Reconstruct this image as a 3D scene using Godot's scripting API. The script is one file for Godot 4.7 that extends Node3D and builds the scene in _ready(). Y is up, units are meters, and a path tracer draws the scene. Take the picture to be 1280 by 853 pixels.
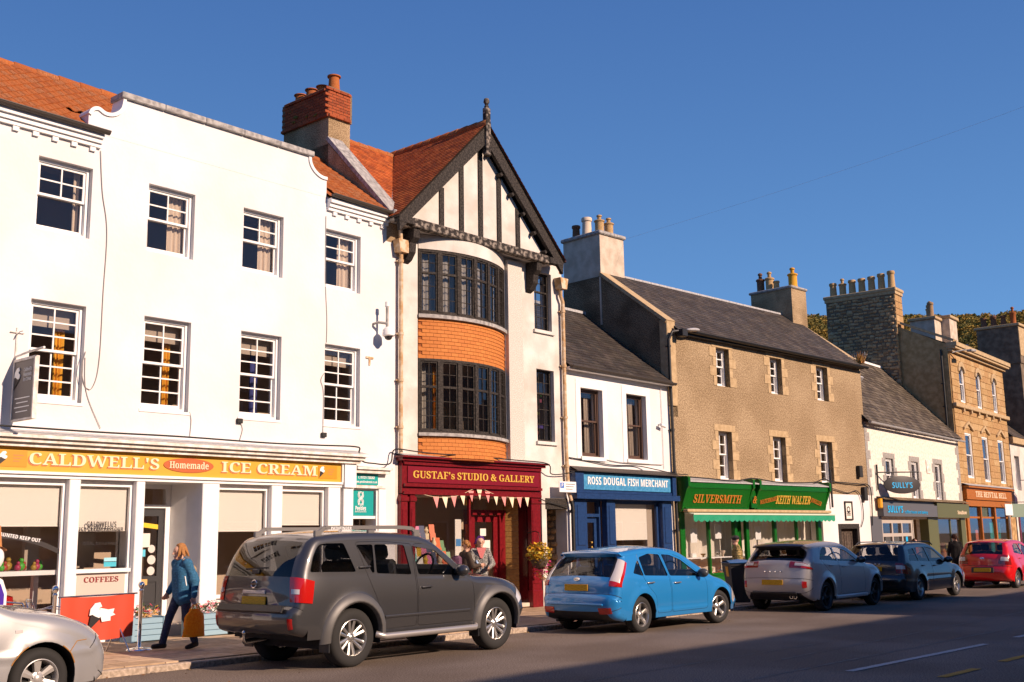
extends Node3D
# A shopping street on a sunny autumn day. x runs along the row of houses, z towards the road, y up; metres.

var SHEAR := 0.008   # how far the kerb drifts towards the road per metre beyond x = 13

func _ready() -> void:
	rng.seed = 20211
	set_camera()
	set_light()
	make_materials()
	build_ground()
	build_hill()
	build_ice_cream_house()
	build_gabled_house()
	build_fish_house()
	build_tan_house()
	build_far_houses()
	build_opposite_side()
	build_cars()
	build_people()
	build_props()

func set_camera() -> void:
	var cam := Camera3D.new()
	cam.name = "camera"
	add_child(cam)
	var right := Vector3(0.65703859, -0.01574775, 0.75369245)
	var up := Vector3(-0.12262205, 0.9842344, 0.12746167)
	var back := Vector3(-0.74381727, -0.17616655, 0.64474896)
	cam.transform = Transform3D(Basis(right, up, back), Vector3(0, 1.65, 17.1))
	cam.fov = 34.35
	cam.far = 3000.0
	cam.current = true

func set_light() -> void:
	var we := WorldEnvironment.new()
	we.name = "environment"
	var e := Environment.new()
	e.background_mode = Environment.BG_SKY
	var sm := ProceduralSkyMaterial.new()
	sm.sky_top_color = lin(0.024, 0.070, 0.235)
	sm.sky_horizon_color = lin(0.14, 0.325, 0.60)
	sm.sky_curve = 0.22
	sm.ground_bottom_color = lin(0.10, 0.085, 0.07)
	sm.ground_horizon_color = lin(0.30, 0.32, 0.36)
	sm.sun_angle_max = 1.0
	sm.energy_multiplier = 1.0
	var sky := Sky.new()
	sky.sky_material = sm
	e.sky = sky
	e.ambient_light_source = Environment.AMBIENT_SOURCE_SKY
	e.tonemap_mode = Environment.TONE_MAPPER_LINEAR
	e.tonemap_exposure = 1.5
	e.sdfgi_enabled = true
	e.ssao_enabled = true
	e.ssil_enabled = true
	we.environment = e
	add_child(we)
	var sun := DirectionalLight3D.new()
	sun.name = "sun"
	sun.light_color = lin(1.0, 0.755, 0.59)
	sun.light_energy = 1.42
	sun.light_angular_distance = 0.5
	sun.shadow_enabled = true
	add_child(sun)
	var az := deg_to_rad(10.0)   # from the facade's normal towards +x
	var el := deg_to_rad(27.0)
	var to_sun := Vector3(sin(az) * cos(el), sin(el), cos(az) * cos(el))
	sun.look_at_from_position(to_sun * 50.0, Vector3.ZERO)

# ---------------------------------------------------------------- mesh builder
class MB:
	var v := PackedVector3Array()
	var n := PackedVector3Array()
	var c := PackedColorArray()
	var col := Color.WHITE
	var colored := false
	var xf := Transform3D()
	func pt(p: Vector3, nn: Vector3) -> void:
		v.append(xf * p)
		n.append((xf.basis * nn).normalized())
		if colored:
			c.append(col)
	func tri(a: Vector3, b: Vector3, d: Vector3, hint := Vector3.ZERO) -> void:
		var nn := (b - a).cross(d - a)
		if nn.length_squared() < 1e-16:
			return
		nn = nn.normalized()
		if hint != Vector3.ZERO and nn.dot(hint) < 0.0:
			nn = -nn
			pt(a, nn); pt(b, nn); pt(d, nn)
		else:
			pt(a, nn); pt(d, nn); pt(b, nn)
	func stri(a: Vector3, b: Vector3, d: Vector3, na: Vector3, nb: Vector3, nd: Vector3) -> void:
		var g := (b - a).cross(d - a)
		if g.length_squared() < 1e-18:
			return
		if g.dot(na + nb + nd) < 0.0:
			pt(a, na); pt(b, nb); pt(d, nd)
		else:
			pt(a, na); pt(d, nd); pt(b, nb)
	func quad(a: Vector3, b: Vector3, d: Vector3, e: Vector3, hint := Vector3.ZERO) -> void:
		tri(a, b, d, hint)
		tri(a, d, e, hint)
	func box(p: Vector3, q: Vector3) -> void:
		var a := p.min(q)
		var b := p.max(q)
		quad(Vector3(a.x, a.y, b.z), Vector3(b.x, a.y, b.z), Vector3(b.x, b.y, b.z), Vector3(a.x, b.y, b.z), Vector3(0, 0, 1))
		quad(Vector3(a.x, a.y, a.z), Vector3(b.x, a.y, a.z), Vector3(b.x, b.y, a.z), Vector3(a.x, b.y, a.z), Vector3(0, 0, -1))
		quad(Vector3(a.x, b.y, a.z), Vector3(b.x, b.y, a.z), Vector3(b.x, b.y, b.z), Vector3(a.x, b.y, b.z), Vector3(0, 1, 0))
		quad(Vector3(a.x, a.y, a.z), Vector3(b.x, a.y, a.z), Vector3(b.x, a.y, b.z), Vector3(a.x, a.y, b.z), Vector3(0, -1, 0))
		quad(Vector3(b.x, a.y, a.z), Vector3(b.x, b.y, a.z), Vector3(b.x, b.y, b.z), Vector3(b.x, a.y, b.z), Vector3(1, 0, 0))
		quad(Vector3(a.x, a.y, a.z), Vector3(a.x, b.y, a.z), Vector3(a.x, b.y, b.z), Vector3(a.x, a.y, b.z), Vector3(-1, 0, 0))
	func cbox(p: Vector3, q: Vector3, k: float) -> void:  # box with chamfered edges
		var a := p.min(q)
		var b := p.max(q)
		k = minf(k, 0.45 * minf(b.x - a.x, minf(b.y - a.y, b.z - a.z)))
		var m := (a + b) * 0.5
		var h := (b - a) * 0.5
		var g := h - Vector3(k, k, k)
		for ax in 3:
			var i := (ax + 1) % 3
			var j := (ax + 2) % 3
			for s in [-1.0, 1.0]:
				var f := [[-1, -1], [1, -1], [1, 1], [-1, 1]]
				var ps := []
				for e in f:
					var w := Vector3.ZERO
					w[ax] = s * h[ax]; w[i] = e[0] * g[i]; w[j] = e[1] * g[j]
					ps.append(m + w)
				var hn := Vector3.ZERO
				hn[ax] = s
				quad(ps[0], ps[1], ps[2], ps[3], hn)
				for t in [-1.0, 1.0]:
					var p0 := Vector3.ZERO
					p0[ax] = s * h[ax]; p0[i] = t * g[i]; p0[j] = -g[j]
					var p1 := p0
					p1[j] = g[j]
					var p2 := Vector3.ZERO
					p2[ax] = s * g[ax]; p2[i] = t * h[i]; p2[j] = -g[j]
					var p3 := p2
					p3[j] = g[j]
					var e2 := Vector3.ZERO
					e2[ax] = s; e2[i] = t
					quad(m + p0, m + p1, m + p3, m + p2, e2)
		for sx in [-1.0, 1.0]:
			for sy in [-1.0, 1.0]:
				for sz in [-1.0, 1.0]:
					var sg := Vector3(sx, sy, sz)
					tri(m + sg * Vector3(h.x, g.y, g.z), m + sg * Vector3(g.x, h.y, g.z), m + sg * Vector3(g.x, g.y, h.z), sg)
	func bar(a: Vector3, b: Vector3, w: float, h: float, up := Vector3.UP) -> void:  # rectangular bar from a to b
		var d := (b - a)
		var l := d.length()
		if l < 1e-5:
			return
		d /= l
		var s := d.cross(up)
		if s.length() < 1e-4:
			s = d.cross(Vector3.RIGHT)
		s = s.normalized()
		var u := s.cross(d).normalized()
		var old := xf
		xf = old * Transform3D(Basis(s, u, -d), (a + b) * 0.5)
		box(Vector3(-w / 2, -h / 2, -l / 2), Vector3(w / 2, h / 2, l / 2))
		xf = old
	func tube(ps: Array, r, sides := 8, caps := true) -> void:
		var rings := []
		var cnt := ps.size()
		var prev := Vector3.ZERO
		for i in cnt:
			var d: Vector3 = (ps[mini(i + 1, cnt - 1)] - ps[maxi(i - 1, 0)])
			d = d.normalized()
			var s: Vector3
			if prev == Vector3.ZERO:
				s = d.cross(Vector3.UP if absf(d.y) < 0.95 else Vector3.RIGHT).normalized()
			else:
				s = (prev - d * prev.dot(d)).normalized()
			prev = s
			var u := d.cross(s)
			var rr: float = r[i] if r is Array else r
			var ring := []
			for k in sides:
				var an := TAU * k / sides
				var o := s * cos(an) + u * sin(an)
				ring.append([ps[i] + o * rr, o])
			rings.append(ring)
		for i in cnt - 1:
			for k in sides:
				var a = rings[i][k]
				var b = rings[i][(k + 1) % sides]
				var d2 = rings[i + 1][(k + 1) % sides]
				var e = rings[i + 1][k]
				stri(a[0], b[0], d2[0], a[1], b[1], d2[1])
				stri(a[0], d2[0], e[0], a[1], d2[1], e[1])
		if caps:
			for w in [0, cnt - 1]:
				var cc: Vector3 = ps[w]
				var hn: Vector3 = (ps[0] - ps[1]) if w == 0 else (ps[cnt - 1] - ps[cnt - 2])
				for k in sides:
					tri(cc, rings[w][k][0], rings[w][(k + 1) % sides][0], hn)
	func lathe(prof: Array, sides := 16, at := Vector3.ZERO, ax := Vector3.UP, crease := 0.7) -> void:  # prof: [[r, h], ...]
		var u := ax.cross(Vector3.RIGHT if absf(ax.x) < 0.9 else Vector3.UP).normalized()
		var w := ax.cross(u).normalized()
		for i in prof.size() - 1:
			var r0: float = prof[i][0]
			var h0: float = prof[i][1]
			var r1: float = prof[i + 1][0]
			var h1: float = prof[i + 1][1]
			var t := Vector2(r1 - r0, h1 - h0)
			if t.length() < 1e-6:
				continue
			var nm := Vector2(t.y, -t.x).normalized()
			var n0 := nm
			var n1 := nm
			if i > 0:
				var tp := Vector2(r0 - prof[i - 1][0], h0 - prof[i - 1][1])
				var np := Vector2(tp.y, -tp.x).normalized()
				if np.dot(nm) > crease:
					n0 = (nm + np).normalized()
			if i < prof.size() - 2:
				var tq := Vector2(prof[i + 2][0] - r1, prof[i + 2][1] - h1)
				var nq := Vector2(tq.y, -tq.x).normalized()
				if nq.dot(nm) > crease:
					n1 = (nm + nq).normalized()
			for k in sides:
				var a0 := TAU * k / sides
				var a1 := TAU * (k + 1) / sides
				var o0 := u * cos(a0) + w * sin(a0)
				var o1 := u * cos(a1) + w * sin(a1)
				var p00 := at + o0 * r0 + ax * h0
				var p01 := at + o1 * r0 + ax * h0
				var p10 := at + o0 * r1 + ax * h1
				var p11 := at + o1 * r1 + ax * h1
				stri(p00, p01, p11, o0 * n0.x + ax * n0.y, o1 * n0.x + ax * n0.y, o1 * n1.x + ax * n1.y)
				stri(p00, p11, p10, o0 * n0.x + ax * n0.y, o1 * n1.x + ax * n1.y, o0 * n1.x + ax * n1.y)
	func prism(poly: PackedVector2Array, z0: float, z1: float) -> void:  # polygon in XY extruded along z
		var ix := Geometry2D.triangulate_polygon(poly)
		for i in range(0, ix.size(), 3):
			var a := poly[ix[i]]
			var b := poly[ix[i + 1]]
			var d := poly[ix[i + 2]]
			tri(Vector3(a.x, a.y, z1), Vector3(b.x, b.y, z1), Vector3(d.x, d.y, z1), Vector3(0, 0, signf(z1 - z0)))
			tri(Vector3(a.x, a.y, z0), Vector3(b.x, b.y, z0), Vector3(d.x, d.y, z0), Vector3(0, 0, signf(z0 - z1)))
		var cw := Geometry2D.is_polygon_clockwise(poly)
		for i in poly.size():
			var a := poly[i]
			var b := poly[(i + 1) % poly.size()]
			var e := b - a
			var o := Vector3(e.y, -e.x, 0) * (-1.0 if cw else 1.0)
			quad(Vector3(a.x, a.y, z0), Vector3(b.x, b.y, z0), Vector3(b.x, b.y, z1), Vector3(a.x, a.y, z1), o)
	func grid(rows: Array, closed := false) -> void:  # rows of points, smooth
		var nr := rows.size()
		var nc: int = rows[0].size()
		var nn := []
		for i in nr:
			var r := []
			for j in nc:
				var du: Vector3 = rows[mini(i + 1, nr - 1)][j] - rows[maxi(i - 1, 0)][j]
				var j1 := (j + 1) % nc if closed else mini(j + 1, nc - 1)
				var j0 := (j - 1 + nc) % nc if closed else maxi(j - 1, 0)
				var dv: Vector3 = rows[i][j1] - rows[i][j0]
				r.append(du.cross(dv).normalized())
			nn.append(r)
		for i in nr - 1:
			for j in (nc if closed else nc - 1):
				var k := (j + 1) % nc
				stri(rows[i][j], rows[i + 1][j], rows[i + 1][k], nn[i][j], nn[i + 1][j], nn[i + 1][k])
				stri(rows[i][j], rows[i + 1][k], rows[i][k], nn[i][j], nn[i + 1][k], nn[i][k])
	func ball(at: Vector3, r: Vector3, su := 10, sv := 6) -> void:
		for i in sv:
			for j in su:
				var q := []
				for e in [[0, 0], [1, 0], [1, 1], [0, 1]]:
					var th: float = PI * (i + e[0]) / sv
					var ph: float = TAU * (j + e[1]) / su
					q.append(Vector3(sin(th) * cos(ph), cos(th), sin(th) * sin(ph)))
				stri(at + q[0] * r, at + q[1] * r, at + q[2] * r, (q[0] / r), (q[1] / r), (q[2] / r))
				stri(at + q[0] * r, at + q[2] * r, at + q[3] * r, (q[0] / r), (q[2] / r), (q[3] / r))
	# a wall in the XY plane: front at z = zf, back at z = zb, holes = [u0, v0, u1, v1]
	func wall(u0: float, u1: float, v0: float, v1: float, zf: float, zb: float, holes := []) -> void:
		var us := [u0, u1]
		var vs := [v0, v1]
		for h in holes:
			for x in [h[0], h[2]]:
				if x > u0 and x < u1 and not us.has(x):
					us.append(x)
			for y in [h[1], h[3]]:
				if y > v0 and y < v1 and not vs.has(y):
					vs.append(y)
		us.sort()
		vs.sort()
		for i in us.size() - 1:
			for j in vs.size() - 1:
				var mu: float = (us[i] + us[i + 1]) / 2
				var mv: float = (vs[j] + vs[j + 1]) / 2
				var inside := false
				for h in holes:
					if mu > h[0] and mu < h[2] and mv > h[1] and mv < h[3]:
						inside = true
				if inside:
					continue
				for e in [[zf, 1.0], [zb, -1.0]]:
					quad(Vector3(us[i], vs[j], e[0]), Vector3(us[i + 1], vs[j], e[0]), Vector3(us[i + 1], vs[j + 1], e[0]), Vector3(us[i], vs[j + 1], e[0]), Vector3(0, 0, e[1]))
		for h in holes:
			quad(Vector3(h[0], h[1], zf), Vector3(h[0], h[3], zf), Vector3(h[0], h[3], zb), Vector3(h[0], h[1], zb), Vector3(1, 0, 0))
			quad(Vector3(h[2], h[1], zf), Vector3(h[2], h[3], zf), Vector3(h[2], h[3], zb), Vector3(h[2], h[1], zb), Vector3(-1, 0, 0))
			quad(Vector3(h[0], h[3], zf), Vector3(h[2], h[3], zf), Vector3(h[2], h[3], zb), Vector3(h[0], h[3], zb), Vector3(0, -1, 0))
			quad(Vector3(h[0], h[1], zf), Vector3(h[2], h[1], zf), Vector3(h[2], h[1], zb), Vector3(h[0], h[1], zb), Vector3(0, 1, 0))
		quad(Vector3(u0, v0, zf), Vector3(u0, v1, zf), Vector3(u0, v1, zb), Vector3(u0, v0, zb), Vector3(-1, 0, 0))
		quad(Vector3(u1, v0, zf), Vector3(u1, v1, zf), Vector3(u1, v1, zb), Vector3(u1, v0, zb), Vector3(1, 0, 0))
		quad(Vector3(u0, v1, zf), Vector3(u1, v1, zf), Vector3(u1, v1, zb), Vector3(u0, v1, zb), Vector3(0, 1, 0))
	func mesh() -> ArrayMesh:
		var a := []
		a.resize(Mesh.ARRAY_MAX)
		a[Mesh.ARRAY_VERTEX] = v
		a[Mesh.ARRAY_NORMAL] = n
		if colored:
			a[Mesh.ARRAY_COLOR] = c
		var m := ArrayMesh.new()
		if v.size():
			m.add_surface_from_arrays(Mesh.PRIMITIVE_TRIANGLES, a)
		return m
	func done(called: String, m: Material, parent: Node) -> MeshInstance3D:
		var o := MeshInstance3D.new()
		o.name = called
		o.mesh = mesh()
		o.material_override = m
		parent.add_child(o, true)
		return o

func mi(called: String, mesh: Mesh, m: Material, parent: Node, at := Vector3.ZERO, basis := Basis()) -> MeshInstance3D:
	var o := MeshInstance3D.new()
	o.name = called
	o.mesh = mesh
	o.material_override = m
	o.transform = Transform3D(basis, at)
	parent.add_child(o, true)
	return o

var taken := {}
func numbered(called: String) -> String:
	var k: int = taken.get(called, 0)
	taken[called] = k + 1
	return called if k == 0 else "%s_%03d" % [called, k]

func thing(called: String, label: String, category: String, at := Vector3.ZERO, turn := 0.0, group := "") -> Node3D:
	var o := Node3D.new()
	o.name = numbered(called)
	add_child(o)
	o.position = at
	o.rotation.y = turn
	tag(o, label, category, group)
	return o

func tag(o: Node, label := "", category := "", group := "", kind := "") -> Node:
	if label: o.set_meta("label", label)
	if category: o.set_meta("category", category)
	if group: o.set_meta("group", group)
	if kind: o.set_meta("kind", kind)
	return o

func part(called: String, parent: Node, at := Vector3.ZERO, turn := 0.0) -> Node3D:
	var o := Node3D.new()
	o.name = called
	parent.add_child(o, true)
	o.position = at
	o.rotation.y = turn
	return o

func structure(o: Node) -> Node:
	o.set_meta("kind", "structure")
	return o

func stuff(o: Node) -> Node:
	o.set_meta("kind", "stuff")
	return o

# ---------------------------------------------------------------- materials
var mats := {}
func lin(r: float, g: float, b: float, a := 1.0) -> Color:
	var c := Color(r, g, b).linear_to_srgb()
	c.a = a
	return c

func mat(key: String, c: Color, rough := 0.8, metal := 0.0, spec := 0.5) -> StandardMaterial3D:
	if mats.has(key):
		return mats[key]
	var m := StandardMaterial3D.new()
	m.resource_name = key
	m.albedo_color = c
	m.roughness = rough
	m.metallic = metal
	m.metallic_specular = spec
	mats[key] = m
	return m

func tex_noise(seed_: int, freq: float, lo: Color, hi: Color, size := 256, octaves := 5, contrast := 1.0, type := FastNoiseLite.TYPE_SIMPLEX_SMOOTH) -> ImageTexture:
	var f := FastNoiseLite.new()
	f.noise_type = type
	f.seed = seed_
	f.frequency = freq
	f.fractal_octaves = octaves
	var im := f.get_seamless_image(size, size)
	im.convert(Image.FORMAT_RGB8)
	var d := im.get_data()
	var lut := PackedByteArray()
	lut.resize(768)
	for i in 256:
		var t := clampf((i / 255.0 - 0.5) * contrast + 0.5, 0, 1)
		var cc := lo.lerp(hi, t)
		lut[i * 3] = cc.r8
		lut[i * 3 + 1] = cc.g8
		lut[i * 3 + 2] = cc.b8
	for i in range(0, d.size(), 3):
		var g := d[i] * 3
		d[i] = lut[g]
		d[i + 1] = lut[g + 1]
		d[i + 2] = lut[g + 2]
	return ImageTexture.create_from_image(Image.create_from_data(size, size, false, Image.FORMAT_RGB8, d))

var bump_tex := {}
func bump_of(freq: float, seed_ := 3, type := FastNoiseLite.TYPE_SIMPLEX_SMOOTH) -> ImageTexture:
	var k := "%f_%d_%d" % [freq, seed_, type]
	if not bump_tex.has(k):
		bump_tex[k] = tex_noise(seed_, freq, Color.BLACK, Color.WHITE, 256, 4, 1.6, type)
	return bump_tex[k]

# a surface whose colour wanders between two tones, with fine relief; scale in repeats per metre
func noisy(key: String, lo: Color, hi: Color, scale: float, freq := 0.02, rough := 0.85, bump := 0.0, bfreq := 0.05, contrast := 1.3, seed_ := 1, world := true, spec := 0.3) -> StandardMaterial3D:
	if mats.has(key):
		return mats[key]
	var m := mat(key, Color.WHITE, rough, 0.0, spec)
	m.albedo_texture = tex_noise(seed_, freq, lo, hi, 256, 5, contrast)
	m.uv1_triplanar = true
	m.uv1_world_triplanar = world
	m.uv1_scale = Vector3.ONE * scale
	if bump > 0.0:
		m.heightmap_enabled = true
		m.heightmap_texture = bump_of(bfreq)
		m.heightmap_scale = bump
	return m

func stained(m: StandardMaterial3D, lo: float, scale: float, seed_ := 90, freq := 0.012) -> void:   # broad weather stains over a fine texture
	m.detail_enabled = true
	m.detail_blend_mode = BaseMaterial3D.BLEND_MODE_MUL
	m.detail_albedo = tex_noise(seed_, freq, lin(lo, lo * 0.97, lo * 0.93), Color(1, 1, 1), 256, 5, 2.2)
	m.detail_uv_layer = BaseMaterial3D.DETAIL_UV_2
	m.uv2_triplanar = true
	m.uv2_world_triplanar = true
	m.uv2_scale = Vector3.ONE * scale

func glass(key: String, c: Color, alpha: float, rough := 0.0) -> StandardMaterial3D:
	if mats.has(key):
		return mats[key]
	var m := mat(key, Color(c.r, c.g, c.b, alpha), rough, 0.0, 0.5)
	m.transparency = BaseMaterial3D.TRANSPARENCY_ALPHA
	return m

func paint(key: String, c: Color, metal := 0.0, rough := 0.35) -> StandardMaterial3D:
	if mats.has(key):
		return mats[key]
	var m := mat(key, c, rough, metal, 0.5)
	m.clearcoat_enabled = true
	m.clearcoat = 1.0
	m.clearcoat_roughness = 0.04
	return m

var fonts := {}
func font(name_ := "Droid Sans", weight := 400, italic := false) -> SystemFont:
	var k := "%s%d%s" % [name_, weight, italic]
	if not fonts.has(k):
		var f := SystemFont.new()
		f.font_names = PackedStringArray([name_])
		f.font_weight = weight
		f.font_italic = italic
		fonts[k] = f
	return fonts[k]

# lettering centred at "at", fitted to a width; height follows from h (cap height in metres)
func letters(text: String, parent: Node, at: Vector3, h: float, width: float, m: Material, f: Font, depth := 0.01, basis := Basis(), called := "lettering") -> MeshInstance3D:
	var t := TextMesh.new()
	t.text = text
	t.font = f
	t.font_size = 64
	t.pixel_size = h / 46.0
	t.depth = depth
	t.curve_step = 2.0
	t.horizontal_alignment = HORIZONTAL_ALIGNMENT_CENTER
	t.vertical_alignment = VERTICAL_ALIGNMENT_CENTER
	var o := mi(called, t, m, parent, at, basis)
	var w := t.get_aabb().size.x
	if width > 0.0 and w > 0.0:
		o.scale = Vector3(width / w, 1, 1)
	return o

var rng := RandomNumberGenerator.new()
func rnd(a: float, b: float) -> float:
	return rng.randf_range(a, b)

# ---------------------------------------------------------------- shared materials
func make_materials() -> void:
	noisy("white_harl", lin(0.71, 0.70, 0.70), lin(0.76, 0.755, 0.755), 0.35, 0.008, 0.9, 0.12, 0.12, 1.2, 11)
	noisy("white_paint", lin(0.78, 0.77, 0.74), lin(0.84, 0.83, 0.81), 0.6, 0.02, 0.55, 0.0, 0.05, 1.3, 12)
	noisy("old_white_paint", lin(0.58, 0.52, 0.44), lin(0.82, 0.79, 0.75), 0.8, 0.02, 0.7, 0.1, 0.05, 2.0, 13)
	noisy("cream_harl", lin(0.60, 0.56, 0.51), lin(0.72, 0.69, 0.64), 0.5, 0.01, 0.9, 0.2, 0.10, 1.7, 14)
	noisy("roughcast_white", lin(0.50, 0.45, 0.39), lin(0.76, 0.71, 0.64), 2.2, 0.06, 0.95, 0.5, 0.09, 2.0, 15)
	noisy("roughcast_dark", lin(0.09, 0.064, 0.038), lin(0.42, 0.31, 0.19), 2.4, 0.05, 0.95, 0.5, 0.09, 2.6, 16)
	noisy("roughcast_grey", lin(0.24, 0.165, 0.09), lin(0.60, 0.44, 0.265), 2.4, 0.05, 0.95, 0.5, 0.09, 2.6, 17)
	stained(noisy("tan_harl", lin(0.24, 0.170, 0.098), lin(0.51, 0.382, 0.235), 0.7, 0.11, 0.95, 0.4, 0.11, 2.3, 18), 0.80, 0.13, 91)
	noisy("dressed_stone", lin(0.40, 0.285, 0.155), lin(0.53, 0.39, 0.225), 0.8, 0.02, 0.85, 0.4, 0.06, 1.6, 19)
	noisy("sandstone", lin(0.34, 0.20, 0.085), lin(0.56, 0.37, 0.17), 0.5, 0.02, 0.9, 0.25, 0.05, 1.9, 20)
	noisy("grey_coping", lin(0.24, 0.23, 0.22), lin(0.44, 0.42, 0.39), 0.9, 0.03, 0.75, 0.2, 0.06, 2.0, 21)
	noisy("render_grey", lin(0.47, 0.385, 0.29), lin(0.62, 0.52, 0.41), 0.5, 0.015, 0.9, 0.2, 0.08, 1.8, 22)
	noisy("black_wood", lin(0.018, 0.015, 0.013), lin(0.060, 0.050, 0.042), 1.4, 0.05, 0.7, 0.2, 0.05, 2.2, 23)
	noisy("peeling_wood", lin(0.03, 0.025, 0.022), lin(0.26, 0.22, 0.18), 0.9, 0.03, 0.8, 0.25, 0.05, 3.2, 24)
	noisy("asphalt", lin(0.105, 0.082, 0.065), lin(0.28, 0.222, 0.178), 0.9, 0.16, 0.88, 0.2, 0.3, 2.2, 25)
	noisy("paving", lin(0.43, 0.30, 0.185), lin(0.56, 0.40, 0.255), 0.7, 0.03, 0.85, 0.12, 0.15, 1.5, 26)
	noisy("paving_pale", lin(0.47, 0.335, 0.21), lin(0.60, 0.435, 0.285), 0.7, 0.03, 0.85, 0.12, 0.15, 1.5, 27)
	noisy("paving_dark", lin(0.38, 0.265, 0.165), lin(0.51, 0.365, 0.235), 0.7, 0.03, 0.85, 0.12, 0.15, 1.5, 28)
	noisy("kerb_stone", lin(0.30, 0.235, 0.175), lin(0.50, 0.40, 0.305), 1.2, 0.05, 0.85, 0.15, 0.15, 1.8, 29)
	noisy("soffit_brown", lin(0.05, 0.038, 0.03), lin(0.12, 0.09, 0.07), 1.0, 0.03, 0.8, 0.2, 0.05, 1.6, 30)
	noisy("clay_a", lin(0.33, 0.098, 0.026), lin(0.44, 0.145, 0.044), 1.6, 0.05, 0.85, 0.15, 0.1, 1.8, 31)
	noisy("clay_b", lin(0.28, 0.080, 0.023), lin(0.38, 0.12, 0.038), 1.6, 0.05, 0.85, 0.15, 0.1, 1.8, 32)
	noisy("clay_c", lin(0.24, 0.085, 0.032), lin(0.48, 0.19, 0.075), 2.2, 0.05, 0.85, 0.15, 0.1, 2.4, 33)
	noisy("brick_a", lin(0.27, 0.060, 0.022), lin(0.39, 0.10, 0.038), 2.0, 0.05, 0.85, 0.15, 0.1, 1.8, 34)
	noisy("brick_b", lin(0.20, 0.045, 0.020), lin(0.30, 0.075, 0.030), 2.0, 0.05, 0.85, 0.15, 0.1, 1.8, 35)
	noisy("rubble_a", lin(0.36, 0.22, 0.105), lin(0.62, 0.41, 0.215), 1.6, 0.05, 0.9, 0.35, 0.1, 2.0, 36)
	noisy("rubble_b", lin(0.21, 0.132, 0.068), lin(0.44, 0.29, 0.155), 1.6, 0.05, 0.9, 0.35, 0.1, 2.0, 37)
	noisy("mortar", lin(0.13, 0.095, 0.062), lin(0.26, 0.195, 0.13), 1.6, 0.06, 0.95, 0.25, 0.1, 2.0, 38)
	noisy("pot_buff", lin(0.36, 0.22, 0.095), lin(0.56, 0.38, 0.18), 2.2, 0.04, 0.85, 0.2, 0.1, 2.2, 39)
	noisy("pot_dark", lin(0.09, 0.045, 0.028), lin(0.26, 0.13, 0.07), 2.2, 0.04, 0.85, 0.2, 0.1, 2.2, 40)
	noisy("pipe_rust", lin(0.46, 0.28, 0.13), lin(0.66, 0.53, 0.38), 0.9, 0.02, 0.8, 0.2, 0.05, 2.2, 41)
	var sl := noisy("slate", lin(0.55, 0.55, 0.55), lin(1.0, 1.0, 1.0), 1.8, 0.05, 0.6, 0.15, 0.1, 2.0, 42)
	sl.vertex_color_use_as_albedo = true
	var ti := noisy("rosemary_tile", lin(0.75, 0.75, 0.75), lin(1.0, 1.0, 1.0), 2.0, 0.06, 0.85, 0.12, 0.1, 2.0, 43)
	ti.vertex_color_use_as_albedo = true
	mat("black_iron", lin(0.012, 0.012, 0.012), 0.5)
	mat("gutter_brown", lin(0.055, 0.043, 0.034), 0.6)
	mat("cable_black", lin(0.015, 0.014, 0.013), 0.7)
	mat("cable_grey", lin(0.33, 0.30, 0.27), 0.7)
	mat("dark_metal", lin(0.045, 0.045, 0.048), 0.45, 0.3)
	mat("steel", lin(0.62, 0.61, 0.60), 0.18, 1.0)
	mat("chrome", lin(0.80, 0.80, 0.80), 0.06, 1.0)
	mat("room_wall", lin(0.50, 0.38, 0.27), 0.95)
	mat("room_pale", lin(0.40, 0.33, 0.26), 0.95)
	mat("room_floor", lin(0.10, 0.065, 0.04), 0.7)
	mat("blind_cream", lin(0.76, 0.71, 0.62), 0.9)
	var cu := mat("net_curtain", lin(0.72, 0.66, 0.56), 0.95)
	cu.backlight_enabled = true
	cu.backlight = Color(0.5, 0.48, 0.42)
	mat("curtain_yellow", lin(0.72, 0.36, 0.03), 0.95)
	mat("curtain_blue", lin(0.05, 0.06, 0.22), 0.95)
	mat("curtain_cream", lin(0.62, 0.50, 0.37), 0.95)
	glass("window_glass", Color(0.05, 0.06, 0.08), 0.06)
	glass("leaded_glass", Color(0.05, 0.06, 0.08), 0.22)
	mat("fascia_yellow", lin(0.60, 0.335, 0.026), 0.45)
	mat("fascia_amber", lin(0.55, 0.25, 0.008), 0.45)
	mat("letter_cream", lin(0.82, 0.66, 0.44), 0.5)
	mat("letter_shade", lin(0.58, 0.20, 0.06), 0.5)
	mat("letter_gold", lin(0.66, 0.40, 0.06), 0.4)
	mat("letter_gold_dark", lin(0.50, 0.18, 0.02), 0.5)
	mat("letter_white", lin(0.80, 0.80, 0.78), 0.5)
	mat("letter_black", lin(0.02, 0.015, 0.015), 0.5)
	mat("letter_red", lin(0.22, 0.01, 0.012), 0.5)
	mat("letter_cyan", lin(0.01, 0.42, 0.80), 0.5)
	mat("medallion_red", lin(0.46, 0.10, 0.02), 0.5)
	mat("teal_sign", lin(0.003, 0.30, 0.275), 0.4)
	noisy("wine_red", lin(0.125, 0.003, 0.006), lin(0.18, 0.006, 0.010), 1.5, 0.03, 0.32, 0.05, 0.05, 1.6, 44, true, 0.5)
	mat("sign_red", lin(0.18, 0.004, 0.015), 0.35)
	noisy("shop_blue", lin(0.009, 0.032, 0.105), lin(0.014, 0.046, 0.145), 1.5, 0.03, 0.35, 0.05, 0.05, 1.6, 45, true, 0.5)
	mat("sign_sky", lin(0.085, 0.36, 0.52), 0.5)
	noisy("shop_green", lin(0.002, 0.082, 0.005), lin(0.004, 0.125, 0.008), 1.5, 0.03, 0.32, 0.05, 0.05, 1.6, 46, true, 0.5)
	var aw := mat("awning_green", lin(0.002, 0.27, 0.135), 0.8)
	aw.backlight_enabled = true
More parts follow.
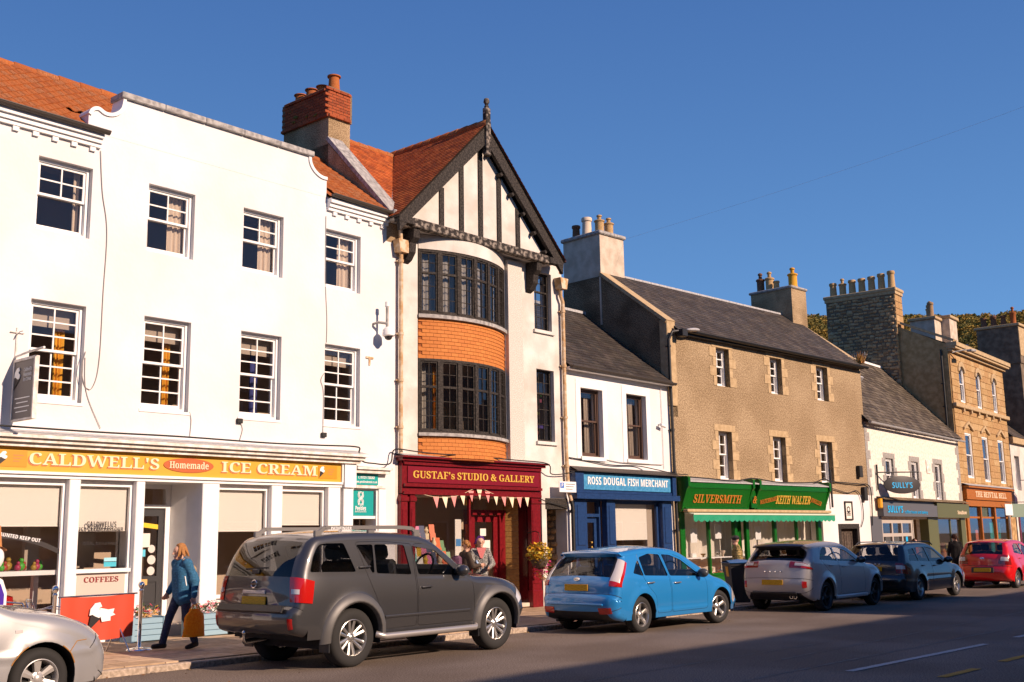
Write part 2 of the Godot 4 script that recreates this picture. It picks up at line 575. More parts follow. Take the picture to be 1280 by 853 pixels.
	aw.backlight = Color(0.3, 0.3, 0.3)
	mat("awning_stripe", lin(0.55, 0.62, 0.48), 0.8)
	mat("door_charcoal", lin(0.035, 0.035, 0.037), 0.4)
	mat("timber_ply", lin(0.50, 0.29, 0.11), 0.7)
	noisy("wood_gold", lin(0.30, 0.15, 0.04), lin(0.46, 0.26, 0.08), 1.2, 0.04, 0.6, 0.1, 0.05, 1.6, 47)
	noisy("lead_flashing", lin(0.34, 0.34, 0.34), lin(0.52, 0.51, 0.50), 1.2, 0.04, 0.6, 0.2, 0.05, 1.6, 48)
	noisy("moss", lin(0.10, 0.09, 0.02), lin(0.30, 0.24, 0.05), 4.0, 0.08, 0.95, 1.0, 0.2, 2.0, 49)
	noisy("road_white", lin(0.30, 0.29, 0.27), lin(0.66, 0.64, 0.61), 3.0, 0.08, 0.8, 0.2, 0.1, 2.4, 50)
	noisy("road_yellow", lin(0.30, 0.16, 0.03), lin(0.60, 0.34, 0.06), 3.0, 0.08, 0.8, 0.2, 0.1, 2.4, 51)
	mat("tar_seam", lin(0.16, 0.145, 0.13), 0.9)
	stained(mats.white_harl, 0.975, 0.12, 98)
	stained(mats.asphalt, 0.76, 0.09, 92)
	stained(mats.cream_harl, 0.88, 0.2, 93)
	stained(mats.roughcast_dark, 0.55, 0.25, 94)
	stained(mats.roughcast_grey, 0.65, 0.3, 95)
	stained(mats.slate, 0.70, 0.22, 96)
	stained(mats.paving, 0.82, 0.3, 97)

# ---------------------------------------------------------------- ground, road, pavement
func kerb_z(x: float) -> float:
	return 3.75 + SHEAR * maxf(0.0, x - 13.0)

func build_ground() -> void:
	var g := nb()
	g.box(V(-900, -1.3, -1400), V(1600, -1.0, 900))
	structure(g.done("ground", noisy("earth", lin(0.07, 0.065, 0.035), lin(0.13, 0.11, 0.06), 0.1, 0.03), self))
	# road: one sheet between the two kerbs, slightly cambered by a long grid
	var r := nb()
	var xs := [-60.0, -20.0, 0.0, 5.0, 11.0, 13.0, 20.0, 30.0, 40.0, 60.0, 100.0, 160.0]
	for i in xs.size() - 1:
		var a: float = xs[i]
		var b: float = xs[i + 1]
		r.quad(V(a, ground_y(a), kerb_z(a) - 0.02), V(b, ground_y(b), kerb_z(b) - 0.02), V(b, ground_y(b), 23.0), V(a, ground_y(a), 23.0), Vector3.UP)
	structure(r.done("road", mats.asphalt, self))
	# seam lines on the asphalt
	var sm := nb()
	for s in [[7.0, 10.40, 40.0, 10.72, 0.03], [6.0, 8.9, 17.0, 9.05, 0.02], [14.0, 9.7, 26.0, 9.35, 0.02]]:
		var d := V(s[2] - s[0], 0, s[3] - s[1])
		var cnt := int(d.length() / 0.35)
		for i in cnt:
			var w: float = s[4] * rnd(0.4, 1.1)
			var p := V(s[0], 0.004, s[1]) + d * (float(i) / cnt) + V(0, 0, rnd(-0.012, 0.012))
			var q := V(s[0], 0.004, s[1]) + d * (float(i + 0.93) / cnt) + V(0, 0, rnd(-0.012, 0.012))
			p.y += ground_y(p.x)
			q.y += ground_y(q.x)
			sm.quad(p - V(0, 0, w), q - V(0, 0, w), q + V(0, 0, w), p + V(0, 0, w), Vector3.UP)
	structure(sm.done("road_seam", mats.tar_seam, self))
	# a few fallen leaves and grit in the gutter
	var lv := nb()
	lv.colored = true
	for i in 260:
		var x := rnd(5.0, 34.0)
		var z := kerb_z(x) + 0.02 + absf(rng.randfn(0.0, 0.16 if i % 5 else 1.6))
		var q := Basis.from_euler(V(rnd(-0.3, 0.3), rnd(0, TAU), rnd(-0.3, 0.3)))
		var p := V(x, ground_y(x) + 0.012, z)
		var s := rnd(0.012, 0.035)
		lv.col = [Color(0.20, 0.09, 0.02), Color(0.07, 0.045, 0.025), Color(0.30, 0.17, 0.03)][i % 3]
		lv.quad(p + q * V(-s, 0, 0), p + q * V(0, 0.004, s * 0.6), p + q * V(s, 0, 0), p + q * V(0, 0.004, -s * 0.6), Vector3.UP)
	var lf := mat("leaf_litter", Color.WHITE, 0.9)
	lf.vertex_color_use_as_albedo = true
	tag(lv.done("fallen_leaves", lf, self), "scattered brown fallen leaves along the gutter", "leaves", "", "stuff")
	# painted dashes: white lane line, worn yellow bay line
	var k := 0
	for i in 9:
		var x := 13.18 + i * 5.85
		mark("road_marking", x, 4.45, 11.02 + i * 0.16, 0.055, mats.road_white, 0.035)
	for i in 14:
		var x := 11.15 + i * 2.08
		mark("road_marking", x, 1.08, 12.10 + i * 0.02, 0.06, mats.road_yellow, 0.03)
	# pavement bed and kerb
	var bed := nb()
	for i in xs.size() - 1:
		var a: float = xs[i]
		var b: float = xs[i + 1]
		bed.quad(V(a, 0.055 + ground_y(a), kerb_z(a) - 0.10), V(b, 0.055 + ground_y(b), kerb_z(b) - 0.10), V(b, 0.075 + ground_y(b), -3.0), V(a, 0.075 + ground_y(a), -3.0), Vector3.UP)
	var pv := structure(bed.done("pavement", noisy("paving_joint", lin(0.10, 0.08, 0.06), lin(0.16, 0.13, 0.10), 1.0, 0.05), self))
	# slabs: each a piece where they show, three tones
	var sl := []
	for v in 4:
		var m := nb()
		m.cbox(V(-0.297, -0.04, -0.222), V(0.297, 0.0, 0.222), 0.006)
		sl.append(m.mesh())
	var tones := [mats.paving, mats.paving_pale, mats.paving, mats.paving_dark]
	var rest := nb()
	var n := 0
	for j in 8:
		for i in 75:
			var x := 5.2 + i * 0.604 + (0.302 if j % 2 else 0.0)
			var z := kerb_z(x) - 0.30 - 0.226 - j * 0.452
			if z < 0.05:
				continue
			var y := 0.084 + ground_y(x) + (kerb_z(x) - z) * 0.006 + rnd(-0.0015, 0.0015)
			var b := Basis(Vector3.UP, -SHEAR if x > 13.0 else 0.0).rotated(Vector3.RIGHT, 0.006).rotated(Vector3.BACK, -0.005 if x > 11.0 else 0.0)
			if x < 17.5 and n < 300:
				mi("paving_slab", sl[0], tones[rng.randi() % 4], pv, V(x, y, z), b)
				n += 1
			else:
				rest.xf = Transform3D(b, V(x, y, z))
				rest.cbox(V(-0.297, -0.04, -0.222), V(0.297, 0.0, 0.222), 0.006)
	stuff(rest.done("paving_slab", mats.paving, pv))
	var ks := nb()
	ks.cbox(V(-0.447, -0.12, -0.15), V(0.447, 0.086, 0.0), 0.015)
	var km := ks.mesh()
	for i in 60:
		var x := 4.0 + i * 0.902
		var b := Basis(Vector3.UP, -SHEAR if x > 13.0 else 0.0)
		mi("kerb_stone", km, mats.kerb_stone, pv, V(x, ground_y(x) + rnd(-0.004, 0.004), kerb_z(x) + rnd(-0.006, 0.006)), b)

func mark(called: String, x: float, l: float, z: float, hw: float, m: Material, drift: float) -> void:
	var o := nb()
	var n := int(l / 0.12)
	var e0 := []
	for i in n + 1:
		e0.append([rnd(-0.006, 0.006), rnd(-0.006, 0.006)])
	for i in n:
		var a := x + l * i / n
		var b := x + l * (i + 1) / n
		var za := z + drift * (a - x)
		var zb := z + drift * (b - x)
		var ya := 0.007 + ground_y(a)
		var yb := 0.007 + ground_y(b)
		o.quad(V(a, ya, za - hw + e0[i][0]), V(b, yb, zb - hw + e0[i + 1][0]), V(b, yb, zb + hw + e0[i + 1][1]), V(a, ya, za + hw + e0[i][1]), Vector3.UP)
	structure(o.done(numbered(called), m, self))

func build_hill() -> void:
	# wooded hill far beyond the end of the street: terrain sheet plus one mass of trees
	var ns := FastNoiseLite.new()
	ns.seed = 5
	ns.frequency = 0.0022
	var rows := []
	var nx := 40
	var nz := 26
	for i in nz:
		var row := []
		for j in nx:
			row.append(hill_pt(ns, float(j) / (nx - 1), float(i) / (nz - 1)))
		rows.append(row)
	var h := nb()
	h.grid(rows)
	structure(h.done("hill", noisy("hill_grass", lin(0.060, 0.050, 0.020), lin(0.11, 0.085, 0.035), 0.01, 0.03), self))
	# one tree: a ragged crown of leaf faces round a short trunk
	var meshes := []
	for v in 3:
		var t := nb()
		for k in 130:
			var y := rnd(0.15, 1.0)
			var rr := (1.0 - y) * 0.42 + 0.06 if v == 0 else 0.42 * sqrt(maxf(0.02, 1.0 - pow((y - 0.55) / 0.5, 2)))
			var a := rnd(0, TAU)
			var d := rr * sqrt(rnd(0.15, 1.0))
			var c := V(cos(a) * d, y, sin(a) * d)
			var q := Basis.from_euler(V(rnd(-1, 1), rnd(0, TAU), rnd(-1, 1)))
			var s := rnd(0.05, 0.11)
			t.tri(c + q * V(-s, 0, 0), c + q * V(s, 0, 0.02), c + q * V(0, s * 1.4, 0), V(c.x, 0.5, c.z))
		t.tube([V(0, 0, 0), V(0, 0.5, 0)], 0.03, 4, false)
		meshes.append(t.mesh())
	var cols := [[Color(0.10, 0.105, 0.025), Color(0.16, 0.15, 0.035)], [Color(0.28, 0.20, 0.034), Color(0.34, 0.21, 0.034)], [Color(0.18, 0.16, 0.036), Color(0.26, 0.17, 0.034)]]
	for v in 3:
		var mm := MultiMesh.new()
		mm.transform_format = MultiMesh.TRANSFORM_3D
		mm.use_colors = true
		mm.mesh = meshes[v]
		mm.instance_count = 3600
		for k in 3600:
			var p := hill_pt(ns, rnd(0.02, 0.98), pow(rnd(0.0, 1.0), 0.8))
			var s := rnd(8.0, 15.0)
			mm.set_instance_transform(k, Transform3D(Basis(Vector3.UP, rnd(0, TAU)).scaled(V(s * 1.1, s, s * 1.1)), p))
			var c: Color = cols[v][0].lerp(cols[v][1], rnd(0, 1))
			mm.set_instance_color(k, c)
		var o := MultiMeshInstance3D.new()
		o.name = numbered("hillside_wood")
		o.multimesh = mm
		var lm := mat("hill_leaf", Color.WHITE, 0.9)
		lm.vertex_color_use_as_albedo = true
		lm.backlight_enabled = true
		lm.backlight = Color(0.3, 0.3, 0.3)
		o.material_override = lm
		add_child(o)
		tag(o, ["dark conifers scattered over the wooded hill beyond the rooftops", "golden autumn trees covering the wooded hill beyond the rooftops", "olive green trees mixed over the wooded hill beyond the rooftops"][v], "wood", "", "stuff")

func hill_pt(ns: FastNoiseLite, s: float, t: float) -> Vector3:   # s across the view, t from the foot to the crest and beyond
	var az := deg_to_rad(lerpf(34.0, 6.0, s))
	var d := lerpf(700.0, 1650.0, t)
	var crest := tan(deg_to_rad(10.25 - (s - 0.4) * 1.4))
	var x := d * cos(az)
	var z := 17.0 - d * sin(az)
	var hgt := 1420.0 * crest * smoothstep(0.0, 0.80, t) + ns.get_noise_2d(x, z) * 16.0 * t
	return V(x, hgt - 3.0, z)

# ---------------------------------------------------------------- parts that houses share
func wavy(w: float, h: float, waves: float, amp: float, seed_ := 0.0, nj := 24) -> MB:   # a hanging cloth, top left at the origin
	var m := nb()
	var rows := []
	for i in 7:
		var r := []
		var t := i / 6.0
		for j in nj + 1:
			var s := float(j) / nj
			var a := amp * (0.6 + 0.5 * t)
			r.append(V(s * w + 0.3 * amp * sin(s * waves * 3.1 + seed_ * 2.0 + t), -h * t, a * sin(s * waves * TAU + seed_ + 0.6 * t) + 0.4 * a * sin(s * waves * 11.0 + seed_)))
		rows.append(r)
	m.grid(rows)
	return m

# a two-sash window in an opening u0..u1, v0..v1; glass plane at z; cols x (rt above, rb below) panes
func sash_window(house: Node, u0: float, v0: float, u1: float, v1: float, z: float, cols: int, rt: int, rb: int, split: float, wood: Material, fw := 0.055, bar := 0.024, glassm: Material = null) -> Node3D:
	var w := u1 - u0
	var h := v1 - v0
	var o := part("window", house, V(u0, v0, z))
	var gm: Material = glassm if glassm else mats.window_glass
	var f := nb()
	f.box(V(0, 0, -0.10), V(fw, h, 0.03))
	f.box(V(w - fw, 0, -0.10), V(w, h, 0.03))
	f.box(V(fw, h - fw, -0.10), V(w - fw, h, 0.03))
	f.box(V(fw, 0, -0.10), V(w - fw, 0.05, 0.05))
	f.done("frame", wood, o)
	var ym := h * split
	for s in 2:
		var y0 := ym if s == 0 else 0.05
		var y1 := h - fw if s == 0 else ym + 0.04
		var zz := 0.0 if s == 0 else -0.045
		var st := 0.042
		var m := nb()
		m.box(V(fw, y0, zz - 0.035), V(fw + st, y1, zz))
		m.box(V(w - fw - st, y0, zz - 0.035), V(w - fw, y1, zz))
		m.box(V(fw + st, y1 - st, zz - 0.035), V(w - fw - st, y1, zz))
		m.box(V(fw + st, y0, zz - 0.035), V(w - fw - st, y0 + (st if s == 0 else 0.07), zz))
		m.done("sash", wood, o)
		var rows := rt if s == 0 else rb
		cols = 1 if rows == 1 else cols
		var gx0 := fw + st
		var gx1 := w - fw - st
		var gy0 := y0 + (st if s == 0 else 0.07)
		var gy1 := y1 - st
		var pw := (gx1 - gx0 - bar * (cols - 1)) / cols
		var ph := (gy1 - gy0 - bar * (rows - 1)) / rows
		for i in range(1, cols):
			var b := nb()
			var x := gx0 + i * pw + (i - 1) * bar
			b.box(V(x, gy0, zz - 0.03), V(x + bar, gy1, zz - 0.004))
			b.done("glazing_bar", wood, o)
		for j in range(1, rows):
			var b := nb()
			var y := gy0 + j * ph + (j - 1) * bar
			b.box(V(gx0, y, zz - 0.029), V(gx1, y + bar, zz - 0.006))
			b.done("glazing_bar", wood, o)
		var pm := pane_mesh(pw, ph)
		for i in cols:
			for j in rows:
				var tilt := Basis.from_euler(V(rnd(-0.006, 0.006), rnd(-0.006, 0.006), 0))
				mi("pane", pm, gm, o, V(gx0 + pw / 2 + i * (pw + bar), gy0 + ph / 2 + j * (ph + bar), zz - 0.018), tilt)
	return o

var pane_cache := {}
func pane_mesh(w: float, h: float) -> Mesh:
	var k := "%.3f_%.3f" % [w, h]
	if not pane_cache.has(k):
		var m := nb()
		for z in [0.003, -0.003]:   # both surfaces of the sheet
			m.quad(V(-w / 2, -h / 2, z), V(w / 2, -h / 2, z), V(w / 2, h / 2, z), V(-w / 2, h / 2, z), V(0, 0, z))
		pane_cache[k] = m.mesh()
	return pane_cache[k]

# a panel door, hinged at u0; leaf in the XY plane
func panel_door(parent: Node, called: String, u0: float, v0: float, u1: float, v1: float, z: float, m: Material, panels: Array, glassm: Material = null) -> MeshInstance3D:
	var b := nb()
	b.wall(u0, u1, v0, v1, z, z - 0.045, panels.map(func(p): return [p[0], p[1], p[2], p[3]]))
	for p in panels:
		if p.size() < 5:
			b.box(V(p[0], p[1], z - 0.035), V(p[2], p[3], z - 0.015))
			b.box(V(p[0] + 0.04, p[1] + 0.04, z - 0.015), V(p[2] - 0.04, p[3] - 0.04, z - 0.006))
	var o := b.done(called, m, parent)
	for p in panels:
		if p.size() >= 5:
			mi("pane", pane_mesh(p[2] - p[0], p[3] - p[1]), glassm if glassm else mats.window_glass, o, V((p[0] + p[2]) / 2, (p[1] + p[3]) / 2, z - 0.02))
	return o

# roof covering: rows of overlapping pieces joined into one mesh, each with its own tone and a little unevenness
func roof_cover(called: String, parent: Node, m: Material, o: Vector3, ax: Vector3, up: Vector3, clip: PackedVector2Array, pw: float, ph: float, tones: Array, proud := 0.012, jitter := 0.004, stag := 0.5) -> MeshInstance3D:
	var b := nb()
	b.colored = true
	var nrm := ax.cross(up).normalized()
	if nrm.y < 0:
		nrm = -nrm
	var lo := clip[0]
	var hi := clip[0]
	for p in clip:
		lo = lo.min(p)
		hi = hi.max(p)
	var rows := int(ceil((hi.y - lo.y) / ph))
	for r in rows:
		var y := lo.y + r * ph
		var cols := int(ceil((hi.x - lo.x) / pw)) + 1
		for k in cols:
			var x := lo.x + (k - (stag if r % 2 else 0.0)) * pw
			var cell := PackedVector2Array([U(x + 0.003, y), U(x + pw - 0.003, y), U(x + pw - 0.003, y + ph * 1.12), U(x + 0.003, y + ph * 1.12)])
			var mid := U(x + pw / 2, y + ph / 2)
			var pieces: Array
			if Geometry2D.is_point_in_polygon(cell[0], clip) and Geometry2D.is_point_in_polygon(cell[1], clip) and Geometry2D.is_point_in_polygon(cell[2], clip) and Geometry2D.is_point_in_polygon(cell[3], clip):
				pieces = [cell]
			else:
				pieces = Geometry2D.intersect_polygons(cell, clip)
			if pieces.is_empty():
				continue
			var t: Color = tones[rng.randi() % tones.size()]
			var s := rnd(0.86, 1.12)
			b.col = Color(t.r * s, t.g * s, t.b * s)
			var lift := proud + rnd(0, jitter)
			var dy := rnd(-jitter, jitter)
			for pc in pieces:
				var q := []
				for p in pc:
					var f := clampf((p.y - y) / (ph * 1.12), 0, 1)
					q.append(o + ax * p.x + up * (p.y + dy * (1.0 - f)) + nrm * (lift * (1.0 - f) + 0.002))
				var ix := [0, 1, 2, 0, 2, 3] if pc.size() == 4 else Array(Geometry2D.triangulate_polygon(pc))
				for i in range(0, ix.size(), 3):
					b.tri(q[ix[i]], q[ix[i + 1]], q[ix[i + 2]], nrm)
				for i in pc.size():
					var p0: Vector2 = pc[i]
					var p1: Vector2 = pc[(i + 1) % pc.size()]
					if absf(p0.y - p1.y) < 1e-4 and p0.y < y + ph * 0.1:
						var a: Vector3 = q[i]
						var d: Vector3 = q[(i + 1) % pc.size()]
						b.quad(a, d, d - nrm * (lift + 0.004), a - nrm * (lift + 0.004), -up)
	var ob := b.done(called, m, parent)
	return stuff(ob) as MeshInstance3D

func gutter(parent: Node, a: Vector3, b: Vector3, r: float, m: Material) -> void:
	var g := nb()
	var d := (b - a).normalized()
	var s := d.cross(Vector3.UP).normalized()
	var rows := []
	for e in [a, b]:
		var row := []
		for k in 9:
			var an := PI * k / 8.0
			row.append(e + s * cos(an) * r - Vector3.UP * sin(an) * r)
		rows.append(row)
	g.grid(rows)
	var rows2 := []
	for e in [a, b]:
		var row := []
		for k in 9:
			var an := PI * k / 8.0
			row.append(e + s * cos(an) * (r - 0.008) - Vector3.UP * sin(an) * (r - 0.008))
		rows2.append(row)
	g.grid(rows2)
	g.bar(a + s * r, b + s * r, 0.015, 0.015)
	g.bar(a - s * r, b - s * r, 0.015, 0.015)
	for e in [a, b]:
		for k in 8:
			var a0 := PI * k / 8.0
			var a1 := PI * (k + 1) / 8.0
			g.tri(e, e + s * cos(a0) * r - Vector3.UP * sin(a0) * r, e + s * cos(a1) * r - Vector3.UP * sin(a1) * r)
	g.done("gutter", m, parent)

func downpipe(parent: Node, ps: Array, r: float, m: Material, clips := []) -> void:
	var g := nb()
	g.tube(ps, r, 10)
	for y in clips:
		for i in ps.size() - 1:
			var a: Vector3 = ps[i]
			var b: Vector3 = ps[i + 1]
			if (a.y - y) * (b.y - y) <= 0.0 and absf(a.y - b.y) > 0.1:
				var p := a.lerp(b, (y - a.y) / (b.y - a.y))
				g.tube([p - V(0, 0.03, 0), p + V(0, 0.03, 0)], r * 1.3, 10)
				g.box(p + V(-0.012, -0.02, -0.12), p + V(0.012, 0.02, 0))
				g.box(p + V(-r * 1.9, -0.015, -r - 0.03), p + V(r * 1.9, 0.015, -r))
	g.done("downpipe", m, parent)

func chimney_pot(parent: Node, at: Vector3, r: float, h: float, m: Material, style := 0) -> void:
	var g := nb()
	if style == 0:
		g.lathe([[0, 0], [r * 1.15, 0], [r * 1.15, h * 0.06], [r, h * 0.10], [r * 0.88, h * 0.8], [r * 1.08, h * 0.84], [r * 1.08, h * 0.95], [r * 0.98, h], [r * 0.75, h], [r * 0.72, h * 0.6], [0, h * 0.6]], 14, at)
	elif style == 1:
		g.lathe([[0, 0], [r * 1.2, 0], [r * 1.2, h * 0.08], [r * 0.95, h * 0.14], [r * 0.95, h * 0.7], [r * 1.15, h * 0.74], [r * 1.15, h * 0.8], [r * 0.9, h * 0.84], [r * 0.75, h * 0.84], [r * 0.75, h * 0.5], [0, h * 0.5]], 14, at)
		g.lathe([[r * 0.42, h * 0.8], [r * 0.42, h * 1.05], [r * 0.6, h * 1.06], [r * 0.55, h * 1.14], [0, h * 1.2]], 12, at)
	else:
		g.lathe([[0, 0], [r * 1.1, 0], [r * 1.0, h * 0.3], [r * 0.9, h * 0.9], [r * 1.2, h * 0.93], [r * 1.2, h], [r * 0.7, h], [r * 0.7, h * 0.6], [0, h * 0.6]], 14, at)
	g.done("chimney_pot", m, parent)

func cable(parent: Node, ps: Array, r := 0.008, m: Material = null, called := "cable") -> void:
	var c := Curve3D.new()
	c.bake_interval = 0.08
	for i in ps.size():
		var a: Vector3 = ps[maxi(i - 1, 0)]
		var b: Vector3 = ps[mini(i + 1, ps.size() - 1)]
		var t := (b - a) * 0.18
		c.add_point(ps[i], -t, t)
	var g := nb()
	g.tube(Array(c.get_baked_points()), r, 5)
	g.done(called, m if m else mats.cable_black, parent)

# hollow shell behind a facade so that windows look into rooms
func room_shell(parent: Node, u0: float, u1: float, depth: float, floors: Array, top: float) -> void:
	var g := nb()
	g.box(V(u0, 0, -depth - 0.2), V(u1, top, -depth))
	g.box(V(u0, 0, -depth), V(u0 + 0.15, top, -0.36))
	g.box(V(u1 - 0.15, 0, -depth), V(u1, top, -0.36))
	g.done("inner_wall", mats.room_wall, parent)
	var f := nb()
	for y in floors:
		f.box(V(u0 + 0.15, y - 0.2, -depth), V(u1 - 0.15, y, -0.36))
	f.done("floor_slab", mats.room_wall, parent)

# ---------------------------------------------------------------- white house with the ice cream shop (x 6.3 .. 15.65)
func build_ice_cream_house() -> void:
	var H := thing("ice_cream_shop_house", "white three-storey house with curved parapet over a yellow ice cream shopfront", "house", V(8, 0, 0))
	var wp: Material = mats.white_paint
	var holes := []
	for i in range(-1, 4):
		holes.append([i * 2.0 - 0.02, 6.72, i * 2.0 + 0.92, 7.95])
		holes.append([i * 2.0 + 0.0, 3.94, i * 2.0 + 0.93, 5.56])
	holes.append([-3.0, 0.0, 2.10, 2.74])
	holes.append([2.10, 0.0, 3.22, 2.74])
	holes.append([3.22, 0.0, 6.42, 2.74])
	holes.append([6.78, 0.0, 7.42, 2.66])
	var w := nb()
	w.wall(-3.4, 7.93, 0.0, 8.62, 0.0, -0.35, holes)
	# shaped wallhead
	var pf := PackedVector2Array([U(0.79, 8.60), U(0.79, 8.90), U(0.84, 9.00), U(0.95, 9.05), U(1.08, 9.0), U(1.2, 9.01), U(1.31, 9.07), U(1.39, 9.18), U(1.42, 9.36),
		U(5.54, 9.36), U(5.56, 9.24), U(5.63, 9.13), U(5.74, 9.05), U(5.86, 9.01), U(5.98, 9.01), U(5.98, 8.60)])
	w.prism(pf, 0.004, -0.32)
	w.done("wall", mats.white_harl, H)
	# raised bands that follow the scrolls
	for side in [pf.slice(1, 9), pf.slice(9, 15)]:
		var cv := Curve2D.new()
		cv.bake_interval = 0.03
		for i in side.size():
			var t: Vector2 = (side[mini(i + 1, side.size() - 1)] - side[maxi(i - 1, 0)]) * 0.18
			cv.add_point(side[i], -t, t)
		var bp := cv.get_baked_points()
		var inner := PackedVector2Array()
		var outer := PackedVector2Array()
		for i in bp.size():
			var d := (bp[mini(i + 1, bp.size() - 1)] - bp[maxi(i - 1, 0)]).normalized()
			outer.append(bp[i] + U(-d.y, d.x) * 0.02)
			inner.append(bp[i] - U(-d.y, d.x) * 0.042)
		inner.reverse()
		var sc := nb()
		sc.prism(outer + inner, -0.34, 0.035)
		sc.done("scroll_moulding", wp, H)
	var cp := nb()
	for i in 5:
		cp.cbox(V(1.36 + i * 0.852, 9.36, -0.36), V(1.36 + i * 0.852 + 0.846, 9.475, 0.07), 0.012)
	cp.done("coping", mats.grey_coping, H)
	room_shell(H, -3.4, 7.65, 1.9, [0.16, 3.2, 6.2, 8.55], 8.6)
	# eaves cornice with dentils on both sides of the wallhead
	for r in [[-3.4, 1.02], [6.0, 7.65]]:
		var c := nb()
		c.box(V(r[0], 8.33, 0.002), V(r[1], 8.40, 0.06))
		c.box(V(r[0], 8.40, 0.002), V(r[1], 8.48, 0.10))
		c.box(V(r[0], 8.48, 0.002), V(r[1], 8.57, 0.15))
		c.done("eaves_cornice", wp, H)
		var u: float = r[1] - 0.14
		while u > r[0]:
			var d := nb()
			d.box(V(u - 0.05, 8.25, 0.002), V(u + 0.05, 8.328, 0.045))
			d.done("dentil", wp, H)
			u -= 0.33
		gutter(H, V(r[0], 8.64, 0.20), V(r[1] + 0.06, 8.60, 0.20), 0.06, mats.gutter_brown)
	# roof: deck and clay tiles
	var pitch := deg_to_rad(36)
	var up := V(0, sin(pitch), -cos(pitch))
	var roof := part("roof", H)
	var dk := nb()
	for q in [[-3.5, 0.79, 0.0], [0.79, 5.98, 0.60], [5.98, 7.64, 0.0]]:
		var e := V(0, 8.60, 0.14)
		dk.quad(V(q[0], 0, 0) + e + up * q[2], V(q[1], 0, 0) + e + up * q[2], V(q[1], 0, 0) + e + up * 2.95, V(q[0], 0, 0) + e + up * 2.95, Vector3.UP)
	dk.quad(V(-3.5, 8.60, 0.14) + up * 2.95, V(7.64, 8.60, 0.14) + up * 2.95, V(7.64, 8.60, -4.7), V(-3.5, 8.60, -4.7), V(0, 1, -1))
	dk.done("roof_deck", mats.clay_b, roof)
	var tm := nb()
	var rows := []
	for i in 2:
		var r := []
		for j in 9:
			var s := j / 8.0
			r.append(V(-0.118 + s * 0.236, 0.012 + 0.022 * sin(s * TAU) + (0.02 if i == 0 else 0.0), -0.30 * i))
		rows.append(r)
	tm.grid(rows)
	for j in 8:
		tm.quad(rows[0][j], rows[0][j + 1], rows[0][j + 1] - V(0, 0.018, 0), rows[0][j] - V(0, 0.018, 0), V(0, 0, 1))
	var tile := tm.mesh()
	var tn := Vector3.RIGHT.cross(up)
	var cm := [mats.clay_a, mats.clay_b, mats.clay_c, mats.clay_a]
	for r in 11:
		for k in 46:
			var u := -3.0 + k * 0.232
			if u > 2.3 and u < 5.0:
				continue
			if r < 3 and u > 0.66 and u < 6.08:
				continue
			var p := V(u, 8.61, 0.17) + up * (r * 0.262)
			mi("roof_tile", tile, cm[rng.randi() % 4], roof, p, Basis(Vector3.RIGHT, tn, -up).rotated(Vector3.UP, rnd(-0.012, 0.012)))
	var rt := nb()
	rt.lathe([[0.11, 0], [0.125, 0.02], [0.11, 0.42]], 10, Vector3.ZERO, Vector3.RIGHT)
	var ridge := rt.mesh()
	for k in 26:
		mi("ridge_tile", ridge, cm[rng.randi() % 4], roof, V(-3.4 + k * 0.425, 8.60 + sin(pitch) * 2.95 - 0.03, 0.14 - cos(pitch) * 2.95))
	# upper windows
	for i in range(-1, 4):
		var cx := i * 2.0
		var o := sash_window(H, cx - 0.02, 6.72, cx + 0.92, 7.95, -0.13, 2, 2, 1, 0.50, wp)
		if i != 0:
			mi("curtain", wavy(0.34, 1.12, 3.5, 0.022, i).mesh(), mats.curtain_cream, o, V(0.54, 1.20, -0.16))
			mi("curtain", wavy(0.14, 1.12, 2.0, 0.02, i + 5).mesh(), mats.curtain_cream, o, V(0.04, 1.20, -0.17))
		else:
			mi("curtain", wavy(0.09, 1.12, 1.5, 0.015, i).mesh(), mats.curtain_cream, o, V(0.05, 1.20, -0.17))
			mi("curtain", wavy(0.12, 1.12, 1.5, 0.015, i).mesh(), mats.curtain_cream, o, V(0.76, 1.20, -0.17))
		o = sash_window(H, cx, 3.94, cx + 0.93, 5.56, -0.13, 2, 3, 3, 0.50, wp)
		var bl := nb()
		bl.box(V(0.06, 1.24, -0.175), V(0.87, 1.57, -0.17))
		bl.done("blind", mats.room_pale, o)
		if i == 0 or i == 1:
			mi("curtain", wavy(0.17, 1.30, 2.5, 0.03, i).mesh(), mats.curtain_yellow, o, V(0.60, 1.36, -0.26))
		elif i == 2:
			mi("curtain", wavy(0.20, 1.25, 2.5, 0.03, i).mesh(), mats.curtain_blue, o, V(0.52, 1.40, -0.30))
		var sl := nb()
		sl.box(V(-0.03, -0.05, -0.10), V(0.96, 0.0, 0.145))
		sl.done("window_sill", wp, o)
	ice_cream_shopfront(H)
	dental_front(H)
	# cables clipped to the front
	cable(H, [V(1.03, 8.30, 0.02), V(1.10, 7.6, 0.015), V(1.22, 6.9, 0.015), V(1.21, 5.8, 0.015), V(1.20, 4.7, 0.015), V(1.12, 4.25, 0.015), V(0.99, 4.20, 0.015), V(0.90, 4.5, 0.015), V(0.95, 4.8, 0.02)], 0.007, mats.cable_grey)
	cable(H, [V(0.95, 4.7, 0.015), V(0.97, 4.3, 0.015), V(1.05, 4.0, 0.015), V(1.28, 3.55, 0.02)], 0.006, mats.cable_grey)
	cable(H, [V(2.95, 3.95, 0.015), V(2.99, 3.8, 0.015), V(2.97, 3.5, 0.02)], 0.006, mats.cable_grey)
	cable(H, [V(4.03, 3.82, 0.015), V(4.08, 3.72, 0.015), V(4.02, 3.5, 0.02)], 0.006, mats.cable_grey)
	cable(H, [V(5.97, 8.2, 0.015), V(5.98, 6.9, 0.015), V(6.03, 6.1, 0.015), V(6.03, 5.58, 0.015)], 0.006, mats.cable_grey)
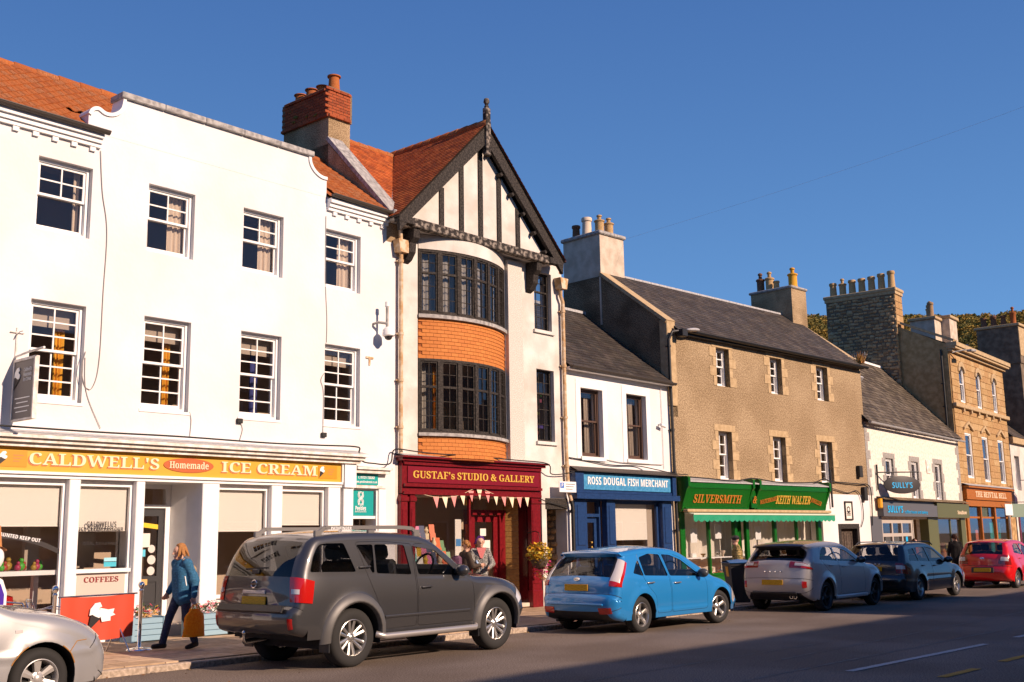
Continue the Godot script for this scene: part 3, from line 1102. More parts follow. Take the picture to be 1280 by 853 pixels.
	cable(H, [V(5.98, 4.95, 0.015), V(5.90, 4.8, 0.015), V(5.97, 4.55, 0.015), V(5.97, 3.75, 0.015)], 0.006, mats.cable_grey)
	cable(H, [V(-1.0, 3.46, 0.30), V(1.0, 3.455, 0.3), V(2.6, 3.47, 0.3), V(4.4, 3.46, 0.3), V(5.6, 3.48, 0.3), V(6.6, 3.50, 0.28), V(6.75, 3.42, 0.2), V(6.86, 3.24, 0.16), V(7.2, 3.2, 0.14), V(7.66, 3.22, 0.12), V(7.78, 3.5, 0.1), V(7.95, 3.52, 0.2)], 0.016, mats.cable_black)
	for p in [V(4.0, 3.86, 0.03), V(5.98, 3.72, 0.03)]:
		var jb := nb()
		jb.cbox(p - V(0.06, 0.045, 0.03), p + V(0.06, 0.045, 0.03), 0.01)
		jb.done("junction_box", mats.cable_black, H)
	var an := nb()   # rusty wall anchor
	an.box(V(7.16, 5.24, 0.0), V(7.20, 5.42, 0.02))
	an.box(V(7.08, 5.38, 0.0), V(7.28, 5.42, 0.025))
	an.done("wall_anchor", mats.pipe_rust, H)

func ice_cream_shopfront(H: Node3D) -> void:
	var S := part("shopfront", H)
	var wp: Material = mats.white_paint
	var x0 := -3.4
	var x1 := 6.37
	# fascia board
	var f := nb()
	f.box(V(x0, 2.80, 0.002), V(x1, 3.17, 0.10))
	f.done("fascia", mats.fascia_yellow, S)
	var mo := nb()
	mo.box(V(x0, 2.755, 0.002), V(x1 + 0.02, 2.798, 0.15))
	mo.box(V(x0, 2.70, 0.002), V(x1 + 0.02, 2.753, 0.11))
	mo.box(V(x1 + 0.002, 2.80, 0.002), V(x1 + 0.035, 3.17, 0.14))
	mo.box(V(x1 + 0.06, 2.70, 0.002), V(x1 + 0.36, 3.17, 0.15))
	mo.done("fascia_moulding", wp, S)
	var c := nb()
	c.box(V(x0, 3.172, 0.002), V(6.80, 3.235, 0.20))
	c.box(V(x0, 3.237, 0.002), V(6.86, 3.30, 0.27))
	c.box(V(x0, 3.302, 0.002), V(6.90, 3.355, 0.33))
	c.done("cornice", mats.old_white_paint, S)
	var ld := nb()
	ld.quad(V(x0, 3.358, 0.335), V(6.90, 3.358, 0.335), V(6.88, 3.45, 0.003), V(x0, 3.45, 0.003), Vector3.UP)
	ld.done("cornice_flashing", mats.lead_flashing, S)
	# lettering: letters with a terracotta shade behind
	var fs := font("Droid Serif", 700)
	for a in [["CALDWELL'S", 1.20, 2.26], ["ICE CREAM", 4.67, 2.18]]:
		letters(a[0], S, V(a[1], 2.995, 0.112), 0.185, a[2], mats.letter_cream, fs, 0.016)
		letters(a[0], S, V(a[1] - 0.015, 2.975, 0.104), 0.185, a[2], mats.letter_shade, fs, 0.006, Basis(), "letter_shade")
	var md := nb()
	md.xf = Transform3D(Basis.from_scale(V(0.50, 0.125, 1)), V(2.92, 2.995, 0.10))
	md.lathe([[1.0, 0], [1.0, 0.012], [0, 0.012]], 40, Vector3.ZERO, V(0, 0, 1))
	md.done("medallion", mats.medallion_red, S)
	letters("Homemade", S, V(2.92, 2.995, 0.118), 0.115, 0.78, mats.letter_cream, font("Droid Serif", 700, true), 0.008)
	for u in [-0.20, 6.02]:
		var pl := nb()
		pl.box(V(u - 0.22, 2.86, 0.102), V(u + 0.24, 3.11, 0.108))
		pl.done("logo_panel", mats.fascia_amber, S)
		ice_cone(S, V(u - 0.12, 2.985, 0.11), 0.0042 * 26, Basis())
		for k in 3:
			var ln := nb()
			ln.box(V(u + 0.02, 3.03 - k * 0.045, 0.1085), V(u + 0.18 - 0.03 * k, 3.045 - k * 0.045, 0.110))
			ln.done("logo_line", mats.letter_shade, S)
	# pilasters
	for p in [[0.76, 0.95], [1.94, 2.10], [3.22, 3.57], [4.71, 4.96], [6.06, 6.37], [6.45, 6.70]]:
		var m := nb()
		m.cbox(V(p[0], -0.1, -0.06), V(p[1], 2.698, 0.10), 0.012)
		m.cbox(V(p[0] - 0.02, -0.1, -0.05), V(p[1] + 0.02, 0.42, 0.125), 0.012)
		m.done("pilaster", wp, S)
	# window bays: frame, glass, blind, stallriser
	for b in [[-3.0, 0.76, 1.96, 0.55], [0.95, 1.94, 1.88, 1.27], [3.57, 4.71, 1.86, 0.75], [4.96, 6.06, 1.97, 0.75]]:
		var u0: float = b[0]
		var u1: float = b[1]
		var m := nb()
		m.wall(u0, u1, 0.10, 2.70, -0.02, -0.08, [[u0 + 0.05, b[3], u1 - 0.05, 2.60]])
		m.box(V(u0 + 0.02, b[3] - 0.06, -0.02), V(u1 - 0.02, b[3] - 0.002, 0.05))
		m.done("window_frame", wp, S)
		mi("pane", pane_mesh(u1 - u0 - 0.1, 2.60 - b[3]), mats.window_glass, S, V((u0 + u1) / 2, (2.60 + b[3]) / 2, -0.05))
		var bl := nb()
		bl.box(V(u0 + 0.05, b[2], -0.115), V(u1 - 0.05, 2.60, -0.11))
		bl.tube([V(u0 + 0.05, b[2], -0.112), V(u1 - 0.05, b[2], -0.112)], 0.012, 6)
		bl.done("roller_blind", mats.blind_cream, S)
	var fz := nb()
	fz.box(V(1.02, 0.55, -0.018), V(1.86, 1.19, -0.014))
	fz.done("frosted_panel", mat("frosted", lin(0.55, 0.47, 0.40), 0.4), S)
	letters("COFFEES", S, V(1.44, 1.10, -0.008), 0.085, 0.60, mats.letter_red, font("Droid Serif", 700), 0.006)
	var it := font("Droid Sans", 700, true)
	letters("CALDWELL'S", S, V(1.42, 1.985, -0.046), 0.085, 0.52, mats.letter_black, it, 0.004)
	letters("ICE CREAM PARLOUR", S, V(1.42, 1.905, -0.046), 0.06, 0.78, mats.letter_black, it, 0.004)
	letters("Milk, Ice Cream", S, V(1.42, 1.68, -0.046), 0.055, 0.62, mats.letter_black, font("Droid Serif", 400), 0.004)
	# stickers on the glass
	for s in [[1.60, 1.30, 0.22, 0.075, "teal"], [1.60, 1.385, 0.22, 0.06, "sky"]]:
		var k := nb()
		k.box(V(s[0] - s[2] / 2, s[1], -0.048), V(s[0] + s[2] / 2, s[1] + s[3], -0.045))
		k.done("sticker", mat("sticker_" + s[4], lin(0.06, 0.42, 0.52) if s[4] == "teal" else lin(0.30, 0.62, 0.70), 0.4), S)
	# party tape across the first window
	var tp := nb()
	for i in 12:
		var a := i / 12.0
		var e := (i + 1) / 12.0
		tp.quad(V(-0.35 + a * 1.06, 1.80 - 0.26 * a * a - 0.02, -0.04), V(-0.35 + e * 1.06, 1.80 - 0.26 * e * e - 0.02, -0.04), V(-0.35 + e * 1.06, 1.86 - 0.26 * e * e, -0.04), V(-0.35 + a * 1.06, 1.86 - 0.26 * a * a, -0.04), V(0, 0, 1))
	tp.done("tape", mats.letter_black, S)
	letters("HAUNTED KEEP OUT", S, V(0.05, 1.79, -0.035), 0.055, 0.70, mats.letter_white, font("Droid Sans", 700), 0.003, Basis(V(0, 0, 1), -0.17))
	# door recess
	var rc := nb()
	rc.quad(V(3.22, 0.06, 0.0), V(3.22, 2.70, 0.0), V(3.06, 2.70, -0.70), V(3.06, 0.06, -0.70), V(-1, 0, 0))
	rc.quad(V(2.10, 0.16, 0.0), V(2.10, 2.70, 0.0), V(2.10, 2.70, -0.70), V(2.10, 0.16, -0.70), V(1, 0, 0))
	rc.quad(V(2.10, 2.70, 0.0), V(3.22, 2.70, 0.0), V(3.06, 2.70, -0.70), V(2.10, 2.70, -0.70), V(0, -1, 0))
	rc.done("recess_lining", wp, S)
	var stp := nb()
	stp.cbox(V(2.11, -0.1, -0.72), V(3.20, 0.31, -0.10), 0.01)
	stp.done("doorstep", mats.render_grey, S)
	var fr := nb()
	fr.box(V(2.97, 0.31, -0.78), V(3.06, 2.70, -0.66))
	fr.box(V(2.10, 2.28, -0.78), V(2.97, 2.34, -0.66))
	fr.box(V(2.10, 2.62, -0.78), V(2.97, 2.70, -0.66))
	fr.box(V(2.10, 0.31, -0.78), V(2.20, 2.28, -0.66))
	fr.done("door_frame", wp, S)
	mi("pane", pane_mesh(0.96, 0.28), mats.window_glass, S, V(2.58, 2.48, -0.72))
	var d := panel_door(S, "door", 2.22, 0.33, 2.96, 2.27, -0.70, mats.door_charcoal, [[2.34, 1.10, 2.86, 2.14, 1], [2.34, 0.62, 2.86, 1.0]])
	for k in [[2.75, 1.57, 0.07], [2.755, 1.38, 0.08], [2.75, 1.19, 0.075]]:
		var q := nb()
		q.lathe([[k[2], 0], [k[2], 0.004], [0, 0.004]], 20, V(k[0], k[1], -0.715), V(0, 0, 1))
		q.done("sticker", mat("sticker_round", lin(0.60, 0.55, 0.50), 0.4), S)
	for k in [[2.40, 1.60, 0.30, 0.24, lin(0.72, 0.68, 0.60)], [2.38, 1.44, 0.24, 0.12, lin(0.10, 0.50, 0.66)], [2.38, 0.95, 0.30, 0.10, lin(0.60, 0.36, 0.12)], [2.26, 0.36, 0.66, 0.16, lin(0.52, 0.28, 0.10)]]:
		var q := nb()
		q.box(V(k[0], k[1], -0.714), V(k[0] + k[2], k[1] + k[3], -0.69))
		q.done("notice" if k[1] > 1.0 else "kick_plate", mat("notice_%.2f" % k[1], k[4], 0.6), S)
	var yt := nb()
	yt.xf = Transform3D(Basis(V(0, 0, 1), -0.12), V(2.62, 1.98, -0.712))
	yt.box(V(-0.42, -0.04, 0), V(0.34, 0.04, 0.003))
	yt.done("tape", mat("tape_yellow", lin(0.75, 0.50, 0.02), 0.5), S)
	# inside: counter, shelf with goods
	var sh := nb()
	sh.box(V(-2.9, 1.20, -0.75), V(0.72, 1.27, -0.10))
	sh.box(V(0.96, 1.20, -0.75), V(1.92, 1.26, -0.10))
	sh.done("window_shelf", wp, S)
	for u in [-2.0, 0.6]:
		sh = nb()
		sh.box(V(u, 0.16, -0.7), V(u + 0.08, 1.2, -0.6))
		sh.done("shelf_leg", wp, S)
	var dv := nb()
	dv.box(V(0.52, 1.27, -0.9), V(0.76, 2.1, -0.8))
	dv.box(V(1.5, 1.27, -1.3), V(1.94, 2.6, -1.2))
	dv.done("partition", mats.room_pale, S)

func ice_cone(parent: Node, at: Vector3, s: float, b: Basis) -> void:   # ice cream cone emblem: dark cone, white swirl
	var k := nb()
	k.xf = Transform3D(b.scaled(V(s, s, s)), at)
	k.prism(PackedVector2Array([U(-0.75, -1.0), U(-0.55, 0.15), U(0.25, -0.15)]), 0.0, 0.05)
	k.done("emblem_cone", mats.letter_black, parent)
	var w := nb()
	w.xf = k.xf
	w.prism(PackedVector2Array([U(-0.68, 0.1), U(-0.62, 0.55), U(-0.25, 0.95), U(0.15, 1.0), U(0.32, 0.7), U(0.12, 0.62), U(0.12, 0.48), U(0.42, 0.3), U(0.35, 0.02), U(0.1, -0.1), U(-0.2, 0.02), U(-0.45, 0.16)]), 0.01, 0.07)
	w.done("emblem_swirl", mats.letter_white, parent)

func dental_front(H: Node3D) -> void:
	var S := part("doorway", H)
	var wp: Material = mats.white_paint
	var m := nb()
	m.box(V(6.74, 3.0, 0.002), V(7.66, 3.07, 0.14))
	m.box(V(6.74, 3.072, 0.002), V(7.68, 3.12, 0.19))
	m.box(V(6.80, 2.70, 0.002), V(7.62, 2.755, 0.08))
	m.done("cornice", mats.old_white_paint, S)
	var p := nb()
	p.cbox(V(7.42, -0.1, -0.10), V(7.62, 2.70, 0.06), 0.01)
	p.box(V(7.38, -0.1, -0.30), V(7.42, 2.66, 0.02))
	p.done("pilaster", wp, S)
	var a := nb()
	a.box(V(6.76, 2.77, 0.004), V(7.42, 2.985, 0.03))
	a.box(V(6.70, 2.15, -0.05), V(7.34, 2.675, -0.02))
	a.done("sign_panel", mats.teal_sign, S)
	var w := nb()
	w.box(V(6.70, 2.09, -0.06), V(7.42, 2.145, 0.0))
	w.done("transom", wp, S)
	letters("t. 01721 720202", S, V(7.10, 2.915, 0.034), 0.05, 0.44, mats.letter_white, font("Droid Sans", 700), 0.004)
	letters("www.peeblesdental.co.uk", S, V(7.09, 2.83, 0.034), 0.045, 0.60, mats.letter_white, font("Droid Sans", 700), 0.004)
	letters("Peebles", S, V(6.99, 2.30, -0.014), 0.085, 0.28, mats.letter_white, font("Droid Sans", 700), 0.004)
	letters("dental practice", S, V(6.99, 2.235, -0.014), 0.035, 0.30, mats.letter_white, font("Droid Sans", 400), 0.004)
	var kn := nb()   # interlaced knot emblem
	for q in [[0.0, 0.0], [0.0, 0.13]]:
		for r in [0.075, 0.052]:
			var ring := []
			for i in 25:
				var an := TAU * i / 24.0
				ring.append(V(6.99 + q[0] + r * cos(an), 2.43 + q[1] + r * 0.95 * sin(an), -0.014))
			kn.tube(ring, 0.007, 5, false)
	for s in [-1, 1]:
		kn.tube([V(6.99 - 0.07 * s, 2.36, -0.013), V(6.99, 2.495, -0.011), V(6.99 + 0.07 * s, 2.63, -0.013)], 0.008, 5)
	kn.done("emblem", mats.letter_white, S)
	var gt := nb()   # boarded gate inside
	for i in 7:
		gt.cbox(V(6.72 + i * 0.095, 0.15, -0.42), V(6.72 + i * 0.095 + 0.085, 2.08, -0.39), 0.008)
	gt.done("boarding", mats.soffit_brown, S)

# ---------------------------------------------------------------- gabled house with the bow windows and the red shopfront (x 15.93 .. 21.7)
func bow_pt(t: float, y: float, off := 0.0) -> Vector3:   # t -1..1 along the bow, in the house's own axes
	var a := t * deg_to_rad(31.4)
	var r := 2.74 + off
	return V(2.03 + r * sin(a), y, -2.34 + r * cos(a))

func bow_basis(t: float) -> Basis:
	return Basis(Vector3.UP, t * deg_to_rad(31.4))

func bow_strip(m: MB, t0: float, t1: float, y0: float, y1: float, off0: float, off1: float, n := 6) -> void:   # a curved box
	var hint_out := bow_basis((t0 + t1) / 2).z
	for i in n:
		var a := lerpf(t0, t1, float(i) / n)
		var b := lerpf(t0, t1, float(i + 1) / n)
		m.quad(bow_pt(a, y0, off1), bow_pt(b, y0, off1), bow_pt(b, y1, off1), bow_pt(a, y1, off1), hint_out)
		m.quad(bow_pt(a, y0, off0), bow_pt(b, y0, off0), bow_pt(b, y1, off0), bow_pt(a, y1, off0), -hint_out)
		m.quad(bow_pt(a, y1, off0), bow_pt(b, y1, off0), bow_pt(b, y1, off1), bow_pt(a, y1, off1), Vector3.UP)
		m.quad(bow_pt(a, y0, off0), bow_pt(b, y0, off0), bow_pt(b, y0, off1), bow_pt(a, y0, off1), Vector3.DOWN)
	for e in [[t0, -1.0], [t1, 1.0]]:
		m.quad(bow_pt(e[0], y0, off0), bow_pt(e[0], y1, off0), bow_pt(e[0], y1, off1), bow_pt(e[0], y0, off1), bow_basis(e[0]).x * e[1])

func build_gabled_house() -> void:
	var H := thing("gabled_gallery_house", "narrow house with half-timbered gable, red tiled roof and bow windows over a red gallery", "house", V(16, 0, 0))
	var w := nb()
	w.wall(-0.068, 5.70, 0.0, 8.62, 0.0, -0.35, [[0.58, 3.42, 3.48, 8.40], [4.59, 6.73, 5.27, 8.22], [4.62, 3.97, 5.30, 5.75], [0.0, 0.0, 4.72, 3.30], [4.90, 0.0, 5.69, 2.42]])
	w.done("wall", mats.cream_harl, H)
	var pr := nb()
	pr.box(V(3.50, 3.42, 0.002), V(4.02, 8.28, 0.10))
	pr.done("roughcast_pier", mats.roughcast_white, H)
	var lt := nb()
	lt.box(V(4.86, 2.34, -0.9), V(5.70, 2.60, 0.02))
	lt.done("lintel", mats.black_wood, H)
	room_shell(H, -0.06, 4.80, 2.2, [0.16, 3.38, 5.9, 8.55], 8.6)
	# passage beside the shop: rubble wall and ceiling
	var al := nb()
	al.box(V(4.86, 2.62, -4.0), V(5.75, 2.7, -0.36))
	al.box(V(4.80, 0.0, -6.0), V(4.90, 2.62, -0.36))
	al.box(V(5.69, 0.0, -6.0), V(5.80, 2.62, -0.36))
	al.done("passage_wall", mats.mortar, H)
	var sm := stone_meshes()
	for j in 15:
		for i in 9:
			var z := -0.42 - i * 0.21 - (0.1 if j % 2 else 0.0)
			mi("rubble_stone", sm[rng.randi() % sm.size()], mats.rubble_a if rng.randf() < 0.6 else mats.rubble_b, H, V(5.69, 0.22 + j * 0.16, z), Basis(Vector3.UP, -PI / 2).scaled(V(1, 1, 1)))
	# downpipes with hoppers
	downpipe(H, [V(-0.12, 8.45, 0.22), V(-0.05, 8.25, 0.12), V(-0.02, 7.9, 0.11), V(-0.02, 3.45, 0.11)], 0.045, mats.pipe_rust, [7.6, 6.0, 5.0, 4.0])
	var hp := nb()
	hp.prism(PackedVector2Array([U(-0.14, 7.78), U(0.10, 7.78), U(0.15, 8.06), U(-0.19, 8.06)]), 0.02, 0.22)
	hp.done("rainwater_hopper", mats.pipe_rust, H)
	hp = nb()
	hp.prism(PackedVector2Array([U(5.42, 7.86), U(5.62, 7.86), U(5.68, 8.14), U(5.36, 8.14)]), 0.02, 0.24)
	hp.done("rainwater_hopper", mats.pipe_rust, H)
	downpipe(H, [V(5.50, 7.9, 0.13), V(5.52, 7.7, 0.10), V(5.60, 7.55, 0.10), V(5.60, 4.0, 0.10), V(5.62, 3.2, 0.10), V(5.66, 2.75, 0.10), V(5.74, 2.55, 0.11)], 0.048, mats.pipe_rust, [7.3, 5.9, 4.6, 3.4])
	downpipe(H, [V(5.74, 2.55, 0.11), V(5.78, 2.4, 0.12), V(5.78, 0.12, 0.12)], 0.048, mats.black_iron, [2.3, 1.2])
	gabled_bow(H)
	# side windows
	for a in [[4.59, 6.73, 5.27, 8.22], [4.62, 3.97, 5.30, 5.75]]:
		var o := part("window", H, V(a[0], a[1], -0.14))
		lattice(o, Vector3.ZERO, a[2] - a[0], a[3] - a[1], 3, 5, mats.black_wood, mats.leaded_glass)
		var sl := nb()
		sl.box(V(-0.06, -0.08, -0.1), V(a[2] - a[0] + 0.06, -0.002, 0.20))
		sl.done("window_sill", mats.cream_harl, o)
	for k in 7:
		var st := nb()
		var c := Color.from_hsv(rnd(0, 1), 0.5, 0.6)
		st.box(V(4.72 + rnd(0, 0.4), 4.15 + k * 0.16, -0.17), V(4.78 + rnd(0, 0.4), 4.23 + k * 0.16, -0.165))
		st.done("window_ornament", mat("ornament_%d" % k, c, 0.5), H)
	gable_top(H)
	party_chimney(H)
	gallery_shopfront(H)
	# iron bracket cable bundle above the shop
	cable(H, [V(-0.05, 3.52, 0.2), V(0.6, 3.47, 0.3), V(2.0, 3.46, 0.3), V(3.4, 3.44, 0.3), V(4.6, 3.40, 0.3), V(5.0, 3.18, 0.1), V(5.6, 3.22, 0.14), V(5.95, 3.30, 0.2)], 0.014)
	cable(H, [V(4.45, 2.56, 0.2), V(5.0, 2.48, 0.06), V(5.65, 2.40, 0.1)], 0.014)

func lattice(o: Node, at: Vector3, w: float, h: float, cols: int, rows: int, wood: Material, gm: Material) -> void:
	var f := nb()
	f.xf.origin = at
	f.box(V(0, 0, -0.05), V(0.05, h, 0.03))
	f.box(V(w - 0.05, 0, -0.05), V(w, h, 0.03))
	f.box(V(0.05, 0, -0.05), V(w - 0.05, 0.06, 0.03))
	f.box(V(0.05, h - 0.05, -0.05), V(w - 0.05, h, 0.03))
	f.box(V(0.05, h * 0.66, -0.05), V(w - 0.05, h * 0.66 + 0.04, 0.02))
	f.done("frame", wood, o)
	var pw := (w - 0.10) / cols
	var b := nb()
	b.xf.origin = at
	for i in range(1, cols):
		b.box(V(0.05 + i * pw - 0.008, 0.06, -0.02), V(0.05 + i * pw + 0.008, h - 0.05, 0.0))
	var ys := []
	for j in rows + 1:
		ys.append(0.06 + (h * 0.66 - 0.06) * j / 3.0 if j <= 3 else h * 0.66 + 0.04 + (h - 0.05 - h * 0.66 - 0.04) * (j - 3) / 2.0)
	for j in [1, 2, 4]:
		b.box(V(0.05, ys[j] - 0.008, -0.019), V(w - 0.05, ys[j] + 0.008, -0.001))
	b.done("glazing_bars", wood, o)
	for j in rows:
		var y0: float = ys[j]
		var y1: float = ys[j + 1]
		for i in cols:
			mi("pane", pane_mesh(pw - 0.014, y1 - y0 - 0.014), gm, o, at + V(0.05 + (i + 0.5) * pw, (y0 + y1) / 2, -0.01), Basis.from_euler(V(rnd(-0.02, 0.02), rnd(-0.02, 0.02), 0)))

func gabled_bow(H: Node3D) -> void:
	var S := part("bow_window", H)
	var wood: Material = mats.black_wood
	# solid bands behind the hung tiles, sills, curved head
	var bd := nb()
	bow_strip(bd, -1, 1, 5.56, 6.46, -0.30, -0.03, 14)
	bow_strip(bd, -1, 1, 3.36, 3.86, -0.30, -0.03, 14)
	bd.done("backing", mats.clay_b, S)
	for q in [[6.46, 6.54], [3.86, 3.93]]:
		var sl := nb()
		bow_strip(sl, -1, 1, q[0], q[1], -0.30, 0.06, 14)
		sl.done("sill", mats.grey_coping, S)
	var hd := nb()
	bow_strip(hd, -1, 1, 8.02, 8.34, -0.30, 0.02, 14)
	hd.done("curved_head", mats.cream_harl, S)
	# hung tiles
	var tm := nb()
	tm.quad(V(-0.085, 0, 0.022), V(0.085, 0, 0.022), V(0.085, 0.095, 0.006), V(-0.085, 0.095, 0.006), V(0, 0, 1))
	tm.quad(V(-0.085, 0, 0.022), V(0.085, 0, 0.022), V(0.085, 0, 0.0), V(-0.085, 0, 0.0), V(0, -1, 0))
	tm.quad(V(-0.085, 0, 0.022), V(-0.085, 0.095, 0.006), V(-0.085, 0.095, 0), V(-0.085, 0, 0), V(-1, 0, 0))
	tm.quad(V(0.085, 0, 0.022), V(0.085, 0.095, 0.006), V(0.085, 0.095, 0), V(0.085, 0, 0), V(1, 0, 0))
	var tile := tm.mesh()
	var tones := [mat("hung_a", lin(0.50, 0.165, 0.028), 0.8), mat("hung_b", lin(0.475, 0.152, 0.026), 0.8), mat("hung_c", lin(0.525, 0.178, 0.032), 0.8), mat("hung_a", Color.RED)]
	var n := 17
	for band in [[5.56, 11], [3.40, 6]]:
		for j in band[1]:
			for i in n:
				var t := -1.0 + 2.0 * (i + (0.5 if j % 2 else 0.0) + 0.5) / n
				if t > 1.0:
					continue
				var y: float = band[0] + j * 0.082 + rnd(-0.002, 0.002)
				mi("hung_tile", tile, tones[rng.randi() % 4], S, bow_pt(t, y, -0.03), bow_basis(t))
	# the two rows of lights
	for r in [[6.54, 8.02, 0.64], [3.93, 5.56, 0.62]]:
		var y0: float = r[0]
		var y1: float = r[1]
		var yt := lerpf(y0, y1, r[2])
		var f := nb()
		bow_strip(f, -1, 1, y0, y0 + 0.06, -0.10, 0.0, 14)
		bow_strip(f, -1, 1, y1 - 0.06, y1, -0.10, 0.0, 14)
		for i in 7:
			var t := -1.0 + i / 3.0
			var hw := 0.034 if i > 0 and i < 6 else 0.03
			bow_strip(f, clampf(t - hw, -1, 1), clampf(t + hw, -1, 1), y0 + 0.06, y1 - 0.06, -0.10, 0.012, 1)
		f.done("frame", wood, S)
		for i in 6:
			var t0 := -1.0 + i / 3.0 + 0.036
			var t1 := -1.0 + (i + 1) / 3.0 - 0.036
			var b := nb()
			bow_strip(b, t0, t1, yt - 0.025, yt + 0.025, -0.08, -0.01, 1)
			var tc := (t0 + t1) / 2
			for e in [[t0, t0 + 0.02], [t1 - 0.02, t1]]:
				bow_strip(b, e[0], e[1], y0 + 0.06, y1 - 0.06, -0.07, -0.015, 1)
			bow_strip(b, t0, t1, y0 + 0.06, y0 + 0.095, -0.068, -0.017, 1)
			bow_strip(b, t0, t1, y1 - 0.095, y1 - 0.06, -0.068, -0.017, 1)
			bow_strip(b, tc - 0.005, tc + 0.005, y0 + 0.09, y1 - 0.09, -0.05, -0.028, 1)
			for k in [1, 2]:
				var yy := lerpf(y0 + 0.06, yt, k / 3.0)
				bow_strip(b, t0 + 0.01, t1 - 0.01, yy - 0.007, yy + 0.007, -0.049, -0.03, 1)
			var yu := lerpf(yt, y1 - 0.06, 0.5)
			bow_strip(b, t0 + 0.01, t1 - 0.01, yu - 0.007, yu + 0.007, -0.049, -0.03, 1)
			b.done("casement", wood, S)
			for c in 2:
				var a0 := t0 if c == 0 else tc
				var a1 := tc if c == 0 else t1
				var wdt := (bow_pt(a1, 0) - bow_pt(a0, 0)).length() - 0.015
				var ys := [y0 + 0.06, lerpf(y0 + 0.06, yt, 1 / 3.0), lerpf(y0 + 0.06, yt, 2 / 3.0), yt, yu, y1 - 0.06]
				for k in 5:
					mi("pane", pane_mesh(wdt, ys[k + 1] - ys[k] - 0.01), mats.leaded_glass, S, bow_pt((a0 + a1) / 2, (ys[k] + ys[k + 1]) / 2, -0.045), bow_basis(tc).rotated(Vector3.UP, rnd(-0.012, 0.012)) * Basis(Vector3.RIGHT, rnd(-0.01, 0.01)))
	# net curtains above, a yellow curtain below
	for i in 6:
		var t := -1.0 + (i + 0.5) / 3.0
		mi("net_curtain", wavy(0.40, 1.40, 4.0, 0.02, i).mesh(), mats.net_curtain, S, bow_pt(t, 7.96, -0.20) - bow_basis(t).x * 0.20, bow_basis(t))
	mi("curtain", wavy(0.14, 1.5, 2.0, 0.03).mesh(), mats.curtain_yellow, S, bow_pt(-0.72, 5.5, -0.30), bow_basis(-0.7))
	mi("net_curtain", wavy(0.34, 1.5, 4.0, 0.02).mesh(), mats.net_curtain, S, bow_pt(-0.98, 5.5, -0.25), bow_basis(-0.8))

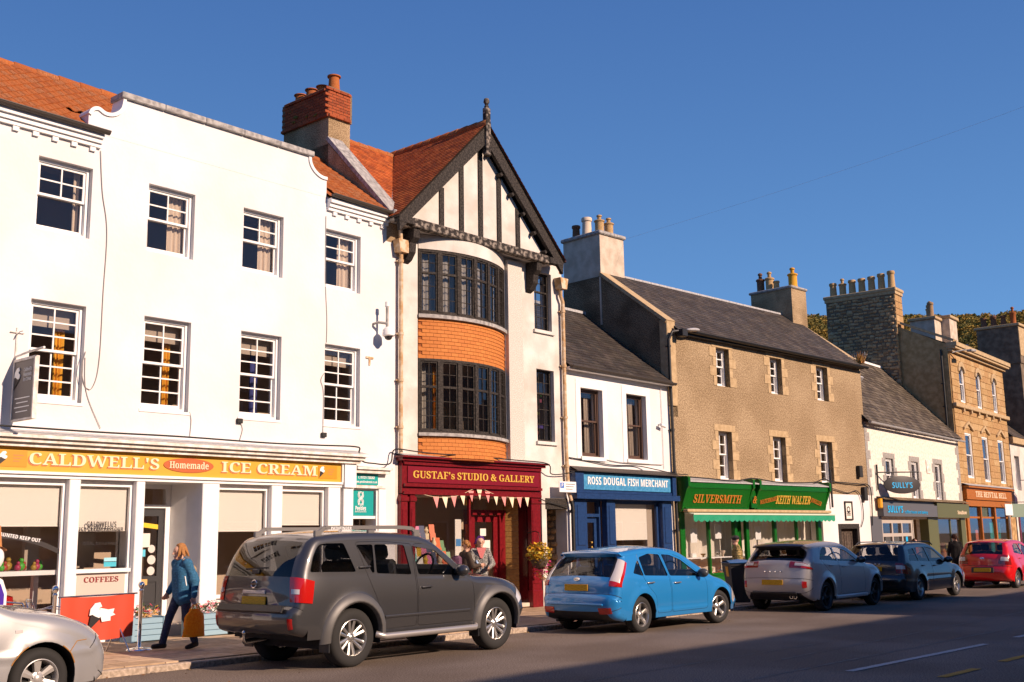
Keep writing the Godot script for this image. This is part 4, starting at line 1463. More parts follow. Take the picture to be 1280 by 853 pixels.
func gable_top(H: Node3D) -> void:
	var bw: Material = mats.black_wood
	var apex := U(2.42, 11.28)
	var el := U(-0.40, 8.47)
	var er := U(5.24, 8.47)
	# jetty soffit, plaster panel
	var so := nb()
	so.box(V(-0.05, 8.36, 0.003), V(4.95, 8.40, 0.36))
	so.done("jetty_soffit", mats.cream_harl, H)
	var g := nb()
	g.prism(PackedVector2Array([U(0.0, 8.42), U(4.84, 8.42), U(2.42, 10.95)]), 0.16, 0.25)
	g.done("gable_plaster", mats.cream_harl, H)
	var bm := nb()
	bm.cbox(V(0.05, 8.33, 0.24), V(4.70, 8.53, 0.44), 0.02)
	bm.done("tie_beam", mats.peeling_wood, H)
	for x in [1.07, 1.72, 2.37, 3.02, 3.70]:
		var top := 10.95 - absf(x - 2.42) * 1.05 - 0.05
		var s := nb()
		s.box(V(x - 0.07, 8.53, 0.252), V(x + 0.07, top, 0.285))
		s.done("timber_stud", bw, H)
	# bargeboards
	for e in [el, er]:
		var d: Vector2 = (apex - e).normalized()
		var nn := U(d.y, -d.x)
		if nn.y > 0:
			nn = -nn
		var b := nb()
		var top := apex
		b.prism(PackedVector2Array([e, top, top + U(0, -0.42), e + nn * 0.02 + U(d.x * 0.02, -0.30)]), 0.36, 0.45)
		b.done("bargeboard", bw, H)
		for k in range(1, 7):
			var p: Vector2 = e + (apex - e) * (k / 7.0) + nn * 0.36
			if e == er:
				var pg := nb()
				pg.xf = Transform3D(Basis(V(0, 0, 1), d.angle()), V(p.x, p.y, 0.36))
				pg.cbox(V(-0.04, -0.04, -0.10), V(0.04, 0.04, 0.06), 0.008)
				pg.done("purlin_end", bw, H)
	# finial
	var fi := nb()
	fi.cbox(V(2.34, 10.55, 0.38), V(2.50, 11.72, 0.52), 0.02)
	fi.lathe([[0.05, 11.72], [0.06, 11.76], [0.035, 11.80], [0.075, 11.87], [0.06, 11.95], [0, 11.98]], 12, V(2.42, 0, 0.45))
	fi.done("finial", mats.peeling_wood, H)
	# carved brackets under the jetty
	for x in [0.20, 4.37]:
		var k := nb()
		k.xf = Transform3D(Basis(Vector3.UP, -PI / 2), V(x, 0, 0))
		k.prism(PackedVector2Array([U(0.0, 8.34), U(0.38, 8.34), U(0.36, 8.12), U(0.26, 8.02), U(0.24, 7.82), U(0.12, 7.66), U(0.0, 7.60)]), -0.09, 0.09)
		k.done("bracket", bw, H)
	# roofs: small clay tiles
	var roof := part("roof", H)
	var tones := [Color(0.50, 0.128, 0.036), Color(0.44, 0.108, 0.031), Color(0.55, 0.150, 0.042), Color(0.37, 0.097, 0.033)]
	var pm := deg_to_rad(43)
	var um := V(0, sin(pm), -cos(pm))
	var zr := 0.12 - 2.66 / tan(pm)
	var dk := nb()
	dk.quad(V(-0.34, 8.58, 0.13), V(5.7, 8.58, 0.13), V(5.7, 11.23, zr), V(-0.34, 11.23, zr), Vector3.UP)
	dk.quad(V(-0.34, 11.23, zr), V(5.7, 11.23, zr), V(5.7, 8.6, 2 * zr), V(-0.34, 8.6, 2 * zr), V(0, 1, -1))
	dk.box(V(5.6, 8.3, 2 * zr), V(5.7, 8.6, 0.0))
	dk.done("roof_deck", mats.clay_b, roof)
	roof_cover("tile_covering", roof, mats.rosemary_tile, V(0, 8.60, 0.16), Vector3.RIGHT, um, PackedVector2Array([U(0.15, 0), U(5.7, 0), U(5.7, 3.88), U(0.15, 3.88)]), 0.17, 0.105, tones)
	for s in [-1.0, 1.0]:
		var pd := (U(2.42, 11.36) - U(2.42 + s * 2.86, 8.50))
		var ud := V(pd.x, pd.y, 0).normalized()
		var L := pd.length()
		# run coordinates: x along -z from the front edge, y up the slope
		var o := V(2.42 + s * 2.86, 8.50, 0.50)
		var zv0 := 0.50 - (0.12 + 0.05)
		var zv1 := 0.50 - zr
		roof_cover("tile_covering", roof, mats.rosemary_tile, o, V(0, 0, -1), ud, PackedVector2Array([U(0, 0), U(zv0, 0), U(zv1, L), U(0, L)]), 0.17, 0.105, tones)
		var u2 := nb()
		var q0 := o - V(0, 0.05, 0)
		u2.quad(q0, q0 + ud * L, q0 + ud * L + V(0, 0, zr - 0.5), q0 + V(0, 0, -0.4), V(s, 1, 0))
		u2.done("roof_deck", mats.soffit_brown, roof)
		# lead valley
		var v := nb()
		v.bar(o + V(0, 0.06, -zv0), V(2.42, 11.30, zr), 0.16, 0.02, Vector3.UP)
		v.done("valley_flashing", mats.lead_flashing, roof)
	var rg := nb()
	rg.lathe([[0.10, 0], [0.115, 0.02], [0.10, 0.32]], 10, Vector3.ZERO, V(0, 0, -1))
	var rm := rg.mesh()
	for k in 11:
		mi("ridge_tile", rm, mats.clay_b if k % 3 else mats.clay_c, roof, V(2.42, 11.33, 0.50 - k * 0.31))
	var rg2 := nb()
	rg2.lathe([[0.10, 0], [0.115, 0.02], [0.10, 0.32]], 10, Vector3.ZERO, V(1, 0, 0))
	var rm2 := rg2.mesh()
	for k in 17:
		mi("ridge_tile", rm2, mats.clay_a if k % 3 else mats.clay_c, roof, V(0.2 + k * 0.315, 11.24, zr))
	gutter(roof, V(-0.30, 8.52, 0.28), V(0.12, 8.50, 0.30), 0.06, mats.gutter_brown)
	var ec := nb()
	ec.box(V(-0.40, 8.36, 0.30), V(0.06, 8.50, 0.46))
	ec.box(V(4.70, 8.36, 0.30), V(5.16, 8.50, 0.46))
	ec.done("eaves_box", bw, H)

func stone_meshes() -> Array:   # rough stones, about 0.2 x 0.15, facing +z
	if not pane_cache.has("stones"):
		var r := []
		for k in 6:
			var m := nb()
			var hw := rnd(0.075, 0.115)
			var hh := rnd(0.05, 0.078)
			var ring := []
			for i in 8:
				var a := TAU * i / 8.0 + rnd(-0.15, 0.15)
				var c := U(cos(a), sin(a))
				var q := 1.0 / maxf(absf(c.x), absf(c.y))
				q = lerpf(1.0, q, 0.75)
				ring.append(U(c.x * hw * q, c.y * hh * q))
			var mid := V(rnd(-0.02, 0.02), rnd(-0.02, 0.02), rnd(0.035, 0.06))
			for i in 8:
				var a: Vector2 = ring[i]
				var b: Vector2 = ring[(i + 1) % 8]
				var a3 := V(a.x, a.y, 0)
				var b3 := V(b.x, b.y, 0)
				var ai := V(a.x * 0.72, a.y * 0.72, 0.032)
				var bi := V(b.x * 0.72, b.y * 0.72, 0.032)
				m.quad(a3, b3, bi, ai, V(a.x, a.y, 0.05))
				m.tri(ai, bi, mid, V(0, 0, 1))
			r.append(m.mesh())
		pane_cache["stones"] = r
	return pane_cache["stones"]

func party_chimney(H: Node3D) -> void:
	# gable wall that stands above the neighbour's roof, its skew stones and the stack
	var g := nb()
	g.xf = Transform3D(Basis(Vector3.UP, -PI / 2), V(-0.35, 0, 0))
	# polygon in (z, y)
	g.prism(PackedVector2Array([U(0.0, 8.0), U(0.05, 8.62), U(-2.0, 10.72), U(-3.68, 10.72), U(-4.7, 9.4), U(-4.7, 8.0)]), 0.0, -0.36)
	g.done("gable_wall", mats.roughcast_grey, H)
	for k in 5:
		var s := nb()
		var a := V(-0.17, 8.62, 0.12)
		var b := V(-0.17, 10.86, -2.02)
		var p := a.lerp(b, k / 5.0)
		var q := a.lerp(b, (k + 0.985) / 5.0)
		s.bar(p, q, 0.44, 0.09, V(0, 1, 1))
		s.done("skew_stone", mats.grey_coping, H)
	var sk := nb()
	sk.cbox(V(-0.39, 8.42, 0.0), V(0.03, 8.66, 0.30), 0.03)
	sk.done("skewputt", mats.grey_coping, H)
	var C := part("chimney", H)
	var st := nb()
	st.box(V(-0.35, 9.2, -3.68), V(0.30, 11.37, -2.0))
	st.done("stack", mats.roughcast_grey, C)
	var co := nb()
	co.box(V(-0.38, 11.37, -3.71), V(0.33, 12.08, -1.97))
	co.done("mortar_core", mats.mortar, C)
	var bm := nb()
	bm.cbox(V(-0.104, -0.032, -0.05), V(0.104, 0.032, 0.012), 0.005)
	var bk := bm.mesh()
	var hm := nb()
	hm.cbox(V(-0.05, -0.032, -0.05), V(0.05, 0.032, 0.012), 0.005)
	var hk := hm.mesh()
	var tones := [mats.brick_a, mats.brick_b, mats.brick_a]
	for j in 10:
		var y := 11.41 + j * 0.0715
		var out := 0.03 if j > 8 or j == 0 else 0.0
		for i in 8:
			var z := -2.08 - i * 0.2185 - (0.109 if j % 2 else 0.0)
			if z < -3.66:
				continue
			mi("brick", bk, tones[rng.randi() % 3], C, V(-0.38 - out, y, z), Basis(Vector3.UP, -PI / 2))
		for i in 4:
			var x := -0.27 + i * 0.2185 - (0.109 if j % 2 else 0.0)
			if x > 0.30:
				continue
			mi("brick", bk if x < 0.25 else hk, tones[rng.randi() % 3], C, V(minf(x, 0.225), y, -1.97 + out))
	var cap := nb()
	cap.cbox(V(-0.36, 12.08, -3.69), V(0.31, 12.15, -1.99), 0.03)
	cap.done("cap", mats.mortar, C)
	for k in 4:
		chimney_pot(C, V(-0.02, 12.14, -2.22 - k * 0.42), 0.135, [0.40, 0.26, 0.30, 0.28][k], mats.clay_a if k != 2 else mats.clay_b, 2)
	for k in 9:   # weeds and moss on the brick ledges
		var ms := nb()
		ms.ball(V(-0.40, rnd(11.38, 12.05), rnd(-3.6, -2.1)), V(0.02, 0.03, 0.05) * rnd(0.6, 1.3), 6, 4)
		ms.done("moss_tuft", mats.moss, C)

func gallery_shopfront(H: Node3D) -> void:
	var S := part("shopfront", H)
	var red: Material = mats.wine_red
	var f := nb()
	f.box(V(0.02, 2.62, 0.002), V(4.60, 3.30, 0.10))
	f.box(V(-0.05, 3.30, 0.002), V(4.66, 3.36, 0.20))
	f.box(V(-0.10, 3.362, 0.002), V(4.72, 3.40, 0.28))
	f.box(V(0.05, 2.76, 0.10), V(4.56, 2.82, 0.17))
	f.box(V(0.05, 2.60, 0.10), V(4.56, 2.66, 0.14))
	f.box(V(0.05, 3.22, 0.10), V(4.56, 3.298, 0.15))
	f.done("fascia", red, S)
	var sg := nb()
	sg.box(V(0.17, 2.85, 0.10), V(4.48, 3.19, 0.125))
	sg.done("sign_panel", mats.sign_red, S)
	letters("GUSTAF's STUDIO & GALLERY", S, V(2.30, 3.02, 0.132), 0.155, 3.98, mats.letter_gold, font("Droid Serif", 700), 0.012)
	var tpm := nb()
	tpm.quad(V(-0.10, 3.402, 0.285), V(4.72, 3.402, 0.285), V(4.70, 3.46, 0.003), V(-0.10, 3.46, 0.003), Vector3.UP)
	tpm.done("cornice_flashing", mats.lead_flashing, S)
	for p in [[0.0, 0.20], [0.26, 0.42], [4.22, 4.56]]:
		var m := nb()
		m.cbox(V(p[0], -0.1, -0.04), V(p[1], 2.60, 0.10), 0.012)
		m.cbox(V(p[0] - 0.02, -0.1, -0.04), V(p[1] + 0.02, 0.45, 0.12), 0.012)
		m.cbox(V(p[0] - 0.02, 2.45, -0.04), V(p[1] + 0.02, 2.55, 0.13), 0.012)
		m.cbox(V(p[0] + 0.03, 0.6, 0.09), V(p[1] - 0.03, 2.3, 0.115), 0.01)
		m.done("pilaster", red, S)
	var ce := nb()
	ce.box(V(0.0, 2.58, -0.80), V(4.60, 2.62, 0.0))
	ce.done("ceiling_board", mats.room_pale, S)
	# left display window with stallriser and return
	var wf := nb()
	wf.box(V(0.42, -0.1, -0.06), V(2.22, 0.62, 0.02))
	wf.box(V(0.42, 0.62, -0.08), V(2.22, 0.68, 0.05))
	wf.box(V(2.17, 0.68, -0.06), V(2.22, 2.58, 0.0))
	wf.box(V(2.17, -0.1, -0.62), V(2.22, 0.66, -0.06))
	wf.done("window_frame", red, S)
	mi("pane", pane_mesh(1.74, 1.9), mats.window_glass, S, V(1.295, 1.63, -0.03))
	mi("pane", pane_mesh(0.56, 1.9), mats.window_glass, S, V(2.195, 1.63, -0.34), Basis(Vector3.UP, PI / 2))
	# notice board strip beside the door
	var nb := nb()
	nb.box(V(2.32, 1.0, -0.60), V(2.52, 2.1, -0.58))
	nb.done("notice_strip", mat("notice_white", lin(0.70, 0.66, 0.60), 0.6), S)
	var nb2 := nb()
	nb2.box(V(2.34, 1.50, -0.578), V(2.50, 1.66, -0.572))
	nb2.done("notice", mat("notice_blue", lin(0.05, 0.22, 0.50), 0.6), S)
	var ye := nb()
	ye.cbox(V(2.62, 2.42, -0.60), V(2.80, 2.54, -0.52), 0.01)
	ye.done("alarm_box", mat("alarm_yellow", lin(0.80, 0.46, 0.02), 0.5), S)
	# door in red frame, set back
	var df := nb()
	df.box(V(2.70, -0.1, -0.68), V(2.86, 2.20, -0.56))
	df.box(V(3.82, -0.1, -0.68), V(4.02, 2.20, -0.56))
	df.box(V(2.70, 2.20, -0.68), V(4.02, 2.32, -0.54))
	df.done("door_frame", red, S)
	panel_door(S, "door", 2.87, 0.18, 3.81, 2.19, -0.62, red, [[3.02, 0.75, 3.66, 2.04, 1], [3.02, 0.32, 3.66, 0.62]])
	for q in [[3.20, 1.72, 0.20, 0.17], [3.28, 1.42, 0.26, 0.20]]:
		var k := nb()
		k.box(V(q[0], q[1], -0.625), V(q[0] + q[2], q[1] + q[3], -0.62))
		k.done("notice", mats.notice_white, S)
	mi("pane", pane_mesh(1.8, 0.26), mats.window_glass, S, V(3.2, 2.46, -0.62))
	# inner side: boarded golden wall and dark panel to the corner post
	var gw := nb()
	for j in 19:
		var y := 0.16 + j * 0.128
		gw.quad(V(4.03, y, -0.64), V(4.20, y, -0.30), V(4.20, y + 0.120, -0.306), V(4.03, y + 0.120, -0.646), V(-1, 0, 0.5))
	gw.done("boarded_wall", mats.wood_gold, S)
	var dp := nb()
	dp.box(V(4.20, -0.1, -0.32), V(4.24, 2.58, -0.04))
	dp.done("side_panel", mat("dark_red_gloss", lin(0.06, 0.006, 0.006), 0.15), S)
	var st := nb()
	st.cbox(V(2.22, 0.08, -0.70), V(4.20, 0.17, 0.02), 0.01)
	st.done("doorstep", mats.render_grey, S)
	var bk := nb()
	bk.box(V(0.40, 0.62, -1.4), V(2.20, 0.70, -0.06))
	bk.done("window_shelf", mats.room_pale, S)

# ---------------------------------------------------------------- low white house with the fish shop (x 21.7 .. 26.5)
func build_fish_house() -> void:
	var H := thing("fish_shop_house", "low white two-storey house with slate roof over a dark blue fish merchant shopfront", "house", V(21.8, 0, 0))
	var w := nb()
	w.wall(-0.098, 4.70, 0.0, 5.92, 0.0, -0.35, [[0.56, 3.68, 1.50, 5.44], [2.58, 3.70, 3.52, 5.46], [0.18, 0.0, 4.58, 2.62]])
	w.done("wall", mats.white_harl, H)
	var bd := nb()   # smooth painted margins
	for a in [[0.56, 3.68, 1.50, 5.44], [2.58, 3.70, 3.52, 5.46]]:
		bd.box(V(a[0] - 0.20, a[1] - 0.10, 0.001), V(a[0] - 0.002, a[3] + 0.22, 0.015))
		bd.box(V(a[2] + 0.002, a[1] - 0.10, 0.001), V(a[2] + 0.20, a[3] + 0.22, 0.015))
		bd.box(V(a[0] - 0.002, a[3] + 0.002, 0.001), V(a[2] + 0.002, a[3] + 0.22, 0.014))
		bd.box(V(a[0] - 0.05, a[1] - 0.10, -0.06), V(a[2] + 0.05, a[1] - 0.002, 0.05))
	bd.done("window_margin", mats.white_paint, H)
	var wood := mat("sash_brown", lin(0.09, 0.048, 0.032), 0.5)
	for a in [[0.56, 3.68, 1.50, 5.44], [2.58, 3.70, 3.52, 5.46]]:
		var o := sash_window(H, a[0], a[1], a[2], a[3], -0.16, 1, 1, 1, 0.52, wood, 0.05)
		mi("net_curtain", wavy(0.26, 1.6, 3.0, 0.02, a[0]).mesh(), mats.room_pale, o, V(0.10, 1.66, -0.20))
		mi("net_curtain", wavy(0.22, 1.6, 3.0, 0.02, a[0] + 2).mesh(), mats.room_pale, o, V(0.62, 1.66, -0.22))
	room_shell(H, -0.09, 4.70, 2.0, [0.16, 3.2, 5.88], 5.9)
	# roof
	var R := part("roof", H)
	var p := deg_to_rad(38)
	var up := V(0, sin(p), -cos(p))
	var dk := nb()
	dk.quad(V(-0.10, 5.92, 0.14), V(4.70, 5.92, 0.14), V(4.70, 5.92, 0.14) + up * 3.95, V(-0.10, 5.92, 0.14) + up * 3.95, Vector3.UP)
	dk.quad(V(-0.10, 5.92, 0.14) + up * 3.95, V(4.70, 5.92, 0.14) + up * 3.95, V(4.70, 5.9, -6.1), V(-0.10, 5.9, -6.1), V(0, 1, -1))
	dk.done("roof_deck", mats.soffit_brown, R)
	roof_cover("slate_covering", R, mats.slate, V(-0.10, 5.94, 0.18), Vector3.RIGHT, up, PackedVector2Array([U(0, 0), U(4.78, 0), U(4.78, 3.98), U(0, 3.98)]), 0.24, 0.165, slate_tones(0.9))
	var rf := nb()
	rf.box(V(-0.1, 8.36, -3.10), V(4.7, 8.44, -2.86))
	rf.done("ridge_flashing", mats.lead_flashing, R)
	gutter(R, V(-0.1, 5.92, 0.26), V(4.68, 5.90, 0.26), 0.06, mats.gutter_brown)
	var sof := nb()
	sof.box(V(-0.1, 5.84, 0.002), V(4.68, 5.90, 0.20))
	sof.done("eaves_board", mats.white_paint, R)
	fish_shopfront(H)
	cable(H, [V(0.0, 3.62, 0.03), V(0.9, 3.56, 0.04), V(1.8, 3.50, 0.05), V(2.9, 3.52, 0.05), V(3.6, 3.44, 0.2), V(4.5, 3.36, 0.2), V(5.2, 3.35, 0.2)], 0.014)
	cable(H, [V(0.1, 3.60, 0.03), V(1.3, 3.64, 0.03), V(2.4, 3.58, 0.03), V(4.2, 3.60, 0.03)], 0.010, mats.cable_grey)
	cable(H, [V(4.26, 5.75, 0.03), V(4.28, 4.6, 0.03), V(4.28, 3.5, 0.03)], 0.012, mats.white_paint)
	var cm := nb()
	cm.tube([V(4.12, 4.72, 0.02), V(4.12, 4.72, 0.10)], 0.03, 8)
	cm.tube([V(4.02, 4.70, 0.14), V(4.24, 4.66, 0.14)], 0.045, 10)
	cm.done("security_camera", mats.white_paint, H)

func slate_tones(s: float) -> Array:
	return [Color(0.105, 0.088, 0.074) * s, Color(0.085, 0.072, 0.062) * s, Color(0.130, 0.108, 0.088) * s, Color(0.095, 0.084, 0.076) * s]

func fish_shopfront(H: Node3D) -> void:
	var S := part("shopfront", H)
	var b: Material = mats.shop_blue
	var f := nb()
	f.box(V(0.06, 2.62, 0.002), V(4.62, 3.28, 0.08))
	f.box(V(0.02, 2.60, 0.002), V(4.70, 2.74, 0.24))
	f.box(V(0.06, 2.75, 0.08), V(0.40, 3.30, 0.17))
	f.box(V(4.46, 2.75, 0.08), V(4.64, 3.30, 0.17))
	f.box(V(0.40, 2.752, 0.08), V(4.46, 2.82, 0.14))
	f.done("fascia", b, S)
	var top := nb()
	top.quad(V(0.02, 3.305, 0.26), V(4.68, 3.305, 0.26), V(4.66, 3.42, 0.003), V(0.04, 3.42, 0.003), Vector3.UP)
	top.box(V(0.02, 3.285, 0.002), V(4.68, 3.302, 0.26))
	top.done("fascia_capping", mats.gutter_brown, S)
	var sg := nb()
	sg.box(V(0.44, 2.84, 0.08), V(4.42, 3.26, 0.12))
	sg.done("sign_panel", noisy("sign_sky_worn", lin(0.045, 0.215, 0.40), lin(0.075, 0.29, 0.50), 1.2, 0.02, 0.5, 0.0, 0.05, 2.0, 60), S)
	letters("ROSS DOUGAL FISH MERCHANT", S, V(2.44, 3.06, 0.126), 0.19, 3.66, mats.letter_white, font("Droid Sans", 700), 0.01)
	for p in [[0.12, 0.62], [1.46, 1.84], [4.04, 4.50]]:
		var m := nb()
		m.cbox(V(p[0], -0.1, -0.10), V(p[1], 2.598, 0.08), 0.012)
		m.done("pilaster", b, S)
		var q := nb()
		for y in [[0.3, 1.35], [1.45, 2.45]]:
			q.cbox(V(p[0] + 0.08, y[0], 0.07), V(p[1] - 0.08, y[1], 0.10), 0.02)
		q.done("pilaster_panel", b, S)
	# door
	var df := nb()
	df.box(V(0.62, -0.1, -0.26), V(0.72, 2.60, -0.12))
	df.box(V(1.38, -0.1, -0.26), V(1.46, 2.60, -0.12))
	df.box(V(0.72, 2.16, -0.26), V(1.38, 2.24, -0.12))
	df.box(V(0.72, 2.54, -0.26), V(1.38, 2.60, -0.12))
	df.done("door_frame", b, S)
	mi("pane", pane_mesh(0.66, 0.30), mats.window_glass, S, V(1.05, 2.39, -0.20))
	panel_door(S, "door", 0.73, 0.16, 1.37, 2.15, -0.20, b, [[0.92, 0.9, 1.26, 2.02, 1], [0.86, 0.3, 1.26, 0.78]])
	for k in 3:
		var d := nb()
		d.lathe([[0.022, 0], [0.022, 0.02], [0, 0.03]], 10, V(1.14, 1.28 + k * 0.12, -0.205), V(0, 0, 1))
		d.done("door_fitting", mats.letter_gold, S)
	# window with half-lowered blind
	var wf := nb()
	wf.wall(1.84, 4.04, 0.10, 2.60, -0.06, -0.13, [[1.92, 0.75, 3.94, 2.50]])
	wf.done("window_frame", b, S)
	mi("pane", pane_mesh(2.02, 1.75), mats.window_glass, S, V(2.93, 1.625, -0.09))
	var bl := nb()
	bl.box(V(1.92, 1.56, -0.18), V(3.62, 2.50, -0.175))
	bl.done("roller_blind", mats.blind_cream, S)
	var ct := nb()
	for k in 3:
		ct.cbox(V(2.0 + k * 0.55, 0.9, -0.75), V(2.45 + k * 0.55, 1.30 + 0.08 * (k % 2), -0.35), 0.02)
	ct.done("counter", mats.render_grey, S)
	var sd := nb()
	sd.box(V(3.66, 0.75, -0.35), V(3.92, 2.5, -0.2))
	sd.done("side_lining", mats.room_pale, S)
	var cp := nb()
	cp.box(V(0.62, 2.58, -0.30), V(4.04, 2.62, 0.0))
	cp.done("soffit", b, S)

# ---------------------------------------------------------------- tan harled house with the green silversmith shop
func quoin_margin(parent: Node, u0: float, v0: float, u1: float, v1: float, m: Material, z := 0.012, sill := true, blk := 0.30) -> void:
	# dressed stones round an opening: jamb blocks alternately long and short, lintel, sill; each block a piece
	var n := int(round((v1 - v0) / blk))
	var h := (v1 - v0) / n
	for s in 2:
		for k in n:
			var l := 0.17 if (k + s) % 2 == 0 else 0.34
			var b := nb()
			var a0 := u0 - l if s == 0 else u1
			b.cbox(V(a0, v0 + k * h + 0.003, -0.16), V(a0 + l, v0 + (k + 1) * h - 0.003, z + rnd(0, 0.004)), 0.006)
			b.done("jamb_stone", m, parent)
	var lb := nb()
	lb.cbox(V(u0 - 0.20, v1 + 0.003, -0.16), V(u1 + 0.20, v1 + 0.20, z), 0.006)
	lb.done("lintel_stone", m, parent)
	if sill:
		var sb := nb()
		sb.cbox(V(u0 - 0.16, v0 - 0.15, -0.16), V(u1 + 0.16, v0 - 0.003, 0.07), 0.008)
		sb.done("sill_stone", m, parent)

func build_tan_house() -> void:
	var H := thing("silversmith_house", "tan harled three-storey house with slate roof over a green silversmith shopfront", "house", V(26.5, 0, 0), deg_to_rad(-4.5))
	var win := [[2.40, 6.08, 3.08, 7.25], [5.35, 6.08, 6.03, 7.25], [8.18, 6.08, 8.92, 7.25], [2.33, 3.28, 3.02, 4.71], [5.27, 3.28, 6.01, 4.70], [8.10, 3.28, 8.92, 4.69]]
	var w := nb()
	w.wall(0.02, 11.25, 2.95, 7.52, 0.0, -0.45, win)
	w.done("wall", mats.tan_harl, H)
	var lw := nb()
	lw.wall(0.02, 11.25, -0.4, 2.948, 0.0, -0.45, [[0.42, 0.0, 8.0, 2.5], [9.0, 0.0, 10.35, 1.95]])
	lw.done("lower_wall", mats.white_harl, H)
	var ld := nb()
	ld.cbox(V(0.03, -0.1, -0.02), V(0.41, 3.2, 0.012), 0.01)
	ld.done("corner_pier", mats.dressed_stone, H)
	for v in win:
		var o := sash_window(H, v[0], v[1], v[2], v[3], -0.20, 2, 2, 2, 0.52, mats.white_paint, 0.05, 0.03)
		quoin_margin(o, 0.0, 0.0, v[2] - v[0], v[3] - v[1], mats.dressed_stone, 0.214)
		if v[1] < 4.0:
			mi("net_curtain", wavy(0.5, 1.3, 3.0, 0.02, v[0]).mesh(), mats.room_pale, o, V(0.08, v[3] - v[1] - 0.1, -0.25))
	room_shell(H, 0.02, 11.25, 2.4, [0.16, 2.9, 5.6, 7.48], 7.5)
	# gable towards the low neighbour
	var g := nb()
	g.xf = Transform3D(Basis(Vector3.UP, -PI / 2), V(0.0, 0, 0))
	g.prism(PackedVector2Array([U(0.0, 5.0), U(0.0, 7.72), U(-2.55, 9.66), U(-5.4, 7.5), U(-5.4, 5.0)]), 0.0, -0.40)
	g.done("gable_wall", mats.roughcast_dark, H)
	var ge := nb()
	ge.cbox(V(-0.03, 5.3, -0.22), V(0.36, 7.80, 0.06), 0.015)
	ge.done("gable_end_pier", mats.dressed_stone, H)
	for k in 6:
		var s := nb()
		var a := V(0.15, 7.74, 0.05)
		var b := V(0.15, 9.60, -2.42)
		s.bar(a.lerp(b, k / 6.0), a.lerp(b, (k + 0.985) / 6.0), 0.42, 0.10, V(0, 1, 1))
		s.done("skew_stone", mats.dressed_stone, H)
		s = nb()
		a = V(11.08, 7.60, 0.05)
		b = V(11.08, 9.40, -2.3)
		s.bar(a.lerp(b, k / 6.0), a.lerp(b, (k + 0.985) / 6.0), 0.38, 0.10, V(0, 1, 1))
		s.done("skew_stone", mats.dressed_stone, H)
	# roof
	var R := part("roof", H)
	var p := atan2(2.14, 2.65)
	var up := V(0, sin(p), -cos(p))
	var dk := nb()
	dk.quad(V(0.2, 7.50, 0.14), V(11.2, 7.50, 0.14), V(11.2, 7.50, 0.14) + up * 3.40, V(0.2, 7.50, 0.14) + up * 3.40, Vector3.UP)
	dk.quad(V(0.2, 7.50, 0.14) + up * 3.40, V(11.2, 7.50, 0.14) + up * 3.40, V(11.2, 7.5, -5.2), V(0.2, 7.5, -5.2), V(0, 1, -1))
	dk.done("roof_deck", mats.soffit_brown, R)
	roof_cover("slate_covering", R, mats.slate, V(0.30, 7.52, 0.20), Vector3.RIGHT, up, PackedVector2Array([U(0, 0), U(10.65, 0), U(10.65, 3.44), U(0, 3.44)]), 0.24, 0.15, slate_tones(1.12))
	for k in 24:
		var rs := nb()
		rs.bar(V(0.35 + k * 0.435, 9.66, -2.56), V(0.35 + k * 0.435 + 0.425, 9.66, -2.56), 0.26, 0.11)
		rs.done("ridge_stone", mats.lead_flashing, R)
	gutter(R, V(0.55, 7.52, 0.26), V(11.3, 7.46, 0.26), 0.065, mats.black_iron)
	var sof := nb()
	sof.box(V(0.36, 7.40, 0.002), V(11.2, 7.50, 0.18))
	sof.done("eaves_board", mats.black_iron, R)
	downpipe(H, [V(0.45, 7.50, 0.25), V(0.05, 7.42, 0.18), V(-0.02, 7.2, 0.10), V(-0.02, 6.0, 0.10), V(0.02, 0.12, 0.10)], 0.045, mats.black_iron, [7.0, 5.95, 4.6, 3.4, 1.8])
	# stack at the low neighbour's side
	var C := part("chimney", H)
	var st := nb()
	st.box(V(-0.02, 7.8, -3.95), V(1.16, 9.52, -2.42))
	st.done("stack_base", mats.roughcast_dark, C)
	var su := nb()
	su.box(V(0.0, 9.52, -3.93), V(1.14, 10.86, -2.40))
	su.box(V(0.02, 8.9, -2.42), V(1.12, 9.52, -2.40))
	su.done("stack", mats.render_grey, C)
	var cp := nb()
	cp.cbox(V(-0.07, 10.86, -4.0), V(1.21, 10.98, -2.33), 0.03)
	cp.done("cap", mats.grey_coping, C)
	var sp := nb()
	sp.box(V(-0.03, 8.0, -2.44), V(0.06, 9.5, -2.38))
	sp.done("corner_strip", mats.render_grey, C)
	chimney_pot(C, V(0.30, 10.97, -2.65), 0.15, 0.52, mats.pot_buff, 1)
	chimney_pot(C, V(0.78, 10.97, -2.68), 0.15, 0.52, mats.pot_buff, 1)
	chimney_pot(C, V(0.50, 10.97, -3.35), 0.16, 0.70, mats.curtain_cream, 0)
	chimney_pot(C, V(0.40, 10.97, -3.72), 0.13, 0.50, mats.pot_dark, 0)
	# stack at the far end
	var E := part("chimney", H)
	var s2 := nb()
	s2.box(V(10.28, 8.6, -3.75), V(11.30, 10.62, -2.0))
	s2.done("stack", mats.roughcast_grey, E)
	var c2 := nb()
	c2.cbox(V(10.22, 10.62, -3.82), V(11.36, 10.72, -1.94), 0.03)
	c2.done("cap", mats.grey_coping, E)
	chimney_pot(E, V(10.85, 10.7, -2.25), 0.17, 0.70, noisy("pot_yellow", lin(0.55, 0.26, 0.02), lin(0.66, 0.36, 0.05), 2.0, 0.04), 1)
	chimney_pot(E, V(10.75, 10.7, -2.9), 0.12, 0.40, mats.pot_buff, 0)
	chimney_pot(E, V(10.85, 10.7, -3.25), 0.16, 0.72, mats.pot_buff, 1)
	chimney_pot(E, V(10.8, 10.7, -3.62), 0.15, 0.72, mats.pot_dark, 1)
